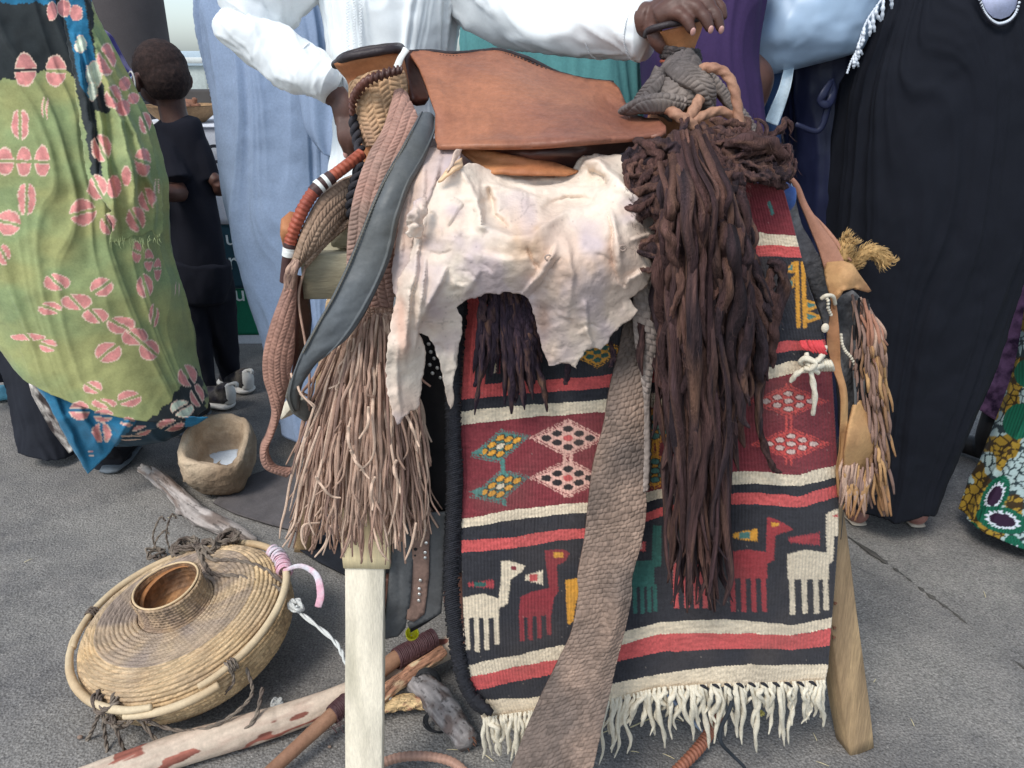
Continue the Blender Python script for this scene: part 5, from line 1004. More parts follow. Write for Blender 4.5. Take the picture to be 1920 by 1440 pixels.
# ================================================================ RUG
UK = [0, .14, .26, .377, .536, .703, .783, .893, 1]
BND = [[430, 425, 420, 415, 400, 352, 342, 338, 350], [525, 520, 515, 510, 490, 455, 440, 436, 442], [548, 543, 538, 532, 512, 478, 463, 459, 462], [570, 565, 560, 553, 533, 500, 485, 480, 482], [726, 714, 710, 704, 686, 665, 650, 638, 637], [749, 739, 733, 728, 714, 690, 675, 658, 655], [771, 761, 755, 749, 736, 710, 695, 677, 673],
       [797, 785, 778, 772, 761, 735, 718, 700, 692], [972, 955, 945, 940, 915, 885, 883, 889, 870], [991, 974, 964, 958, 933, 908, 907, 912, 893], [1013, 1006, 993, 988, 950, 925, 922, 930, 907], [1036, 1028, 1013, 1003, 966, 945, 944, 952, 930], [1246, 1228, 1210, 1195, 1166, 1161, 1163, 1171, 1156], [1270, 1249, 1235, 1218, 1188, 1187, 1187, 1191, 1177],
       [1296, 1275, 1262, 1245, 1222, 1217, 1216, 1218, 1210], [1312, 1308, 1300, 1285, 1262, 1248, 1246, 1246, 1245], [1352, 1340, 1330, 1318, 1295, 1288, 1286, 1285, 1282]]
CB = np.array(lin(50, 49, 54)); CR_ = np.array(lin(198, 88, 86)); CM = np.array(lin(128, 54, 60)); CC = np.array(lin(220, 202, 176)); CG = np.array(lin(214, 152, 60)); CT = np.array(lin(84, 128, 120)); CTD = np.array(lin(52, 96, 88))
BC = [CM, CC, CR_, CB, CR_, CB, CC, CM, CC, CB, CR_, CB, CC, CR_, CB, CC]
NU, NRIB = 450, 112
uu = np.linspace(0, 1, NU); rows = []; bid = []
rib = np.abs(np.sin(uu*NRIB*pi))
def xl(y): return np.interp(y, [330, 480, 560, 700, 780, 900, 1000, 1150, 1230, 1300, 1350], [880, 880, 876, 868, 862, 868, 864, 868, 872, 885, 905])
def xr(y): return np.interp(y, [335, 350, 400, 440, 470, 540, 600, 640, 690, 760, 900, 1000, 1100, 1160, 1250, 1290], [1445, 1468, 1482, 1492, 1500, 1518, 1540, 1548, 1560, 1564, 1573, 1572, 1565, 1560, 1553, 1545])
for b in range(len(BND)-1):
    y0 = np.interp(uu, UK, BND[b])+1.6*n2(uu, b*3., 30, 1, 5, 2)+1.1*(rib-.5); y1 = np.interp(uu, UK, BND[b+1])+1.6*n2(uu, (b+1)*3., 30, 1, 5, 2)+1.1*(rib-.5)
    k = max(4, int((y1-y0).mean()/1.9))
    for j in range(k):
        rows.append(y0+(y1-y0)*j/(k-1)*(1 if j < k-1 else .9999)); bid.append(b)
RY = np.array(rows); bid = np.array(bid); RX = xl(RY)+(xr(RY)-xl(RY))*uu[None]
col = np.array([BC[b] for b in bid])[:, None, :]*np.ones((1, NU, 1))
wt = n2(RX, RY, .04, .25, 3, 3); col = col*(1+.16*wt)[..., None]
QX = RX+.9*np.sin(RY*1.1); QY = RY                          # motif coordinates with woven stair edges
qx = np.round(QX/3.2)*3.2+(QX-np.round(QX/3.2)*3.2)*.3
def put(m, c, v=.1): col[m] = (np.array(c)*(1+v*wt)[..., None])[m]
def poly(p, c): put(inpoly(QX, QY, p), c)
def diamond(cx, cy, w, h, oc, ic, cen, shear=0, dark=None, ow=8, oh=4.6, sgn=1):
    x = QX-cx; y = QY-cy+shear*x*sgn
    d = np.abs(x)/w+np.abs(y)/h
    dots = .11*np.sign(np.sin(x*.75))*np.sign(np.sin(y*1.4))
    put(d < 1+dots, oc)
    for j, (a, b) in enumerate([(0, 0), (0, -.52), (0, .52), (-.3, -.26), (.3, -.26), (-.3, .26), (.3, .26), (-.6, 0), (.6, 0)]):
        e = ((x-a*w)/ow)**2+((y-b*h)/oh)**2
        if dark is not None: put((e < 1.75), dark)
        put(e < 1, cen if j == 0 else ic)
pk = lin(226, 176, 160)
for cy_ in (821, 896): diamond(1065, cy_, 68, 33, pk, lin(50, 44, 46), CR_, ow=9.5, oh=6)
for x_ in (1059, 1071): poly([(x_-3, 848), (x_+3, 848), (x_+3, 872), (x_-3, 872)], pk); poly([(x_-3, 926), (x_+3, 926), (x_+3, 932), (x_-3, 932)], pk)
for x_ in (1060, 1070): poly([(x_-2.5, 787), (x_+2.5, 787), (x_+2.5, 796), (x_-2.5, 796)], pk)
for cy_ in (836, 912): diamond(938, cy_, 52, 29, CT, CG, CC, shear=.35, dark=lin(60, 60, 52), ow=7.5, oh=5, sgn=1)
poly([(939, 860), (947, 860), (947, 888), (939, 888)], CT); poly([(941, 935), (949, 935), (949, 948), (941, 948)], CT)
poly([(880, 850), (905, 838), (905, 852)], CT); poly([(878, 922), (905, 912), (905, 928)], CT)
rd2 = lin(206, 84, 78)
for cy_ in (752, 832): diamond(1478+(cy_-752)*.06, cy_, 70, 28, rd2, lin(214, 184, 172), lin(214, 184, 172), dark=lin(120, 40, 46), ow=8, oh=4.4)
for x_ in (1474, 1483): poly([(x_-2, 722), (x_+2, 722), (x_+2, 870), (x_-2, 870)], rd2) if False else (poly([(x_-2, 778), (x_+2, 778), (x_+2, 808), (x_-2, 808)], rd2), poly([(x_-2, 858), (x_+2, 858), (x_+2, 872), (x_-2, 872)], rd2), poly([(x_-2, 718), (x_+2, 718), (x_+2, 726), (x_-2, 726)], rd2))
for cy_ in (800, 882): diamond(1228, cy_, 50, 33, CG, CT, CT, dark=lin(60, 50, 40), ow=8, oh=5)
poly([(1219, 828), (1226, 828), (1226, 856), (1219, 856)], CG); poly([(1230, 828), (1236, 828), (1236, 856), (1230, 856)], CG)
# woven beasts
def legs(xs, y0, y1, c, w=5):
    for x, yy in xs: poly([(x-w, y0), (x+w, y0), (x+w+2, yy), (x-w+2, yy)], c)
poly([(868, 1120), (905, 1112), (935, 1122), (939, 1088), (939, 1052), (956, 1051), (985, 1060), (978, 1072), (957, 1086), (952, 1132), (936, 1140), (936, 1158), (870, 1158)], CC)
legs([(875, 1218), (893, 1222), (911, 1218), (930, 1208)], 1150, 0, CC, 4.6); poly([(958, 1061), (968, 1061), (968, 1069), (958, 1069)], CM)
poly([(976, 1118), (1000, 1108), (1030, 1102), (1024, 1060), (1021, 1032), (1045, 1029), (1062, 1031), (1068, 1038), (1060, 1052), (1044, 1060), (1047, 1108), (1038, 1122), (1034, 1152), (972, 1158)], lin(140, 52, 58))
legs([(977, 1202), (993, 1200), (1010, 1196), (1028, 1190)], 1148, 0, lin(140, 52, 58), 4.4); poly([(1038, 1035), (1056, 1035), (1056, 1045), (1038, 1045)], CG)
poly([(1060, 1088), (1088, 1082), (1092, 1110), (1080, 1130), (1075, 1165), (1064, 1172)], CG)
poly([(1185, 1052), (1222, 1050), (1224, 985), (1240, 985), (1240, 1060), (1226, 1064), (1226, 1100), (1180, 1100)], CTD); legs([(1189, 1150), (1203, 1150), (1216, 1148), (1227, 1146)], 1095, 0, CTD, 3.8)
poly([(1262, 1050), (1318, 1050), (1318, 1095), (1262, 1095)], CR_); legs([(1266, 1140), (1286, 1140), (1304, 1140), (1321, 1140)], 1090, 0, CR_, 4.6); poly([(1318, 1000), (1330, 1000), (1330, 1060), (1318, 1060)], CR_)
mr = lin(152, 58, 62)
poly([(1368, 1034), (1400, 1030), (1436, 1034), (1438, 969), (1450, 971), (1486, 990), (1484, 994), (1453, 1003), (1451, 1050), (1438, 1056), (1438, 1084), (1368, 1084)], mr); legs([(1373, 1147), (1393, 1147), (1412, 1147), (1431, 1147)], 1080, 0, mr, 4.6); poly([(1446, 979), (1460, 980), (1460, 986), (1446, 987)], CG)
poly([(1476, 1038), (1510, 1030), (1549, 1036), (1548, 965), (1556, 958), (1576, 953), (1576, 1000), (1564, 1006), (1562, 1050), (1554, 1058), (1554, 1086), (1476, 1086)], CC); legs([(1484, 1152), (1507, 1150), (1529, 1150), (1547, 1144)], 1082, 0, CC, 5)
poly([(1560, 968), (1570, 962), (1570, 970)], CR_)
def wing(x0, x1, yc, h, oc, ic):
    m = (QX > x0) & (QX < x1) & (np.abs(QY-yc+.03*(QX-x0)) < h*(.35+.65*(QX-x0)/(x1-x0))+1.5*np.sin(QX*1.2)); put(m, oc)
    m = (QX > x0+(x1-x0)*.25) & (QX < x1-(x1-x0)*.3) & (np.abs(QY-yc+.03*(QX-x0)) < h*.5); put(m, ic)
wing(877, 926, 1096, 8, lin(160, 64, 68), CTD); wing(985, 1018, 1083, 13, CC, CR_); wing(1375, 1420, 1004, 12, CG, CT); wing(1478, 1536, 1012, 12, lin(160, 60, 66), lin(170, 66, 70)); wing(1190, 1210, 1025, 10, CR_, pk)
# patterns of the upper dark field
for x_ in (1493, 1505): poly([(x_-4, 490), (x_+4, 490), (x_+8, 615), (x_, 615)], CG)
for y_ in (500, 528): poly([(1489, y_-12), (1468, y_+10), (1489, y_+12)], CG); poly([(1486, y_-6), (1476, y_+6), (1486, y_+7)], CT)
for y_ in (572, 594): poly([(1510, y_-12), (1548, y_), (1512, y_+12)], CG); poly([(1513, y_-6), (1532, y_), (1514, y_+6)], CT)
poly([(1425, 590), (1450, 578), (1455, 590), (1438, 602)], lin(140, 50, 56)); poly([(1430, 592), (1440, 588), (1440, 594)], CC)
poly([(1438, 380), (1444, 376), (1452, 402), (1446, 404)], CT)
poly([(1225, 622), (1268, 616), (1270, 658), (1226, 662)], CR_); poly([(1240, 630), (1266, 626), (1266, 650), (1240, 654)], pk); poly([(1231, 620), (1234, 620), (1234, 664), (1231, 664)], CB)
m_ = (RX < xl(RY)+22) & (bid[:, None] == 3); put(m_, CR_); m_ = (RX > xl(RY)+34) & (RX < xl(RY)+42) & (bid[:, None] == 3); put(m_, CR_)
poly([(920, 655), (930, 655), (930, 700), (920, 700)], CC); poly([(932, 655), (938, 655), (938, 700), (932, 700)], CM); poly([(944, 640), (962, 640), (966, 690), (944, 690)], CM); poly([(946, 648), (956, 648), (958, 658), (946, 660)], CG); poly([(990, 640), (1010, 645), (1010, 672), (992, 670)], CG); poly([(978, 660), (986, 660), (986, 700), (978, 700)], CM)
diamond(1120, 660, 46, 28, CG, CTD, CTD, shear=.1)
# depth: gentle undulation, lower right turns away
rugY = rbf([(870, 560, 1.15), (870, 900, 1.135), (880, 1300, 1.125), (1000, 700, 1.14), (1060, 1000, 1.12), (1020, 1300, 1.13), (1130, 560, 1.14), (1200, 900, 1.14), (1200, 1250, 1.125), (1340, 600, 1.11), (1340, 1000, 1.12), (1340, 1280, 1.12), (1450, 345, 1.13), (1480, 450, 1.12), (1500, 700, 1.11), (1500, 1000, 1.12), (1540, 1270, 1.14), (1560, 700, 1.16), (1575, 950, 1.16), (1560, 1150, 1.16), (900, 430, 1.2), (1100, 430, 1.2), (1250, 420, 1.17)])
RYd = rugY(RX, RY)+.006*np.sin(RX*.022+RY*.004)*np.clip((RY-650)/300, 0, 1)
mud = (np.clip(n2(RX, RY, .01, .01, 31, 3), 0, 1)*.25)[..., None]; col = col*(1-mud)+np.array(lin(120, 105, 95))*mud*.6+col*0
sp = n2(RX, RY, .3, .3, 44, 1) > .9; col[sp] = col[sp]*.5+np.array(lin(190, 175, 160))*.5
G = atA(RX, RY, RYd); Nn = norms(G)
G = G+Nn*(.0011*rib[None]+.0005*np.sin(RY*2.1))[..., None]
V, Q = closed(G, Nn, .006); cc = np.concatenate((col, col[:, ::-1]), 1)
rug = thing('kilim_rug', 'woven wool kilim with red, black and cream bands and rows of long-necked animals', 'rug', at(1200, 1290, 1.13))
mesh_ob('weave', V, Q, M('wool_weave', attr=True, rough=.95, var=.12, vs=160, bump=.6, bs=420, bd=.0015, sheen=.1), rug, col=cc)
# black whipped selvedge on the left: wool wrapped turn by turn
MWo = M('black_wool_yarn', lin(42, 42, 47), .95, var=.4, vs=90, bump=.8, bs=300); sv = cr([(864, 556, 1.138), (856, 640, 1.132), (850, 720, 1.128), (849, 800, 1.122), (851, 900, 1.12), (848, 1000, 1.12), (846, 1100, 1.117), (855, 1200, 1.117), (868, 1270, 1.117), (890, 1315, 1.117), (912, 1334, 1.12)], 260)
L = []
for i in range(258):
    x, y, Y_ = sv[i]; w = np.interp(y, [556, 700, 900, 1200, 1334], [12, 12, 13, 13, 8]); j = R.uniform(-2, 2)
    L.append(tube([at(x-w+j, y+6, Y_+.004), at(x-w*.4, y+2.5, Y_-.008), at(x+w*.5, y-2, Y_-.007), at(x+w+R.uniform(-2, 4), y-4, Y_+.001)], R.uniform(.0016, .0024), n=6, m=9, rf=lambda s, p: 1+.25*n2(s, p, 8, 1, i)))
V, Q, T = merge(L); o = mesh_ob('selvedge', V, Q, MWo, rug, T=T)
tube_ob('selvedge_core', A([tuple(q) for q in sv[::12]]), [.009, .010, .010, .006], MWo, rug, n=10, m=80, flat=.5, up=(0, -1, 0))
tube_ob('selvedge_tail', A([(890, 1306, 1.115), (903, 1322, 1.108), (918, 1334, 1.108), (912, 1338, 1.11)]), [.009, .009, .007, .004], MWo, rug, n=10, m=40, rf=lambda s, p: 1+.2*np.sin(3*p+s*30))
# end fringe
MFg = M('cream_yarn', lin(212, 202, 182), .95, var=.14, vs=70, bump=.6, bs=260, bd=.0015)
for i in range(104):
    u = (i+R.uniform(.1, .9))/104; y0 = float(np.interp(u, UK, BND[-1])); x0 = float(xl(y0)+(xr(y0)-xl(y0))*u)
    if u < .1: L_ = R.uniform(35, 95)
    else: L_ = R.triangular(28, 105, 58) if R.random() < .9 else R.uniform(90, 125)
    Yf = float(rugY(x0, y0)); dr = R.gauss(0, 10)+(8 if u < .12 else 0)-(14 if .34 < u < .5 else 0); b = R.uniform(-9, 9)
    pts = [(x0, y0-7, Yf-.004), (x0+R.uniform(-2, 2), y0+4, Yf-.008), (x0+dr*.3+b, y0+L_*.4, Yf-.006+R.uniform(-.012, .008)), (x0+dr*.7-b*.5, y0+L_*.75, Yf-.004), (x0+dr+R.uniform(-6, 6), y0+L_, Yf+R.uniform(-.01, .01))]
    r = R.uniform(.0026, .0046); ph = R.uniform(0, 6)
    tube_ob('fringe_tassel', A(pts), [r*.7, r*1.1, r*1.2, r, r*.35], MFg, rug, n=9, m=36, rf=lambda s, p, ph=ph: 1+.22*np.sin(2*p+s*26+ph)+.12*n2(s, p, 9, 1, int(ph*9)))
for i in range(10):
    u = .66+i*.034; y0 = float(np.interp(u, UK, BND[-1])); x0 = float(xl(y0)+(xr(y0)-xl(y0))*u); Yf = float(rugY(x0, y0))-.008
    tube_ob('dark_stitch', A([(x0-7, y0-5, Yf), (x0, y0-3, Yf-.004), (x0+7, y0+3, Yf)]), [.0015, .003, .0015], MWo, rug, n=7, m=8)
# white knotted tassel at the right edge
kn = A([(1522, 690, 1.085)])[0]
for pts in ([(1548, 650, 1.11), (1540, 668, 1.09), (1526, 682, 1.08)], [(1512, 662, 1.09), (1514, 678, 1.08), (1522, 690, 1.075), (1535, 700, 1.08)], [(1560, 690, 1.12), (1545, 684, 1.095), (1530, 690, 1.08), (1516, 694, 1.08)], [(1515, 690, 1.08), (1495, 700, 1.08), (1482, 716, 1.085)], [(1520, 695, 1.075), (1524, 715, 1.075), (1528, 745, 1.075), (1524, 778, 1.08)], [(1505, 685, 1.085), (1500, 678, 1.08), (1512, 672, 1.075), (1528, 680, 1.07), (1520, 692, 1.07), (1508, 690, 1.075)]):
    tube_ob('knotted_cord', A(pts), [.003, .0042, .0042, .003], MFg, rug, n=9, m=30, rf=lambda s, p: 1+.15*np.sin(2*p+s*20), label=None)
for i in range(9):
    x = 1512+i*5.5; tube_ob('cord_stitch', A([(x, 672+i*.6, 1.097), (x+4, 682+i*.4, 1.09), (x+6, 694, 1.1)]), .0028, MFg, rug, n=7, m=10)
for i in range(12):
    x = R.uniform(1500, 1542); tube_ob('red_tuft', A([(x, 640, 1.1), (x+4, 650, 1.092), (x+R.uniform(4, 16), 662+R.uniform(-6, 4), 1.09)]), [.003, .003, .001], M('red_yarn', lin(200, 70, 74), .95, var=.25), rug, n=6, m=10)

# ================================================================ LONG SCALE-BRAIDED STRAP
st_ = thing('scale_strap', 'long grey-brown strap of fish-scale braided leather hanging in front of the rug to the ground', 'leather strap', at(1040, 1500, 1.0))
MSc = M('scale_leather', attr=True, rough=.7, var=.1, vs=80, bump=.3, bs=420, bd=.0008)
sc1 = cellcol(.0100, .0088, lin(138, 116, 102), .4, lin(104, 90, 82)); dsc = lambda x, y, W_, u: scales(.0100, .0088, .0021)(x, y+.25*x, W_, u)
band('strap', [(1172, 600, 1.115), (1160, 660, 1.108), (1142, 730, 1.1), (1130, 800, 1.093), (1112, 870, 1.085), (1102, 950, 1.08), (1096, 1010, 1.075), (1083, 1080, 1.067), (1084, 1120, 1.063), (1070, 1190, 1.055), (1042, 1250, 1.045), (1012, 1310, 1.03), (985, 1370, 1.01), (958, 1440, .985), (925, 1520, .96)],
     [(1225, 600, 1.115), (1222, 660, 1.108), (1216, 730, 1.1), (1212, 800, 1.093), (1208, 870, 1.085), (1212, 950, 1.078), (1204, 1010, 1.072), (1186, 1080, 1.062), (1184, 1120, 1.058), (1170, 1190, 1.05), (1155, 1250, 1.038), (1142, 1310, 1.022), (1128, 1370, 1.0), (1112, 1440, .975), (1090, 1520, .95)],
     MSc, st_, nu=120, nv=760, th=.007, bulge=.004, disp=lambda x, y, W_, u: dsc(x, y, W_, u)+.012*np.exp(-((u-.75)/.16)**2)*np.exp(-((y-.52)/.09)**2)+.006*n2(x, y, 12, 9, 4, 2), col=sc1)
band('folded_strap', [(1206, 460, 1.07), (1194, 520, 1.072), (1186, 580, 1.075), (1190, 640, 1.078), (1200, 700, 1.082), (1208, 760, 1.088), (1212, 840, 1.09), (1208, 920, 1.085)], [(1248, 460, 1.07), (1242, 520, 1.072), (1240, 580, 1.075), (1232, 640, 1.078), (1224, 700, 1.08), (1218, 760, 1.083), (1217, 840, 1.083), (1215, 920, 1.08)],
     MSc, st_, nu=44, nv=260, th=.006, bulge=.005, disp=lambda x, y, W_, u: scales(.0125, .0105, .0024)(x, y-.5*x, W_, u), col=cellcol(.0125, .0105, lin(146, 132, 124), .3))

# ================================================================ WOOL LOCKS
LC = [np.array(lin(64, 46, 47)), np.array(lin(88, 62, 57)), np.array(lin(106, 76, 66)), np.array(lin(48, 38, 42)), np.array(lin(76, 54, 52)), np.array(lin(56, 44, 48))]
MLk = M('matted_wool', attr=True, rough=1.0, var=.25, vs=90, bump=1.0, bs=520, bd=.004, spec=.25, grain=.4, grs=480, stretch=(1, 1, .09))
wl2 = thing('wool_tassel', 'huge tassel of long dark brown dreadlocked wool hanging over the rug from the right horn', 'wool tassel', at(1330, 1140, 1.05))
def lock(pts, r, parent, m=60, n=13, cc=None):
    sd2 = R.randint(0, 900); c0 = cc if cc is not None else R.choice(LC); c1 = (c0+R.choice(LC))/2; k = R.uniform(10, 26); tw_ = R.choice((-1, 1))*R.uniform(12, 34)
    P = np.array([at(*q) for q in pts])
    rr = np.interp(np.linspace(0, 1, 13), [0, .06, .3, .7, .9, 1], [.5, .75, 1.05, 1.0, .75, .2])*r*np.array([R.uniform(.86, 1.16) for _ in range(13)])
    rf = lambda s_, p: 1+.24*np.sin(2*p+s_*k*1.6)+.15*np.sin(5*p+s_*tw_)+.22*n2(np.cos(p)*1.3+s_*k*.25, s_*k*.4+np.sin(p)*1.3, 1, 1, sd2, 4)
    V, Q, T = tube(P, rr, n=n, m=m, rf=rf)
    s_, p = np.meshgrid(np.linspace(0, 1, m), np.linspace(0, 2*pi, n, endpoint=False), indexing='ij')
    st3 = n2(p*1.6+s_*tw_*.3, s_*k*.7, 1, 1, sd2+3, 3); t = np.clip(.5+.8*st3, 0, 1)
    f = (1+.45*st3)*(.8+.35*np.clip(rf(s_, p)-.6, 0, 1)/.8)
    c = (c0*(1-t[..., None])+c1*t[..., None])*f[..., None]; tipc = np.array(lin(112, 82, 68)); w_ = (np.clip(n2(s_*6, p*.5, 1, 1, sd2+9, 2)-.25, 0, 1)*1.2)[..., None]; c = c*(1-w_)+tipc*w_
    c = np.vstack((c.reshape(-1, 3), c[0, :1], c[-1, :1]))
    return mesh_ob('lock', V, Q, MLk, parent, T=T, col=c)
def hairs(path_pts, k, parent, r=.0003):
    pass
paths = []
for i in range(150):
    u = (i+R.random())/105 if i < 105 else R.random(); lay = R.random()
    x0 = 1240+u*165; y0 = 395+R.uniform(-40, 50)+(0 if u < .8 else 40)
    kind = R.random()
    L_ = R.uniform(640, 800) if kind < .5 else R.uniform(280, 620)
    if u < .12: L_ = min(L_, R.uniform(200, 700))
    if u > .74: L_ = min(L_, R.uniform(200, 420))
    ye = min(y0+L_, 1150-abs(u-.5)*60*R.random())
    xe = 1256+u*135+R.gauss(0, 16); xe = min(max(xe, 1250), 1392) if ye > 850 else x0-12*u+R.gauss(0, 22)
    ph, am = R.uniform(0, 6.3), R.uniform(3, 15); K = 12; pts = []; fr = R.uniform(5, 13)
    Yl = 1.085-.075*lay; kx = 1292+(u-.5)*95+R.gauss(0, 10); ky = R.uniform(246, 285)
    pts = [(kx, ky, 1.155-.03*lay), (kx*.55+x0*.45+R.gauss(0, 5), ky*.5+y0*.5, 1.095-.05*lay)]
    for k in range(K+1):
        t = k/K; pts.append((x0+(xe-x0)*t+am*sin(ph+fr*t)*(.45+.8*t)+R.gauss(0, 1.6), y0+(ye-y0)*t, Yl-.03*sin(pi*min(1, t*1.5))*lay+.012*sin(ph*2+6*t)+(-.03 if t < .15 else 0)))
    if R.random() < .35: pts[-1] = (pts[-1][0]+R.uniform(-22, 22), pts[-1][1]-R.uniform(5, 25), pts[-1][2])
    r = R.choice((R.uniform(.0036, .0055), R.uniform(.0055, .0086)))*(1 if ye > 700 else .85); lock(pts, r, wl2, m=int(40+L_/10)); paths.append(pts)
# matted mound over the horn's foot: tresses flowing outwards from the knot
mpoly = [(1160, 244), (1215, 222), (1300, 214), (1370, 232), (1400, 262), (1462, 272), (1478, 300), (1462, 322), (1400, 318), (1412, 440), (1395, 500), (1240, 500), (1225, 400), (1196, 300)]
i = 0
while i < 165:
    cx_, cy_ = R.uniform(1160, 1478), R.uniform(214, 500)
    if not inpoly(np.array([cx_]), np.array([cy_]), mpoly)[0]: continue
    if cy_ > 350 and R.random() < .75: continue
    Y0 = float(np.interp(cy_, [214, 260, 330, 500], [1.195, 1.125, 1.07, 1.03]))+.03*((cx_-1320)/150)**2
    th_ = math.atan2(cy_-205, cx_-1300)+R.gauss(0, .55); cv = R.gauss(0, .17); x, y = cx_, cy_; pts = []; stp = R.uniform(9, 15); K = R.randint(7, 12); f3 = R.uniform(0, 6)
    for k in range(K):
        pts.append((x, y, Y0-.018*sin(pi*k/(K-1))-.0006*(y-cy_)*.5)); x += stp*cos(th_); y += stp*sin(th_)+1.5; th_ += cv+.28*sin(f3+k*1.1)
        if x > 1470 or (x > 1408 and 335 < y): th_ = th_*.4+pi/2*.6+.5; 
        if x < 1185: th_ = pi/2-.2
        if x > 1400 and y > 345: break
    if len(pts) < 4 or any(p_[0] < 1264 and p_[1] < 268 for p_ in pts): continue
    i += 1; paths.append([pts[0], pts[len(pts)//2], pts[-1]]); lock(pts, R.choice((R.uniform(.0026, .0045), R.uniform(.0045, .0075))), wl2, m=46)
for i in range(14):   # a few long ones sweep out to the right edge
    x0 = R.uniform(1330, 1400); y0 = R.uniform(380, 450); xe = R.uniform(1405, 1446); ye = R.uniform(600, 730); f3 = R.uniform(0, 6)
    pts = [(x0+(xe-x0)*sin(pi/2*t)+6*sin(f3+t*8), y0+(ye-y0)*t, 1.035+.03*t+.01*sin(f3+6*t)) for t in np.linspace(0, 1, 10)]; paths.append(pts); lock(pts, R.uniform(.005, .0085), wl2, m=60)
for pts, r in (([(1192, 296, 1.12), (1198, 320, 1.085), (1206, 345, 1.075), (1216, 375, 1.065), (1230, 402, 1.07), (1246, 425, 1.08)], .0055), ([(1360, 270, 1.1), (1400, 266, 1.08), (1435, 268, 1.09), (1460, 285, 1.1), (1466, 305, 1.11), (1458, 318, 1.12)], .0095), ([(1400, 335, 1.08), (1430, 335, 1.08), (1460, 345, 1.1), (1476, 352, 1.12)], .006), ([(1345, 470, 1.0), (1318, 485, .995), (1308, 515, .995), (1314, 548, 1.0), (1326, 540, 1.0), (1334, 510, 1.0), (1338, 480, 1.005)], .008),
               ([(1440, 490, 1.07), (1462, 500, 1.06), (1470, 540, 1.06), (1458, 590, 1.065), (1440, 620, 1.07)], .008), ([(1450, 500, 1.07), (1440, 540, 1.06), (1452, 580, 1.06), (1446, 640, 1.07), (1450, 690, 1.08)], .008), ([(1190, 262, 1.15), (1215, 275, 1.1), (1240, 290, 1.085), (1225, 320, 1.09), (1238, 360, 1.08)], .008), ([(1205, 285, 1.13), (1235, 270, 1.09), (1262, 280, 1.08), (1270, 310, 1.07)], .0085),
               ([(1434, 700, 1.07), (1425, 760, 1.07), (1424, 800, 1.07), (1438, 850, 1.075), (1452, 880, 1.08), (1466, 886, 1.09)], .0045), ([(1420, 600, 1.04), (1428, 650, 1.04), (1424, 700, 1.045), (1420, 730, 1.06), (1424, 820, 1.06)], .007), ([(1270, 640, 1.01), (1290, 660, .99), (1300, 690, .99), (1285, 720, 1.0), (1262, 740, 1.02)], .009)):
    lock(pts, r, wl2, m=50)
# fuzz: fine loose hair standing off the locks - stuff
L = []
for i in range(7000):
    pts = R.choice(paths); k = R.randint(0, len(pts)-2); f = R.random(); x = pts[k][0]*(1-f)+pts[k+1][0]*f+R.uniform(-9, 9); y = pts[k][1]*(1-f)+pts[k+1][1]*f; Y_ = pts[k][2]-R.uniform(.006, .013)
    if y > 1140 or Y_ < .9: continue
    q = at(x, y, Y_); a = R.uniform(0, 6.3); d = np.array((cos(a), R.uniform(-.4, .1), sin(a)-.4))*R.uniform(.004, .014); e = np.array((R.uniform(-1, 1), 0, R.uniform(-1, 1)))*.004
    L.append((q, q+d*.5+e, q+d))
Vs = []; 
for q, w_, e in L:
    o_ = np.array((.00016, 0, .00012)); Vs += [q-o_, q+o_, w_+o_, w_-o_, e]
Vs = np.array(Vs); b_ = np.arange(len(L))*5; Qf = np.stack((b_, b_+1, b_+2, b_+3), -1); Tf = np.stack((b_+3, b_+2, b_+4), -1)
o = mesh_ob('loose_wool', Vs, Qf, M('wool_hair', lin(80, 60, 56), .9, bump=0), wl2, T=Tf); o['kind'] = 'stuff'
# small dark tassel seen under the goatskin
w3 = thing('wool_tassel', 'small purple-black wool tassel showing in the gap below the goatskin', 'wool tassel', at(960, 760, 1.1))
for i in range(38):
    x0 = R.uniform(908, 992); y0 = R.uniform(525, 545); u = (x0-950)/42; 
    ye = R.triangular(630, 780, 680); xe = 955+u*66+R.gauss(0, 6)
    pts = [(x0, y0, 1.09), (x0+(xe-x0)*.25+R.uniform(-3, 3), y0+(ye-y0)*.33, 1.075), (x0+(xe-x0)*.6+R.uniform(-5, 5), y0+(ye-y0)*.66, 1.08), (xe, ye, 1.105)]
    lock(pts, R.uniform(.0032, .006), w3, m=50, cc=np.array(lin(58, 46, 58)))
for pts in ([(985, 600, 1.09), (1000, 660, 1.09), (1018, 720, 1.1), (1026, 772, 1.115)], [(930, 600, 1.09), (912, 660, 1.09), (898, 710, 1.1), (888, 725, 1.11)], [(960, 620, 1.085), (964, 680, 1.09), (968, 730, 1.1), (966, 756, 1.11)], [(1060, 650, 1.1), (1064, 690, 1.1), (1062, 712, 1.11), (1058, 722, 1.11)], [(1144, 640, 1.1), (1150, 670, 1.09), (1142, 690, 1.09)]): lock(pts, .004, w3, m=36, cc=np.array(lin(58, 46, 58)))
# ================================================================ LEATHER PANEL AND BAG PARTS
hp_ = thing('saddle_bag', 'dark studded leather bag with curled toe hanging between the pale post and the rug', 'leather panel', at(770, 1190, 1.16))
MPn = M('panel_leather', lin(88, 88, 88), .65, var=.22, vs=14, bump=.45, bs=110, tint=lin(66, 64, 64)); MPb = M('panel_brown', lin(128, 102, 90), .75, var=.25, vs=20, bump=.5, bs=140); MPk = M('black_hide', lin(30, 27, 28), .8, var=.3, bump=.3, bs=120)
sheet('hide', [(782, 600), (830, 590), (858, 600), (850, 760), (842, 900), (836, 1050), (826, 1150), (800, 1168), (770, 1185), (760, 1000), (770, 800)], [(782, 600, 1.19), (858, 600, 1.17), (842, 900, 1.16), (826, 1150, 1.15), (770, 1185, 1.15), (765, 900, 1.18), (805, 900, 1.17)], MPk, hp_, step=9, th=.005, noise=.004)
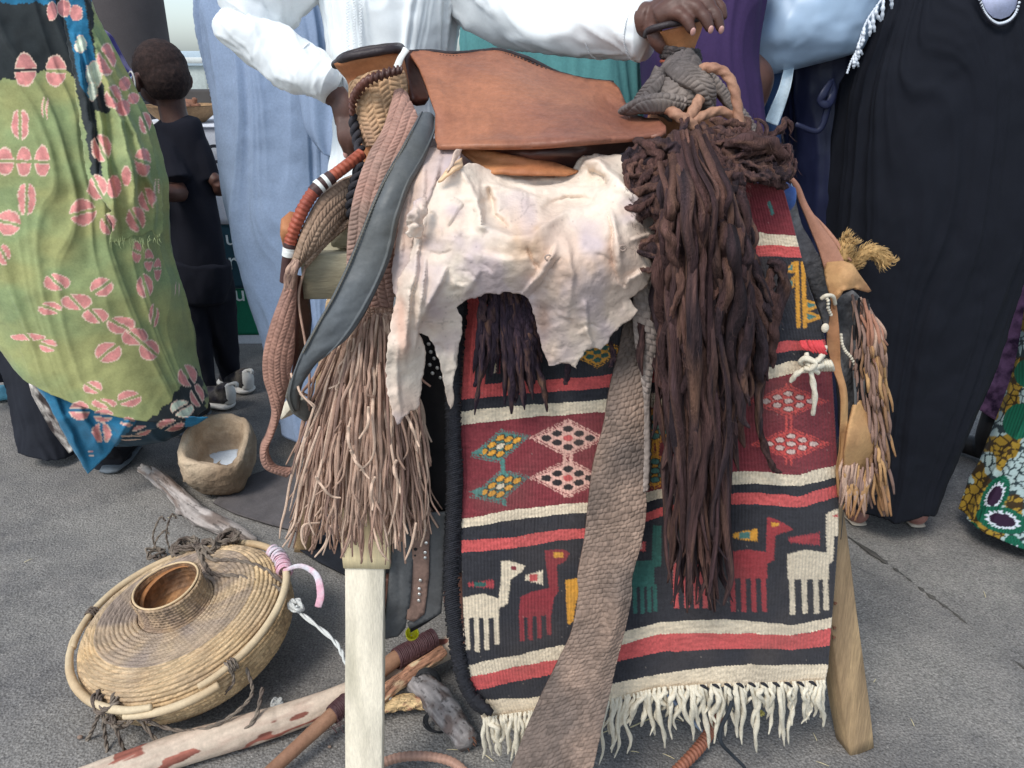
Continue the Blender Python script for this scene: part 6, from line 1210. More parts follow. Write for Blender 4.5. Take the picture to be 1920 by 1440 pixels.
sheet('toe_strip', [(738, 980), (770, 980), (775, 1030), (772, 1080), (768, 1130), (760, 1175), (745, 1192), (722, 1197), (708, 1186), (701, 1172), (703, 1168), (712, 1172), (722, 1160), (726, 1120), (731, 1060)], [(738, 980, 1.13), (775, 1030, 1.13), (768, 1130, 1.12), (745, 1192, 1.12), (701, 1172, 1.09), (722, 1160, 1.11), (728, 1090, 1.11)], MPn, hp_, step=6, th=.006, folds=[([(745, 1000), (750, 1080), (746, 1150), (738, 1190)], -.004, 3)], noise=.003)
sheet('stud_strip', [(770, 970), (806, 970), (804, 1080), (796, 1150), (775, 1165), (762, 1160), (768, 1100), (773, 1040)], [(770, 970, 1.13), (806, 970, 1.13), (796, 1150, 1.125), (768, 1150, 1.12)], MPb, hp_, step=6, th=.004, rag=.6, noise=.003)
sheet('side_panel', [(804, 960), (836, 960), (834, 1060), (828, 1148), (806, 1160), (768, 1178), (764, 1168), (796, 1150), (803, 1080)], [(804, 960, 1.135), (836, 960, 1.14), (828, 1148, 1.13), (768, 1175, 1.125), (800, 1100, 1.13)], MPn, hp_, step=6, th=.005, noise=.003)
MSt = M('metal_stud', (.7, .68, .64), .3, metal=.8, bump=0)
for x, y in ((797, 994), (799, 1018), (797, 1036), (797, 1046), (788, 1088), (786, 1104), (786, 1114), (785, 1126), (808, 660), (814, 672), (806, 684), (820, 690), (811, 700), (826, 708), (804, 645), (818, 655)):
    V, Q, T = ell(at(x, y, 1.122 if y > 900 else 1.168), .0032, .0016, .0032, 10, 7); mesh_ob('stud', V, Q, MSt, hp_, T=T)
for x, y in ((779, 1030), (778, 1042)): V, Q, T = ell(at(x, y, 1.124), .003, .001, .003, 8, 6); mesh_ob('rivet_hole', V, Q, MPk, hp_, T=T)
# ---- fringed bag on the right
bag = thing('fringed_bag', 'tan goat-leather bag with long fringes and a brown shoulder strap, right of the rug', 'bag', at(1610, 950, 1.2))
MTn = M('tan_hide', lin(180, 140, 96), .7, var=.2, vs=14, bump=.35, bs=160, tint=lin(160, 112, 78)); MFrB = M('fringe_brown', lin(138, 104, 76), .75, var=.3, vs=22, bump=.35, bs=260); MTn2 = M('pink_tan', lin(170, 122, 100), .6, var=.16, vs=14, bump=.3, bs=160, tint=lin(150, 104, 84)); MGh = M('grey_hide', lin(112, 110, 110), .75, var=.4, vs=22, bump=.9, bs=70, bd=.006, tint=lin(70, 68, 70), grain=.25)
band('shoulder_strap', [(1462, 318, 1.2), (1486, 345, 1.19), (1502, 385, 1.185), (1518, 425, 1.18), (1536, 470, 1.175), (1547, 505, 1.17)], [(1476, 322, 1.2), (1498, 345, 1.19), (1516, 385, 1.185), (1538, 420, 1.18), (1568, 460, 1.175), (1588, 500, 1.17)], MTn2, bag, nu=16, nv=70, th=.004, bulge=.003, disp=lambda x, y, W_, u: .003*n2(x, y, 50, 20, 3, 2))
band('second_thong', [(1515, 400, 1.2), (1535, 420, 1.2), (1560, 450, 1.19), (1585, 485, 1.18)], [(1522, 398, 1.2), (1545, 420, 1.2), (1572, 452, 1.19), (1598, 490, 1.18)], MTn2, bag, nu=10, nv=40, th=.004, bulge=.002)
sheet('hide_body', [(1468, 335), (1490, 370), (1500, 420), (1540, 490), (1552, 560), (1565, 560), (1600, 545), (1622, 570), (1628, 640), (1620, 740), (1602, 760), (1590, 800), (1575, 800), (1568, 700), (1550, 620), (1520, 540), (1490, 460), (1468, 380)],
      [(1468, 335, 1.2), (1500, 420, 1.19), (1540, 490, 1.18), (1552, 600, 1.2), (1600, 545, 1.21), (1628, 640, 1.23), (1600, 760, 1.2), (1585, 650, 1.185), (1575, 800, 1.2)], MGh, bag, step=7, th=.006, noise=.006, ns=.03)
sheet('bag_flap', [(1546, 506), (1552, 492), (1580, 490), (1598, 496), (1608, 512), (1622, 530), (1632, 545), (1626, 548), (1600, 540), (1582, 545), (1570, 560), (1564, 585), (1558, 560), (1550, 530)], [(1546, 506, 1.17), (1580, 490, 1.155), (1632, 545, 1.17), (1582, 545, 1.135), (1564, 585, 1.15), (1585, 515, 1.135)], MTn, bag, step=5, th=.004, noise=.003, folds=[([(1560, 560), (1580, 540), (1625, 542)], .006, 4)])
band('edge_strip', [(1560, 560, 1.15), (1556, 600, 1.145), (1551, 640, 1.14), (1562, 690, 1.14), (1574, 730, 1.14), (1576, 780, 1.14), (1574, 840, 1.145), (1568, 880, 1.15), (1570, 930, 1.155)], [(1567, 560, 1.15), (1572, 600, 1.145), (1575, 640, 1.14), (1578, 690, 1.14), (1588, 730, 1.14), (1590, 780, 1.14), (1584, 840, 1.145), (1577, 880, 1.15), (1573, 930, 1.155)], MTn, bag, nu=14, nv=110, th=.003, disp=lambda x, y, W_, u: .004*np.sin(y*35+2)*np.sin(u*pi)+.002*n2(x, y, 60, 30, 3, 2))
sheet('pouch', [(1600, 760), (1612, 750), (1632, 775), (1640, 820), (1636, 860), (1622, 890), (1600, 895), (1582, 905), (1582, 850), (1590, 800)], [(1600, 760, 1.16), (1632, 775, 1.17), (1636, 860, 1.17), (1582, 905, 1.16), (1608, 830, 1.135)], MTn, bag, step=5, th=.005, noise=.003)
for i in range(46):
    x0 = R.uniform(1582, 1636); y0 = R.uniform(855, 895); L_ = R.uniform(45, 90)
    tube_ob('fringe_strip', A([(x0, y0, 1.15), (x0-4+R.uniform(-6, 6), y0+L_*.5, 1.138), (x0-8+R.uniform(-8, 10), y0+L_, 1.145)]), [.0022, .0026, .0016], R.choice((MTn, MFr, MFr3)), bag, n=6, m=14, flat=.4, up=(0, -1, 0))
for i in range(235):
    t = R.random(); y0 = 552+t*330; xe = np.interp(y0, [552, 600, 700, 800, 882], [1622, 1640, 1645, 1654, 1652]); x0 = xe+R.uniform(-22, 4); L_ = R.uniform(40, 105); dx = R.uniform(-4, 26) if R.random() < .8 else R.uniform(8, 38)
    mt = R.choice((MTn, MFr3, MFr3, MFrB, MTn)) if y0 > 620 else R.choice((MFr3, MTn2, MFr))
    Y_ = 1.18+R.uniform(-.03, .02); dx = min(dx, 1688-x0)
    tube_ob('fringe_strip', A([(x0-6, y0, Y_+.01), (x0+dx*.4, y0+L_*.4, Y_), (x0+dx*.6+R.uniform(-5, 5), y0+L_*.75, Y_-.005), (x0+dx*.75, min(y0+L_, 968), Y_)]), [.0024, .003, .0028, .0016], mt, bag, n=6, m=18, flat=.38, up=(R.uniform(-.6, .6), -1, 0))
for i in range(34):
    x0 = R.uniform(1598, 1632); y0 = R.uniform(556, 680); L_ = R.uniform(60, 150)
    tube_ob('fringe_strip', A([(x0, y0, 1.17), (x0+R.uniform(-4, 8), y0+L_*.5, 1.16), (x0+R.uniform(-8, 8), y0+L_, 1.165)]), [.002, .0026, .0016], R.choice((MPn, MFr3, MPk)), bag, n=6, m=16, flat=.4, up=(0, -1, 0))
for i in range(12):
    x0 = 1566+R.uniform(-6, 14); y0 = R.uniform(800, 900); L_ = R.uniform(60, 170)
    tube_ob('thread_wisp', A([(x0, y0, 1.17), (x0+R.uniform(-6, 6), y0+L_*.5, 1.17), (x0+R.uniform(-8, 8), y0+L_, 1.175)]), .0008, MPn, bag, n=5, m=20)
bp_ = cr(A([(1577, 628, 1.165), (1579, 645, 1.16), (1585, 658, 1.16), (1594, 668, 1.16), (1602, 682, 1.165)]), 13)
for q in bp_: V, Q, T = ell(q, .0028, .0028, .0028, 8, 6); mesh_ob('bead', V, Q, MFg, bag, T=T)
for q in cr(A([(1544, 556, 1.13), (1552, 562, 1.125), (1553, 578, 1.13), (1558, 590, 1.135)]), 9): V, Q, T = ell(q, .0027, .0027, .0027, 8, 6); mesh_ob('bead', V, Q, MFg, bag, T=T)
V, Q, T = ell(at(1547, 615, 1.13), .006, .004, .0075, 12, 8); mesh_ob('shell', V, Q, MFg, bag, T=T)
tube_ob('white_lace', A([(1540, 560, 1.13), (1550, 554, 1.125), (1562, 556, 1.13), (1566, 570, 1.14)]), .003, MFg, bag, n=8, m=20)
# fur tuft
MFu = M('fur', lin(182, 146, 96), .85, var=.4, vs=90, bump=.5, bs=400, stretch=(1, 1, .3))
fur = thing('fur_tuft', 'curled golden-brown fur tufts sticking out above the fringed bag', 'fur', at(1620, 500, 1.2))
ax1 = cr(A([(1575, 500, 1.2), (1580, 478, 1.19), (1590, 455, 1.19), (1598, 446, 1.19)]), 40); ax2 = cr(A([(1590, 500, 1.2), (1610, 485, 1.2), (1632, 470, 1.2), (1650, 478, 1.2), (1662, 492, 1.2), (1668, 484, 1.2)]), 50)
tube_ob('tail', ax1, [.008, .011, .009, .003], MFu, fur, n=12, m=40, rf=lambda s, p: 1+.25*n2(np.cos(p)*2, s*9, 1, 1, 3)); tube_ob('tail', ax2, [.009, .010, .009, .004], MFu, fur, n=12, m=50, rf=lambda s, p: 1+.25*n2(np.cos(p)*2, s*9, 1, 1, 6), label='longer dark-tipped fur tail pointing right')
L = []
for axx in (ax1, ax2):
    Tt_, Ut_, Bt_ = frames(axx)
    for i in range(420):
        k = R.randint(0, len(axx)-2); a = R.uniform(0, 2*pi); o_ = Ut_[k]*cos(a)+Bt_[k]*sin(a); q = axx[k]+o_*.009; l_ = R.uniform(.005, .013); tip = q+(Tt_[k]*.8+o_*.45)*l_+np.array((R.uniform(-1, 1), 0, R.uniform(-1, 1)))*.003
        L.append(tube([q, (q+tip)/2+o_*.002, tip], [.0006, .0005, .0001], n=3, m=4))
V, Q, T = merge(L); o = mesh_ob('fur_hair', V, Q, M('fur_hair', lin(196, 160, 108), .7, var=.4, vs=60, bump=0), fur, T=T); o['kind'] = 'stuff'
# blue wrapped roll
br = thing('blue_roll', 'blue cloth roll with pale creases poking out beside the red end of the rug', 'cloth roll', at(1462, 395, 1.2))
MBl = M('blue_vinyl', lin(40, 66, 124), .4, var=.25, vs=30, bump=.3, bs=90, tint=lin(74, 104, 160))
tube_ob('roll', A([(1420, 366, 1.2), (1445, 368, 1.17), (1470, 372, 1.16), (1483, 374, 1.16)]), [.02, .0235, .0225, .017], MBl, br, n=32, m=40, rf=lambda s, p: 1+.04*n2(np.cos(p), s*5, 2, 1, 3)+.03*np.sin(p*5+s*8))
for k in range(5): tube_ob('pale_crease', [at(1448+k*7, 372, 1.165)+np.array((0, -.0235*cos(a), .0235*sin(a))) for a in np.linspace(-.5+.1*k, 1.2, 8)], .0008, M('crease', lin(160, 180, 205), .5), br, n=5, m=20)
# ================================================================ RIGHT HORN (front pommel)
loft('horn', [((1212, 66), (1318, 38), 1.36, .04), ((1216, 70), (1317, 46), 1.36, .04), ((1226, 80), (1312, 64), 1.36, .035), ((1238, 92), (1305, 82), 1.36, .03), ((1246, 104), (1302, 98), 1.36, .028), ((1240, 140), (1312, 140), 1.35, .034), ((1215, 220), (1340, 220), 1.34, .06), ((1200, 320), (1350, 320), 1.34, .07)], MLo, sd_, n=48, m=50, cap=True, label='tan leather right horn under the resting hand')
tube_ob('horn_rim', A([(1210, 66, 1.36), (1218, 56, 1.325), (1245, 48, 1.315), (1275, 42, 1.318), (1305, 36, 1.335), (1318, 36, 1.36), (1305, 34, 1.39), (1255, 44, 1.4), (1215, 60, 1.385), (1210, 66, 1.36)]), .0052, MLb, sd_, n=12, m=90)
MPb2 = M('patterned_band', lin(64, 56, 54), .8, var=.9, vs=130, tint=lin(48, 44, 44), bump=.5)
for k, (dy, mt) in enumerate(((0, MPb2), (7, MPb2), (14, MPb2), (20, MRd))):
    tube_ob('neck_band', [at(1277+sin(a)*(31+k*2), 94+dy+3*sin(a)+(4 if k == 3 else 0), 1.35-cos(a)*.052) for a in np.linspace(-pi, pi, 24)], [.0045 if k < 3 else .0028]*2, mt, sd_, n=9, m=90, rf=lambda s, p, k=k: 1+.15*np.sin(s*70+k+2*p))
MBg = M('braided_leather_grey', attr=True, rough=.8, var=.14, vs=70, bump=.25, bs=400, bd=.0008)
bz = cellcol(.013, .006, lin(124, 112, 104), .4, lin(92, 84, 82)); bdp = braid(.016, .0062, .0028, .5)
hw2 = thing('horn_wrapping', 'grey-brown braided straps knotted in a mound round the right horn above the wool', 'leather strap', at(1290, 240, 1.28))
def bw(Lx, Rx, nv=120, nu=70, bulge=.012): return band('braid', Lx, Rx, MBg, hw2, nu=nu, nv=nv, th=.009, bulge=bulge, disp=bdp, col=bz)
bw([(1240, 124, 1.315), (1228, 142, 1.29), (1212, 170, 1.27), (1195, 200, 1.265)], [(1316, 126, 1.315), (1332, 147, 1.29), (1342, 180, 1.26), (1336, 214, 1.25)], nu=90, bulge=.03)
bw([(1172, 196, 1.26), (1200, 184, 1.235), (1240, 174, 1.225), (1280, 178, 1.235)], [(1178, 218, 1.255), (1205, 212, 1.22), (1240, 210, 1.21), (1275, 214, 1.225)], bulge=.014)
bw([(1242, 130, 1.262), (1270, 150, 1.235), (1300, 170, 1.225), (1322, 208, 1.24)], [(1300, 122, 1.262), (1330, 138, 1.24), (1342, 165, 1.228), (1342, 205, 1.24)], bulge=.01)
bw([(1235, 128, 1.27), (1214, 150, 1.262), (1196, 175, 1.265), (1182, 196, 1.27)], [(1250, 140, 1.262), (1240, 165, 1.245), (1222, 188, 1.24), (1205, 210, 1.25)], bulge=.008, nu=50)
bw([(1318, 140, 1.3), (1352, 180, 1.29), (1385, 225, 1.28), (1412, 262, 1.27)], [(1334, 132, 1.31), (1368, 172, 1.3), (1405, 218, 1.29), (1432, 262, 1.28)], nu=36, bulge=.004)
bw([(1238, 128, 1.3), (1215, 165, 1.3), (1196, 190, 1.3), (1176, 215, 1.29)], [(1246, 112, 1.32), (1262, 150, 1.31), (1262, 190, 1.3), (1260, 230, 1.29)], bulge=.03)
MRp = M('rope_leather', lin(166, 124, 100), .6, var=.18, vs=40, bump=.4, bs=260, tint=lin(148, 104, 84))
rp2 = thing('leather_rope', 'light brown twisted leather rope arching out of the right horn wrapping', 'rope', at(1390, 265, 1.2))
trf = lambda s, p: 1+.10*np.sin(3*p+s*60)
tube_ob('rope', A([(1305, 142, 1.27), (1316, 130, 1.245), (1335, 127, 1.23), (1358, 136, 1.225), (1374, 160, 1.22), (1382, 195, 1.215), (1386, 230, 1.21), (1389, 268, 1.2)]), .0072, MRp, rp2, n=16, m=150, rf=trf)
tube_ob('rope', A([(1254, 206, 1.215), (1270, 216, 1.195), (1290, 228, 1.19), (1308, 246, 1.195)]), .008, MRp, rp2, n=16, m=60, rf=lambda s, p: 1+.1*np.sin(3*p+s*25))
tube_ob('rope', A([(1312, 184, 1.215), (1302, 204, 1.205), (1290, 222, 1.2), (1280, 232, 1.2)]), .0078, MRp, rp2, n=16, m=60, rf=lambda s, p: 1+.1*np.sin(3*p+s*25))
tube_ob('rope', A([(1296, 230, 1.2), (1320, 216, 1.205), (1350, 208, 1.215), (1382, 222, 1.225), (1400, 230, 1.24)]), .0068, MRp, rp2, n=16, m=80, rf=lambda s, p: 1+.1*np.sin(3*p+s*35))

# ================================================================ GROUND OBJECTS, LEFT
# round coiled basket with a bent-wood hoop
bc = gnd(386, 1246)+(0, 0, .026); axb = np.array((-.19, -.13, 1.)); axb = axb/np.linalg.norm(axb); Rb = np.array(Vector((0, 0, 1)).rotation_difference(Vector(axb)).to_matrix())
bk = thing('lidded_basket', 'round flattened coiled straw basket with short neck and bent-wood hoop, lower left', 'basket', bc)
def bpt(r, a, z): return bc+Rb@np.array((r*cos(a), r*sin(a), z))
SX, BZ = 1.0, .022
def coiled(name, prof, nco, n, base, dark, parent, amp=.0034, st_=.0085):
    prof = cr(prof, nco*7); L_ = np.concatenate(([0], np.cumsum(np.linalg.norm(np.diff(prof, axis=0), axis=1)))); w = L_[-1]/nco
    th_ = np.linspace(0, 2*pi, n, endpoint=False); N_ = np.stack((np.gradient(prof[:, 1]), -np.gradient(prof[:, 0])), -1); N_ /= np.linalg.norm(N_, axis=1, keepdims=True)+1e-9
    ph = L_/w; fr = np.abs(np.sin(ph*pi)); row = np.floor(ph).astype(int); r0 = np.maximum(prof[:, 0], .004)
    stn = np.maximum(8, np.round(2*pi*r0/st_)); S_ = np.abs(np.sin((th_[None]*stn[:, None]+row[:, None]*1.3)*.5))
    d = amp*(fr[:, None]**.7)*(1+.75*(S_**.6-.5))+.0012*n2(np.cos(th_)[None]*6+row[:, None], np.sin(th_)[None]*6, 1, 1, 3, 2)
    Rr = prof[:, 0][:, None]+N_[:, 0][:, None]*d; Zz = prof[:, 1][:, None]+N_[:, 1][:, None]*d
    wob = 1+.018*np.sin(th_*2+.5)+.01*np.sin(th_*3)
    P = np.stack((Rr*np.cos(th_)*wob, Rr*np.sin(th_)*wob, Zz+.004*np.sin(th_*2)[None]), -1)@Rb.T+bc
    j = _perm[((row[:, None]*97+np.floor(th_[None]*stn[:, None]/(2*pi)).astype(int)*31) & 4095)]
    t = np.clip(.5+.9*n2(np.cos(th_)[None]*2.4+0*ph[:, None], np.sin(th_)[None]*2.4+ph[:, None]*.12, 1, 1, 9, 3), 0, 1)[..., None]
    dust = np.clip((np.array([dark_at(r, z) for r, z in prof])[:, None]+.35*n2(np.cos(th_)[None]*3, np.sin(th_)[None]*3+ph[:, None]*.1, 1, 1, 19, 3)), 0, 1)[..., None]
    c = (np.array(base)*(1-t*.35)+np.array(lin(150, 112, 70))*t*.35)*(1-dust)+np.array(dark)*dust
    c = c*(.72+.56*j)[..., None]; 
    return mesh_ob(name, P.reshape(-1, 3), gridq(len(prof), n, True), MCo, parent, col=c.reshape(-1, 3))
MCo = M('coiled_straw', attr=True, rough=.75, var=.15, vs=120, bump=.4, bs=500, bd=.0008)
def dark_at(r, z): return .75 if (z > .135 and .06 < r < .17) else (.25 if z > .12 else .0)
coiled('coiled_body', [(.02, -.012+BZ), (.12, -.014+BZ), (.182, .0+BZ), (.214, .028+BZ), (.226, .062+BZ), (.222, .092+BZ), (.208, .120+BZ), (.182, .138+BZ), (.14, .144+BZ), (.10, .14+BZ), (.082, .142+BZ)], 48, 620, lin(204, 176, 136), lin(140, 124, 112), bk)
coiled('neck', [(.080, .138+BZ), (.071, .148+BZ), (.069, .168+BZ), (.070, .184+BZ), (.072, .200+BZ)], 9, 340, lin(200, 170, 128), lin(140, 118, 100), bk)
coiled('neck_lining', [(.071, .200+BZ), (.066, .198+BZ), (.066, .18+BZ), (.066, .15+BZ), (.05, .13+BZ), (.02, .125+BZ), (.002, .125+BZ)], 10, 240, lin(170, 124, 82), lin(120, 92, 70), bk, amp=-.0016)
MRm = M('rim_cane', lin(206, 178, 140), .6, var=.15, bump=.3)
tube_ob('neck_rim', [bpt(.0695+.0015*sin(3*a), a, .202+BZ+.002*sin(2*a)) for a in np.linspace(0, 2*pi, 30)], .0024, MRm, bk, n=8, m=120)
tube_ob('torn_cane', [bpt(.061, a, .198+BZ-.03*(a-1.2)/3+.0*a) for a in np.linspace(1.0, 4.2, 16)], [.001, .005, .006, .005, .002], M('cane_brown', lin(160, 108, 66), .6, var=.2), bk, n=8, m=60, flat=.3, up=(0, 0, 1))
# bent hoop
MHp = M('peeled_hoop', lin(204, 184, 152), .65, var=.12, vs=18, bump=.3, bs=120, stretch=(1, 1, 1), tint=lin(186, 160, 126))
HR = .235
def hpz(a): return .112+BZ+.006*sin(a*2+1)
def hoop(a0, a1, r=HR, rr=.0085): return tube_ob('hoop', [bpt(r+.004*sin(3*a), a, hpz(a)) for a in np.linspace(a0, a1, 60)], [rr*.8, rr, rr*1.05, rr, rr*.8], MHp, bk, n=14, m=180, rf=lambda s, p: 1+.07*n2(s, p, 12, .5, 5)+.0*s)
hoop(radians(-62), radians(195)); hoop(radians(186), radians(276), HR+.004); 
tube_ob('hoop', [bpt(HR+.012+.0*a, a, hpz(a)-.012) for a in np.linspace(radians(262), radians(306), 20)], [.007, .0085, .008], MHp, bk, n=14, m=60)
# pink and white cloth wrapping on the hoop
wa = np.linspace(radians(20), radians(44), 22); MPk2 = M('pink_cloth', lin(218, 168, 182), .85, var=.12, bump=.4, bs=200, tint=lin(208, 206, 212), vs=70)
for i, a in enumerate(wa):
    c0 = bpt(HR+.001, a, hpz(a)); d = bpt(HR, a+.01, hpz(a+.01))-bpt(HR, a, hpz(a)); d /= np.linalg.norm(d); u1 = np.cross(d, (0, 0, 1)); u1 /= np.linalg.norm(u1); u2 = np.cross(u1, d); rr = .0150+.0022*sin(i*1.9)
    tube_ob('cloth_turn', [c0+(u1*cos(b)+u2*sin(b))*rr+d*(.0022*sin(b+i)) for b in np.linspace(0, 2*pi, 16)], [.0024+.0008*sin(i*2.3)]*2, MPk2, bk, n=7, m=40, rf=lambda s, p, i=i: 1+.25*n2(s, p, 9, 1, i))
tube_ob('cloth_tail', [bpt(HR+.0, .33, hpz(0)+.01), bpt(HR+.04, .30, .15), bpt(HR+.068, .22, .13), bpt(HR+.07, .12, .10), bpt(HR+.06, .06, .08)], [.004, .006, .008, .009, .008], MPk2, bk, n=10, m=50, flat=.3, up=(0, -1, .3))
MRo = M('dark_rope', lin(124, 112, 100), .95, var=.3, vs=60, bump=.8, bs=260, tint=lin(96, 84, 76)); MWr = M('white_rope', lin(204, 204, 200), .85, var=.12, vs=60, bump=.6, bs=260)
def rope(pts, r, mat, parent, name='rope', tw=None, k=2, m=None):
    P = cr(np.array(pts), m or max(30, int(len(pts)*14))); T_, U_, B_ = frames(P); L_ = np.linalg.norm(np.diff(P, axis=0), axis=1).sum(); tw = tw or L_/(r*5.5)*2*pi/k
    s_ = np.linspace(0, 1, len(P))[:, None]; out = []
    for j in range(k):
        ph = j*2*pi/k; out.append(tube(P+(U_*np.cos(s_*tw+ph)+B_*np.sin(s_*tw+ph))*r*.52, r*.62, n=8, m=max(40, int(L_/(r*.9)))))
    V, Q, T = merge(out); return mesh_ob(name, V, Q, mat, parent, T=T)
rope([bpt(.20, 1.75, .17), bpt(.16, 1.5, .18), bpt(.13, 1.2, .178), bpt(.15, .8, .175), bpt(.19, .45, .165), bpt(.232, .2, .14)], .0048, MRo, bk)
rope([bpt(.17, 1.6, .18), bpt(.11, 1.25, .175), bpt(.10, .8, .172), bpt(.14, .4, .172), bpt(.19, .2, .155), bpt(.238, .12, .13)], .0048, MRo, bk)
def tangle(c, R_, k, r, mat, parent, name='rope_knot', sq=.6):
    for i in range(k):
        pts = []; a = R.uniform(0, 6); 
        for j in range(7):
            a += R.uniform(.7, 1.5); q = R.uniform(.4, 1); pts.append(np.array(c)+np.array((cos(a)*R_*q, sin(a)*R_*q, R.uniform(-.5, .9)*R_*sq)))
        rope(pts, r, mat, parent, name)
tangle(bpt(.215, 1.85, .155), .036, 5, .0042, MRo, bk); tangle(bpt(.215, 1.35, .155), .034, 5, .0046, MRo, bk); tangle(bpt(.17, 1.45, .175), .03, 3, .0042, MRo, bk)
tangle(bpt(.225, 4.35, .125), .034, 6, .004, MRo, bk); tangle(bpt(.232, 4.42, .08), .032, 4, .0038, MRo, bk); tangle(bpt(.235, 4.75, .1), .02, 3, .004, MRo, bk)
tangle(bpt(.232, .12, .135), .012, 2, .004, MRo, bk)
for a in (2.95, 5.5):
    c0 = bpt(HR, a, hpz(a)); d = bpt(HR, a+.02, hpz(a))-c0; d /= np.linalg.norm(d); u1 = np.cross(d, (0, 0, 1)); u2 = np.cross(u1, d)
    for k in range(3): rope([c0+d*(k-1)*.007+(u1*cos(b)+u2*sin(b))*.0115 for b in np.linspace(0, 2*pi, 12)], .003, MRo, bk, 'hoop_lashing')
    rope([c0+(0, 0, -.01), c0+(-.02 if a < 3 else .0, -.005, -.04), c0+(-.025, .0, -.075)], .0032, MRo, bk, 'loose_end')
rope([bpt(.23, 4.5, .11), bpt(.25, 4.9, .06), bpt(.27, 5.2, .05), bpt(.262, 5.5, .055), bpt(.235, 5.6, .10)], .0038, MRo, bk); rope([bpt(.23, 4.6, .09), bpt(.262, 4.8, .025), bpt(.29, 5.1, .02), bpt(.30, 5.4, .03), bpt(.27, 5.6, .06)], .0042, MRo, bk)
rope([bpt(.235, 4.3, .12), bpt(.255, 4.25, .05), bpt(.28, 4.3, .008)], .004, MRo, bk, 'loose_end'); rope([bpt(.235, 4.4, .12), bpt(.262, 4.45, .05), bpt(.275, 4.5, .005)], .004, MRo, bk, 'loose_end'); rope([bpt(.235, 4.3, .12), bpt(.262, 4.1, .05), bpt(.29, 4.0, .01)], .004, MRo, bk, 'loose_end')
q = gnd(520, 1318, .02); tangle(q, .012, 3, .0042, MWr, bk, 'white_knot')
# white cord from hoop to trestle
wc = thing('white_rope', 'white cord knotted to the basket hoop and running behind the pale post', 'cord', gnd(600, 1150))
k0 = bpt(HR+.012, .02, .12); tangle(k0+(.012, -.005, -.01), .016, 4, .0048, MWr, wc, 'knot')
rope([k0, k0+(.012, -.004, -.02), at(625, 1200, 1.36), at(648, 1240, 1.32), at(672, 1280, 1.28)], .0048, MWr, wc, 'cord')
rope([gnd(728, 1310, .05), gnd(755, 1275, .06), gnd(790, 1252, .06)], .0048, MWr, wc, 'cord')
# frayed rope ends standing behind the basket
fr_ = thing('frayed_rope', 'frayed grey rope ends standing up behind the basket', 'rope', gnd(300, 1040))
for px, py, top in ((292, 1030, 960), (300, 1035, 985), (318, 1030, 955)):
    a = gnd(px, py, .02); b = at(px-8+R.uniform(-3, 3), (py+top)/2+8, a[1]+.01); c = at(px+R.uniform(2, 12), top+10, a[1]+.02); rope([a, b, c, c+(.012, 0, -.012)], .0028, MRo, fr_, 'rope_end', k=2)
tangle(gnd(292, 1040, .02), .03, 3, .0035, MRo, fr_)

# ---- hollowed wooden bowl
MBo = M('carved_wood', lin(190, 168, 142), .8, var=.25, vs=10, bump=1, bs=30, bd=.012, tint=lin(138, 116, 94))
bo_ = gnd(408, 925); bo_ = np.array((bo_[0], bo_[1]+.08, 0)); bwl = thing('wooden_bowl', 'rough-hewn squarish wooden trough bowl on the asphalt behind the basket', 'bowl', bo_)
tiltm = np.array(Matrix.Rotation(radians(24), 3, 'X')@Matrix.Rotation(radians(6), 3, 'Y'))
prof = [(.0, .0), (.06, .0), (.092, .02), (.108, .06), (.112, .11), (.108, .15), (.098, .165), (.084, .16), (.07, .12), (.058, .075), (.04, .062), (0, .06)]
pr = cr(prof, 26)*np.array((1.0, 1.02)); th_ = np.linspace(0, 2*pi, 30, endpoint=False)+NR.uniform(-.05, .05, 30); e = 2/3.1
cx_ = np.sign(np.cos(th_))*np.abs(np.cos(th_))**e; sy_ = np.sign(np.sin(th_))*np.abs(np.sin(th_))**e
lum = 1+.10*n2(np.cos(th_)[None]*1.5, np.sin(th_)[None]*1.5+pr[:, 1][:, None]*16, 1, 1, 3, 3)
fac = np.round((th_[None]*5+pr[:, 1][:, None]*40))*.0
P = np.stack((pr[:, 0][:, None]*cx_*lum*.96, pr[:, 0][:, None]*sy_*lum*1.12, pr[:, 1][:, None]+.006*n2(np.cos(th_), np.sin(th_), 2, 2, 8)[None]+0*lum), -1)@tiltm.T
P[..., 2] -= P[..., 2].min(); P = P+bo_; P[3:-4] += NR.uniform(-.0035, .0035, P[3:-4].shape)
mesh_ob('trough', P.reshape(-1, 3), gridq(26, 30, True), MBo, bwl, smooth=False)
pc = P[-1].mean(0)
pp = thing('white_packet', 'flat white packet lying inside the wooden bowl', 'packet', pc)
Rp = tiltm@np.array(Matrix.Rotation(radians(12), 3, 'Z'))
u_, v_ = np.meshgrid(np.linspace(-.05, .052, 14), np.linspace(-.036, .036, 10)); G = np.stack((u_, v_, .004+.005*np.sin(u_*40)+.003*n2(u_, v_, 60, 60, 2)), -1)@Rp.T+pc
V, Q = closed(G, np.tile(Rp@np.array((0, 0, 1.)), (10, 14, 1)), .004); mesh_ob('packet', V, Q, M('white_foam', lin(206, 214, 222), .5, var=.03), pp)
LOGC = {'driftwood': (np.array(lin(160, 150, 144)), np.array(lin(120, 106, 98))), 'split_wood': (np.array(lin(200, 170, 126)), np.array(lin(150, 106, 84))), 'bark_stick_wood': (np.array(lin(168, 122, 96)), np.array(lin(206, 180, 144))), 'weathered_log': (np.array(lin(134, 128, 126)), np.array(lin(96, 84, 80)))}
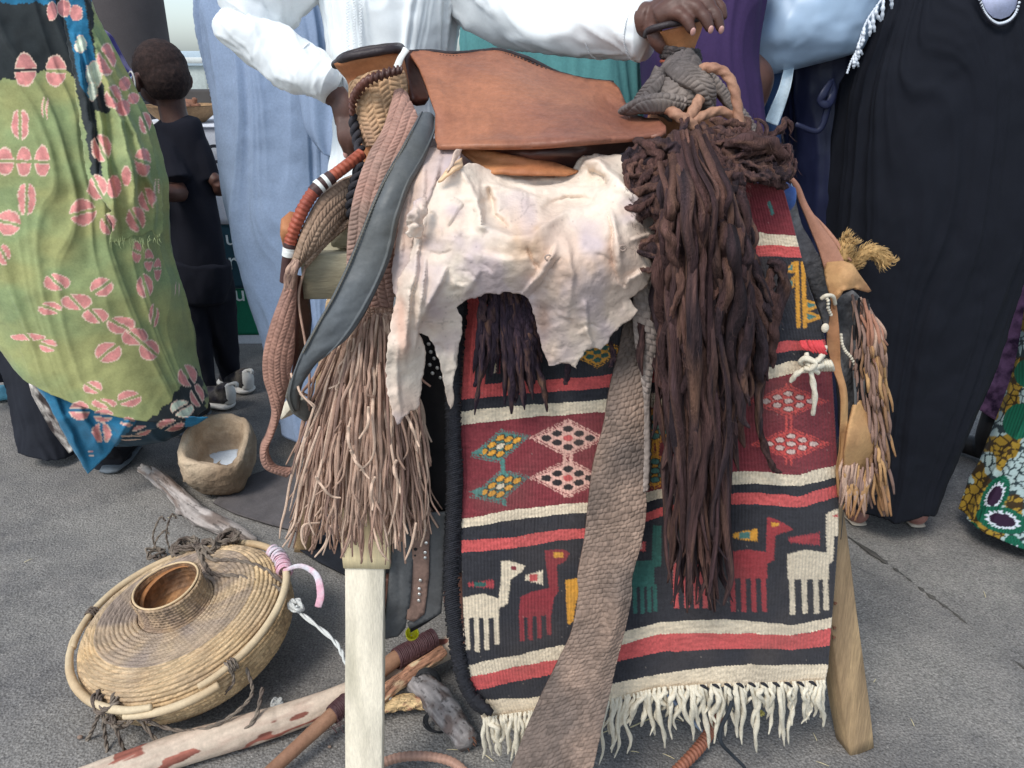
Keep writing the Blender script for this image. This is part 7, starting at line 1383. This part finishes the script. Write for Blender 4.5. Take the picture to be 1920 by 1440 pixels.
# ---- driftwood branch
MDr = M('driftwood', lin(156, 148, 142), .85, attr=True, var=.22, vs=14, bump=.9, bs=40, bd=.004, tint=lin(126, 116, 110))
def log(name, label, pts, rad, mat, cat='stick', rough=.2, n=64, m=200, seed=1, parent=None, nm='wood', knots=()):
    t = thing(name, label, cat, pts[0]) if parent is None else parent
    def rf(s, p):
        r = 1+rough*n2(np.cos(p)*1.3+2*s, np.sin(p)*1.3+s*5, 1, 1, seed, 3)+rough*.5*n2(p*2, s*3, 1, 1, seed+4, 2)
        for ks, kp, ka in knots: r = r+ka*np.exp(-((s-ks)/.018)**2-((((p-kp+pi) % (2*pi))-pi)/.5)**2)
        return r
    V, Q, T = tube(pts, rad, n=n, m=m, rf=lambda s, p: rf(s, p)-.05*(np.abs(n2(p*2.2, s*3.5, 1, 1, seed+31, 3)) < .05))
    s_, p_ = np.meshgrid(np.linspace(0, 1, m), np.linspace(0, 2*pi, n, endpoint=False), indexing='ij')
    st5 = n2(p_*5, s_*5, 1, 1, seed+7, 3); ck = np.abs(n2(p_*2.2, s_*3.5, 1, 1, seed+31, 3)) < .05
    c = LOGC[mat.name][0]*(1+.35*st5)[..., None]; k = np.clip(n2(p_*1.2, s_*7, 1, 1, seed+17, 3)*1.8-.2, 0, 1)[..., None]; c = c*(1-k)+LOGC[mat.name][1]*k; c[ck] *= .45
    c = np.vstack((c.reshape(-1, 3), c[0, :1], c[-1, :1])); mesh_ob(nm, V, Q, mat, t, T=T, col=np.clip(c, .01, 1)); return t
t = log('driftwood_branch', 'knobbly grey driftwood branch running from the bowl towards the basket', [gnd(264, 880, .02), gnd(292, 892, .03), gnd(330, 925, .03), gnd(370, 962, .028), gnd(420, 990, .028), gnd(478, 1020, .02)], [.012, .024, .024, .03, .027, .018], MDr, 'branch', knots=((.1, 1.5, .5), (.45, 2.2, .55), (.5, .5, .4), (.62, 1.2, .4)))
V, Q, T = tube([gnd(290, 890, .04), gnd(276, 880, .05), gnd(266, 872, .045)], [.014, .011, .006], n=12, m=20, rf=lambda s, p: 1+.2*n2(s, p, 6, 1, 4)); mesh_ob('stub', V, Q, MDr, t, T=T, col=np.tile(np.array(lin(150, 142, 136)), (len(V), 1)))
# ---- peeled log with red bark patches
def bark(X, Y, V=None): pass
MLg = M('peeled_log', attr=True, rough=.75, var=.15, vs=30, bump=.6, bs=70, bd=.002)
P0, P1, P2 = gnd(150, 1475, .03), gnd(620, 1318, .035), gnd(880, 1196, .05)
pts = [P0, P0*.66+P1*.34+(0, .01, 0), P0*.33+P1*.67, P1, (P1+P2)/2, P2]
tl = thing('peeled_log', 'long pale peeled log with rusty bark patches, lying under the trestle at bottom left', 'log', P1)
V, Q, T = tube(pts, [.034, .032, .031, .028, .026, .026], n=96, m=700, rf=lambda s, p: 1+.05*n2(np.cos(p)*1.3+2*s, np.sin(p)*1.3+s*9, 1, 1, 2, 3)+.05*np.exp(-((s-.46)/.01)**2)*np.cos(p-2))
X, Y = proj(V); al = X*.93-Y*.37; ac = X*.37+Y*.93
f1 = n2(al, ac, .012, .05, 21, 3); f2 = n2(al, ac, .006, .12, 5, 2)
c = np.array(lin(204, 184, 164))*(1+.12*f2)[:, None]; c = c*(1-.5*np.clip(n2(al, ac, .02, .1, 9, 2), 0, 1)[:, None])+np.array(lin(168, 138, 122))*.5*np.clip(n2(al, ac, .02, .1, 9, 2), 0, 1)[:, None]
k = np.clip((f1-.36)/.07, 0, 1)[:, None]; c = c*(1-k)+np.array(lin(148, 90, 76))*(1+.5*f2[:, None])*k
mesh_ob('wood', V, Q, MLg, tl, T=T, col=c)
MKn = M('knot_dark', lin(110, 76, 60), .8, var=.3, bump=.6)
# ---- bound tool handle crossing
hd_ = thing('tool_handle', 'reddish-brown wooden tool handle bound with dark wire, crossing in front of the peeled log', 'tool handle', gnd(520, 1430))
MHd = M('handle_wood', lin(150, 112, 88), .55, var=.15, vs=20, bump=.3, bs=80, stretch=(1, 1, 1), tint=lin(128, 92, 72)); MWi = M('purple_wire', lin(78, 52, 54), .5, var=.3, bump=.3)
H0, H1 = gnd(490, 1462, .03), gnd(640, 1325, .065); H2 = gnd(735, 1240, .085); H3 = gnd(815, 1196, .09)
V, Q, T = tube([H0, (H0+H1)/2, H1, H2, H3], [.013, .014, .016, .018, .02], n=20, m=80, rf=lambda s, p: 1+.05*n2(s, p, 9, 1, 3)); mesh_ob('shaft', V, Q, MHd, hd_, T=T)
def wind(pa, pb, r, k, wr_, mat, parent, name='wire_turn'):
    d = (pb-pa)/np.linalg.norm(pb-pa); u1 = np.cross(d, (0, 0, 1)); u1 /= np.linalg.norm(u1); u2 = np.cross(u1, d); L = []
    for i in range(k):
        c0 = pa+(pb-pa)*(i+R.uniform(-.2, .2))/k; L.append(tube([c0+(u1*cos(b)+u2*sin(b))*r*R.uniform(1, 1.06)+d*.003*sin(b) for b in np.linspace(0, 2*pi, 14)], wr_, n=6, m=28))
    for V, Q, T in L: mesh_ob(name, V, Q, mat, parent, T=T)
wind(H1-(H1-H0)*.12, H1+(H2-H1)*.12, .0175, 16, .0018, MWi, hd_); wind(H2+(H3-H2)*.1, H3, .021, 26, .002, MWi, hd_)
for i in range(5): tube_ob('wire_end', [H1+(0, -.012, .01), H1+(R.uniform(-.02, .02), -.03, -.01), H1+(R.uniform(-.05, .02), -.04, -.03)], .0007, MWi, hd_, n=5, m=12)
# ---- split stick, forked grey log, cap, wire coil
MSp = M('split_wood', lin(206, 178, 128), .75, attr=True, var=.25, vs=24, bump=.7, bs=60, tint=lin(160, 110, 84))
log('split_stick', 'short split yellow stick tied beneath the forked grey log', [gnd(722, 1322, .03), gnd(760, 1316, .035), gnd(800, 1318, .03)], [.016, .017, .014], MSp, seed=5, rough=.2)
log('bark_stick', 'stick with reddish split bark just below the bound tool handle', [gnd(690, 1330, .05), gnd(760, 1268, .065), gnd(832, 1222, .07)], [.014, .015, .014], M('bark_stick_wood', lin(164, 118, 92), .7, attr=True, var=.35, vs=30, bump=.7, bs=60, tint=lin(204, 176, 138)), seed=8, rough=.22)
fk = log('forked_log', 'weathered grey log end with splintered brown tip below the rug corner', [gnd(782, 1276, .045), gnd(812, 1306, .042), gnd(848, 1350, .038), gnd(876, 1392, .03)], [.026, .028, .027, .024], M('weathered_log', lin(126, 122, 122), .85, attr=True, var=.25, vs=18, bump=.9, bs=50, bd=.004, tint=lin(96, 88, 86)), 'log', seed=11, rough=.14)
for i in range(16):
    a = R.uniform(0, 6.3); q = gnd(872, 1384, .032)+np.array((cos(a)*.016, 0, sin(a)*.016)); tube_ob('splinter', [q+(-.012, .02, .004), q, q+np.array((.008, -.016*R.uniform(.3, 1), -.003))], [.004, .003, .0006], MKn, fk, n=5, m=8, flat=.5)
wc2 = thing('wire_coil', 'small coil of black wire hanging at the forked log', 'wire', gnd(822, 1350))
MBw = M('black_wire', (.018, .018, .02), .45, bump=0)
for i in range(12):
    c0 = gnd(822+R.uniform(-4, 4), 1345, .03); tube_ob('wire_loop', [c0+np.array((.028*cos(b)*R.uniform(.9, 1.1), .03*sin(b)*.4, .018*sin(b)+R.uniform(-.002, .002)-.01)) for b in np.linspace(0, 2*pi, 12)], .0011, MBw, wc2, n=5, m=50)
for i in range(5):
    c0 = gnd(800, 1288, .05); tube_ob('wire_loop', [c0+np.array((.03*cos(b), .012*sin(b)+.003*i, .03*sin(b))) for b in np.linspace(-1.2+.1*i, 3.6, 12)], .0012, MBw, wc2, n=5, m=40)
cp_ = at(772, 1190, 1.2)
ycp = thing('bottle_cap', 'bright yellow plastic cap above the bound tool handle', 'cap', cp_)
lathe('cap', [(.004, -.008), (.010, -.008), (.0115, .0), (.012, .008), (.013, .009), (.0115, .01), (.0105, .0), (.008, -.005), (.001, -.005)], cp_, M('yellow_plastic', lin(214, 206, 40), .35, var=.05, bump=0), ycp, n=30, axis=(.2, -.5, .8))
# ---- dark mats on the ground
MMt = M('dark_mat', lin(92, 87, 87), .9, var=.22, vs=14, bump=.5, bs=200)
def mat_ob(name, label, poly, z, mat):
    P = [gnd(x, y, 0) for x, y in poly]; n = len(P); c = np.mean(P, 0); out = []; 
    pts = [Vector(p[:2]) for p in P]; x0, y0 = np.min(P, 0)[:2]; x1, y1 = np.max(P, 0)[:2]
    gx_, gy_ = np.meshgrid(np.arange(x0, x1, .02), np.arange(y0, y1, .02)); k = inpoly(gx_, gy_, [tuple(p) for p in pts]); pts += [Vector((a, b)) for a, b in zip(gx_[k], gy_[k])]
    vs, es, fs, *_ = delaunay_2d_cdt(pts, [(i, (i+1) % n) for i in range(n)], [list(range(n))], 1, 1e-4); vs = np.array([tuple(v) for v in vs])
    zz = z+.004+.006*np.clip(n2(vs[:, 0], vs[:, 1], 12, 12, 3, 3), 0, 1)
    return tag(mesh_ob(name, np.stack((vs[:, 0], vs[:, 1], zz), -1), None, mat, T=[f for f in fs if len(f) == 3], thick=.005), label, 'mat')
mat_ob('ground_cloth', 'flat dark grey cloth on the asphalt between bowl and trestle', [(400, 945), (440, 905), (520, 878), (620, 880), (640, 960), (600, 985), (560, 1000), (500, 985), (440, 965)], .0, MMt)
mat_ob('black_cloth', 'crumpled black cloth lying under the trestle behind the pale post', [(560, 1035), (600, 985), (660, 970), (820, 970), (830, 1060), (740, 1095), (650, 1085), (600, 1060)], .004, M('black_cloth', lin(34, 36, 42), .9, var=.2, bump=.4))
# ================================================================ GROUND OBJECTS, RIGHT AND FRONT
MWh2 = M('whip_leather', lin(150, 96, 74), .5, var=.2, vs=30, bump=.4, bs=240, tint=lin(124, 76, 60))
ws = thing('braided_whip', 'reddish-brown spiral-wrapped leather whip handle sticking out from under the rug fringe', 'whip', gnd(1290, 1430))
tube_ob('handle', [gnd(1352, 1335, .05), gnd(1335, 1365, .04), gnd(1312, 1400, .03), gnd(1272, 1442, .025), gnd(1235, 1475, .02)], [.0095, .011, .0115, .0105, .009], MWh2, ws, n=20, m=240, rf=lambda s, p: 1+.09*np.sin(p+s*190))
pa = thing('leather_lead', 'pinkish-brown braided leather cord arching along the bottom edge by the post', 'cord', gnd(770, 1430))
MPc = M('pink_cord', lin(172, 134, 116), .6, var=.15, vs=30, bump=.3)
tube_ob('cord', [gnd(660, 1470, .02), gnd(700, 1440, .03), gnd(745, 1421, .035), gnd(800, 1418, .035), gnd(850, 1430, .03), gnd(885, 1462, .02)], .0085, MPc, pa, n=24, m=300, rf=lambda s, p: 1+.12*np.sin(2*p+s*90)*np.sin(2*p-s*90))
o = tube_ob('black_thong', A([(1372, 1315, 1.09), (1366, 1335, 1.08), (1352, 1365, 1.07), (1352, 1392, 1.06), (1372, 1415, 1.06), (1395, 1438, 1.05), (1405, 1460, 1.05)]), [.0035, .004, .0038, .003], M('black_cord', (.02, .024, .03), .8), None, n=8, m=80, flat=.7); tag(o, 'flat black cord hanging out of the cream fringe', 'cord')
o = tube_ob('metal_rod', [gnd(1222, 1272, .03), gnd(1260, 1312, .02), gnd(1302, 1356, .008), gnd(1322, 1376, .006)], [.0045, .0045, .0045, .0015], M('steel_rod', lin(150, 160, 176), .35, metal=.4, bump=0), None, n=12, m=30); tag(o, 'thin blue-grey metal rod lying under the rug fringe', 'rod')
o = tube_ob('straw_stem', [gnd(1182, 1364, .004), gnd(1236, 1339, .006)], .0015, M('straw', 0), None, n=6, m=6); tag(o, 'single pale straw left of the metal rod', 'straw stem')
o = tube_ob('straw_stem', [gnd(1130, 1374, .004), gnd(1150, 1366, .006)], .001, M('straw', 0), None, n=6, m=6); tag(o, 'shorter straw nearer the scale-braided strap', 'straw stem')
yf = thing('dry_flower', 'small crumpled yellow flower head under the cream fringe', 'flower', gnd(1424, 1338))
MYf = M('petal', lin(190, 172, 92), .7, var=.2)
for i in range(9):
    a = i*.7; c0 = gnd(1424, 1338, .008); V, Q, T = tube([c0, c0+(cos(a)*.006, sin(a)*.005, .004), c0+(cos(a)*.011, sin(a)*.009, .001)], [.002, .004, .002], n=7, m=8, flat=.4, up=(0, 0, 1)); mesh_ob('petal', V, Q, MYf, yf, T=T)
ns = thing('nail_group', 'rusty bent nails in the right trestle leg', 'nail', at(1566, 1190, 1.2))
for x, y in ((1563, 1176), (1562, 1194), (1565, 1130)): tube_ob('nail', A([(x-4, y, 1.24), (x, y, 1.195), (x+2, y+2, 1.19)]), [.002, .002, .004], MKn, ns, n=7, m=8)
for px, py, r in ((150, 1382, .006), (618, 1400, .004), (1500, 1105, .003)):
    c0 = gnd(px, py, r*.6); V, Q, T = ell(c0, r, r*.8, r*.7, 10, 7); tag(mesh_ob('pebble', V, Q, M('pebble_stone', lin(140, 118, 104), .8), T=T), {150: 'brown pebble on the asphalt below the basket', 618: 'grey pebble beside the tool handle', 1500: 'tiny pebble behind the right trestle leg'}[px], 'pebble')
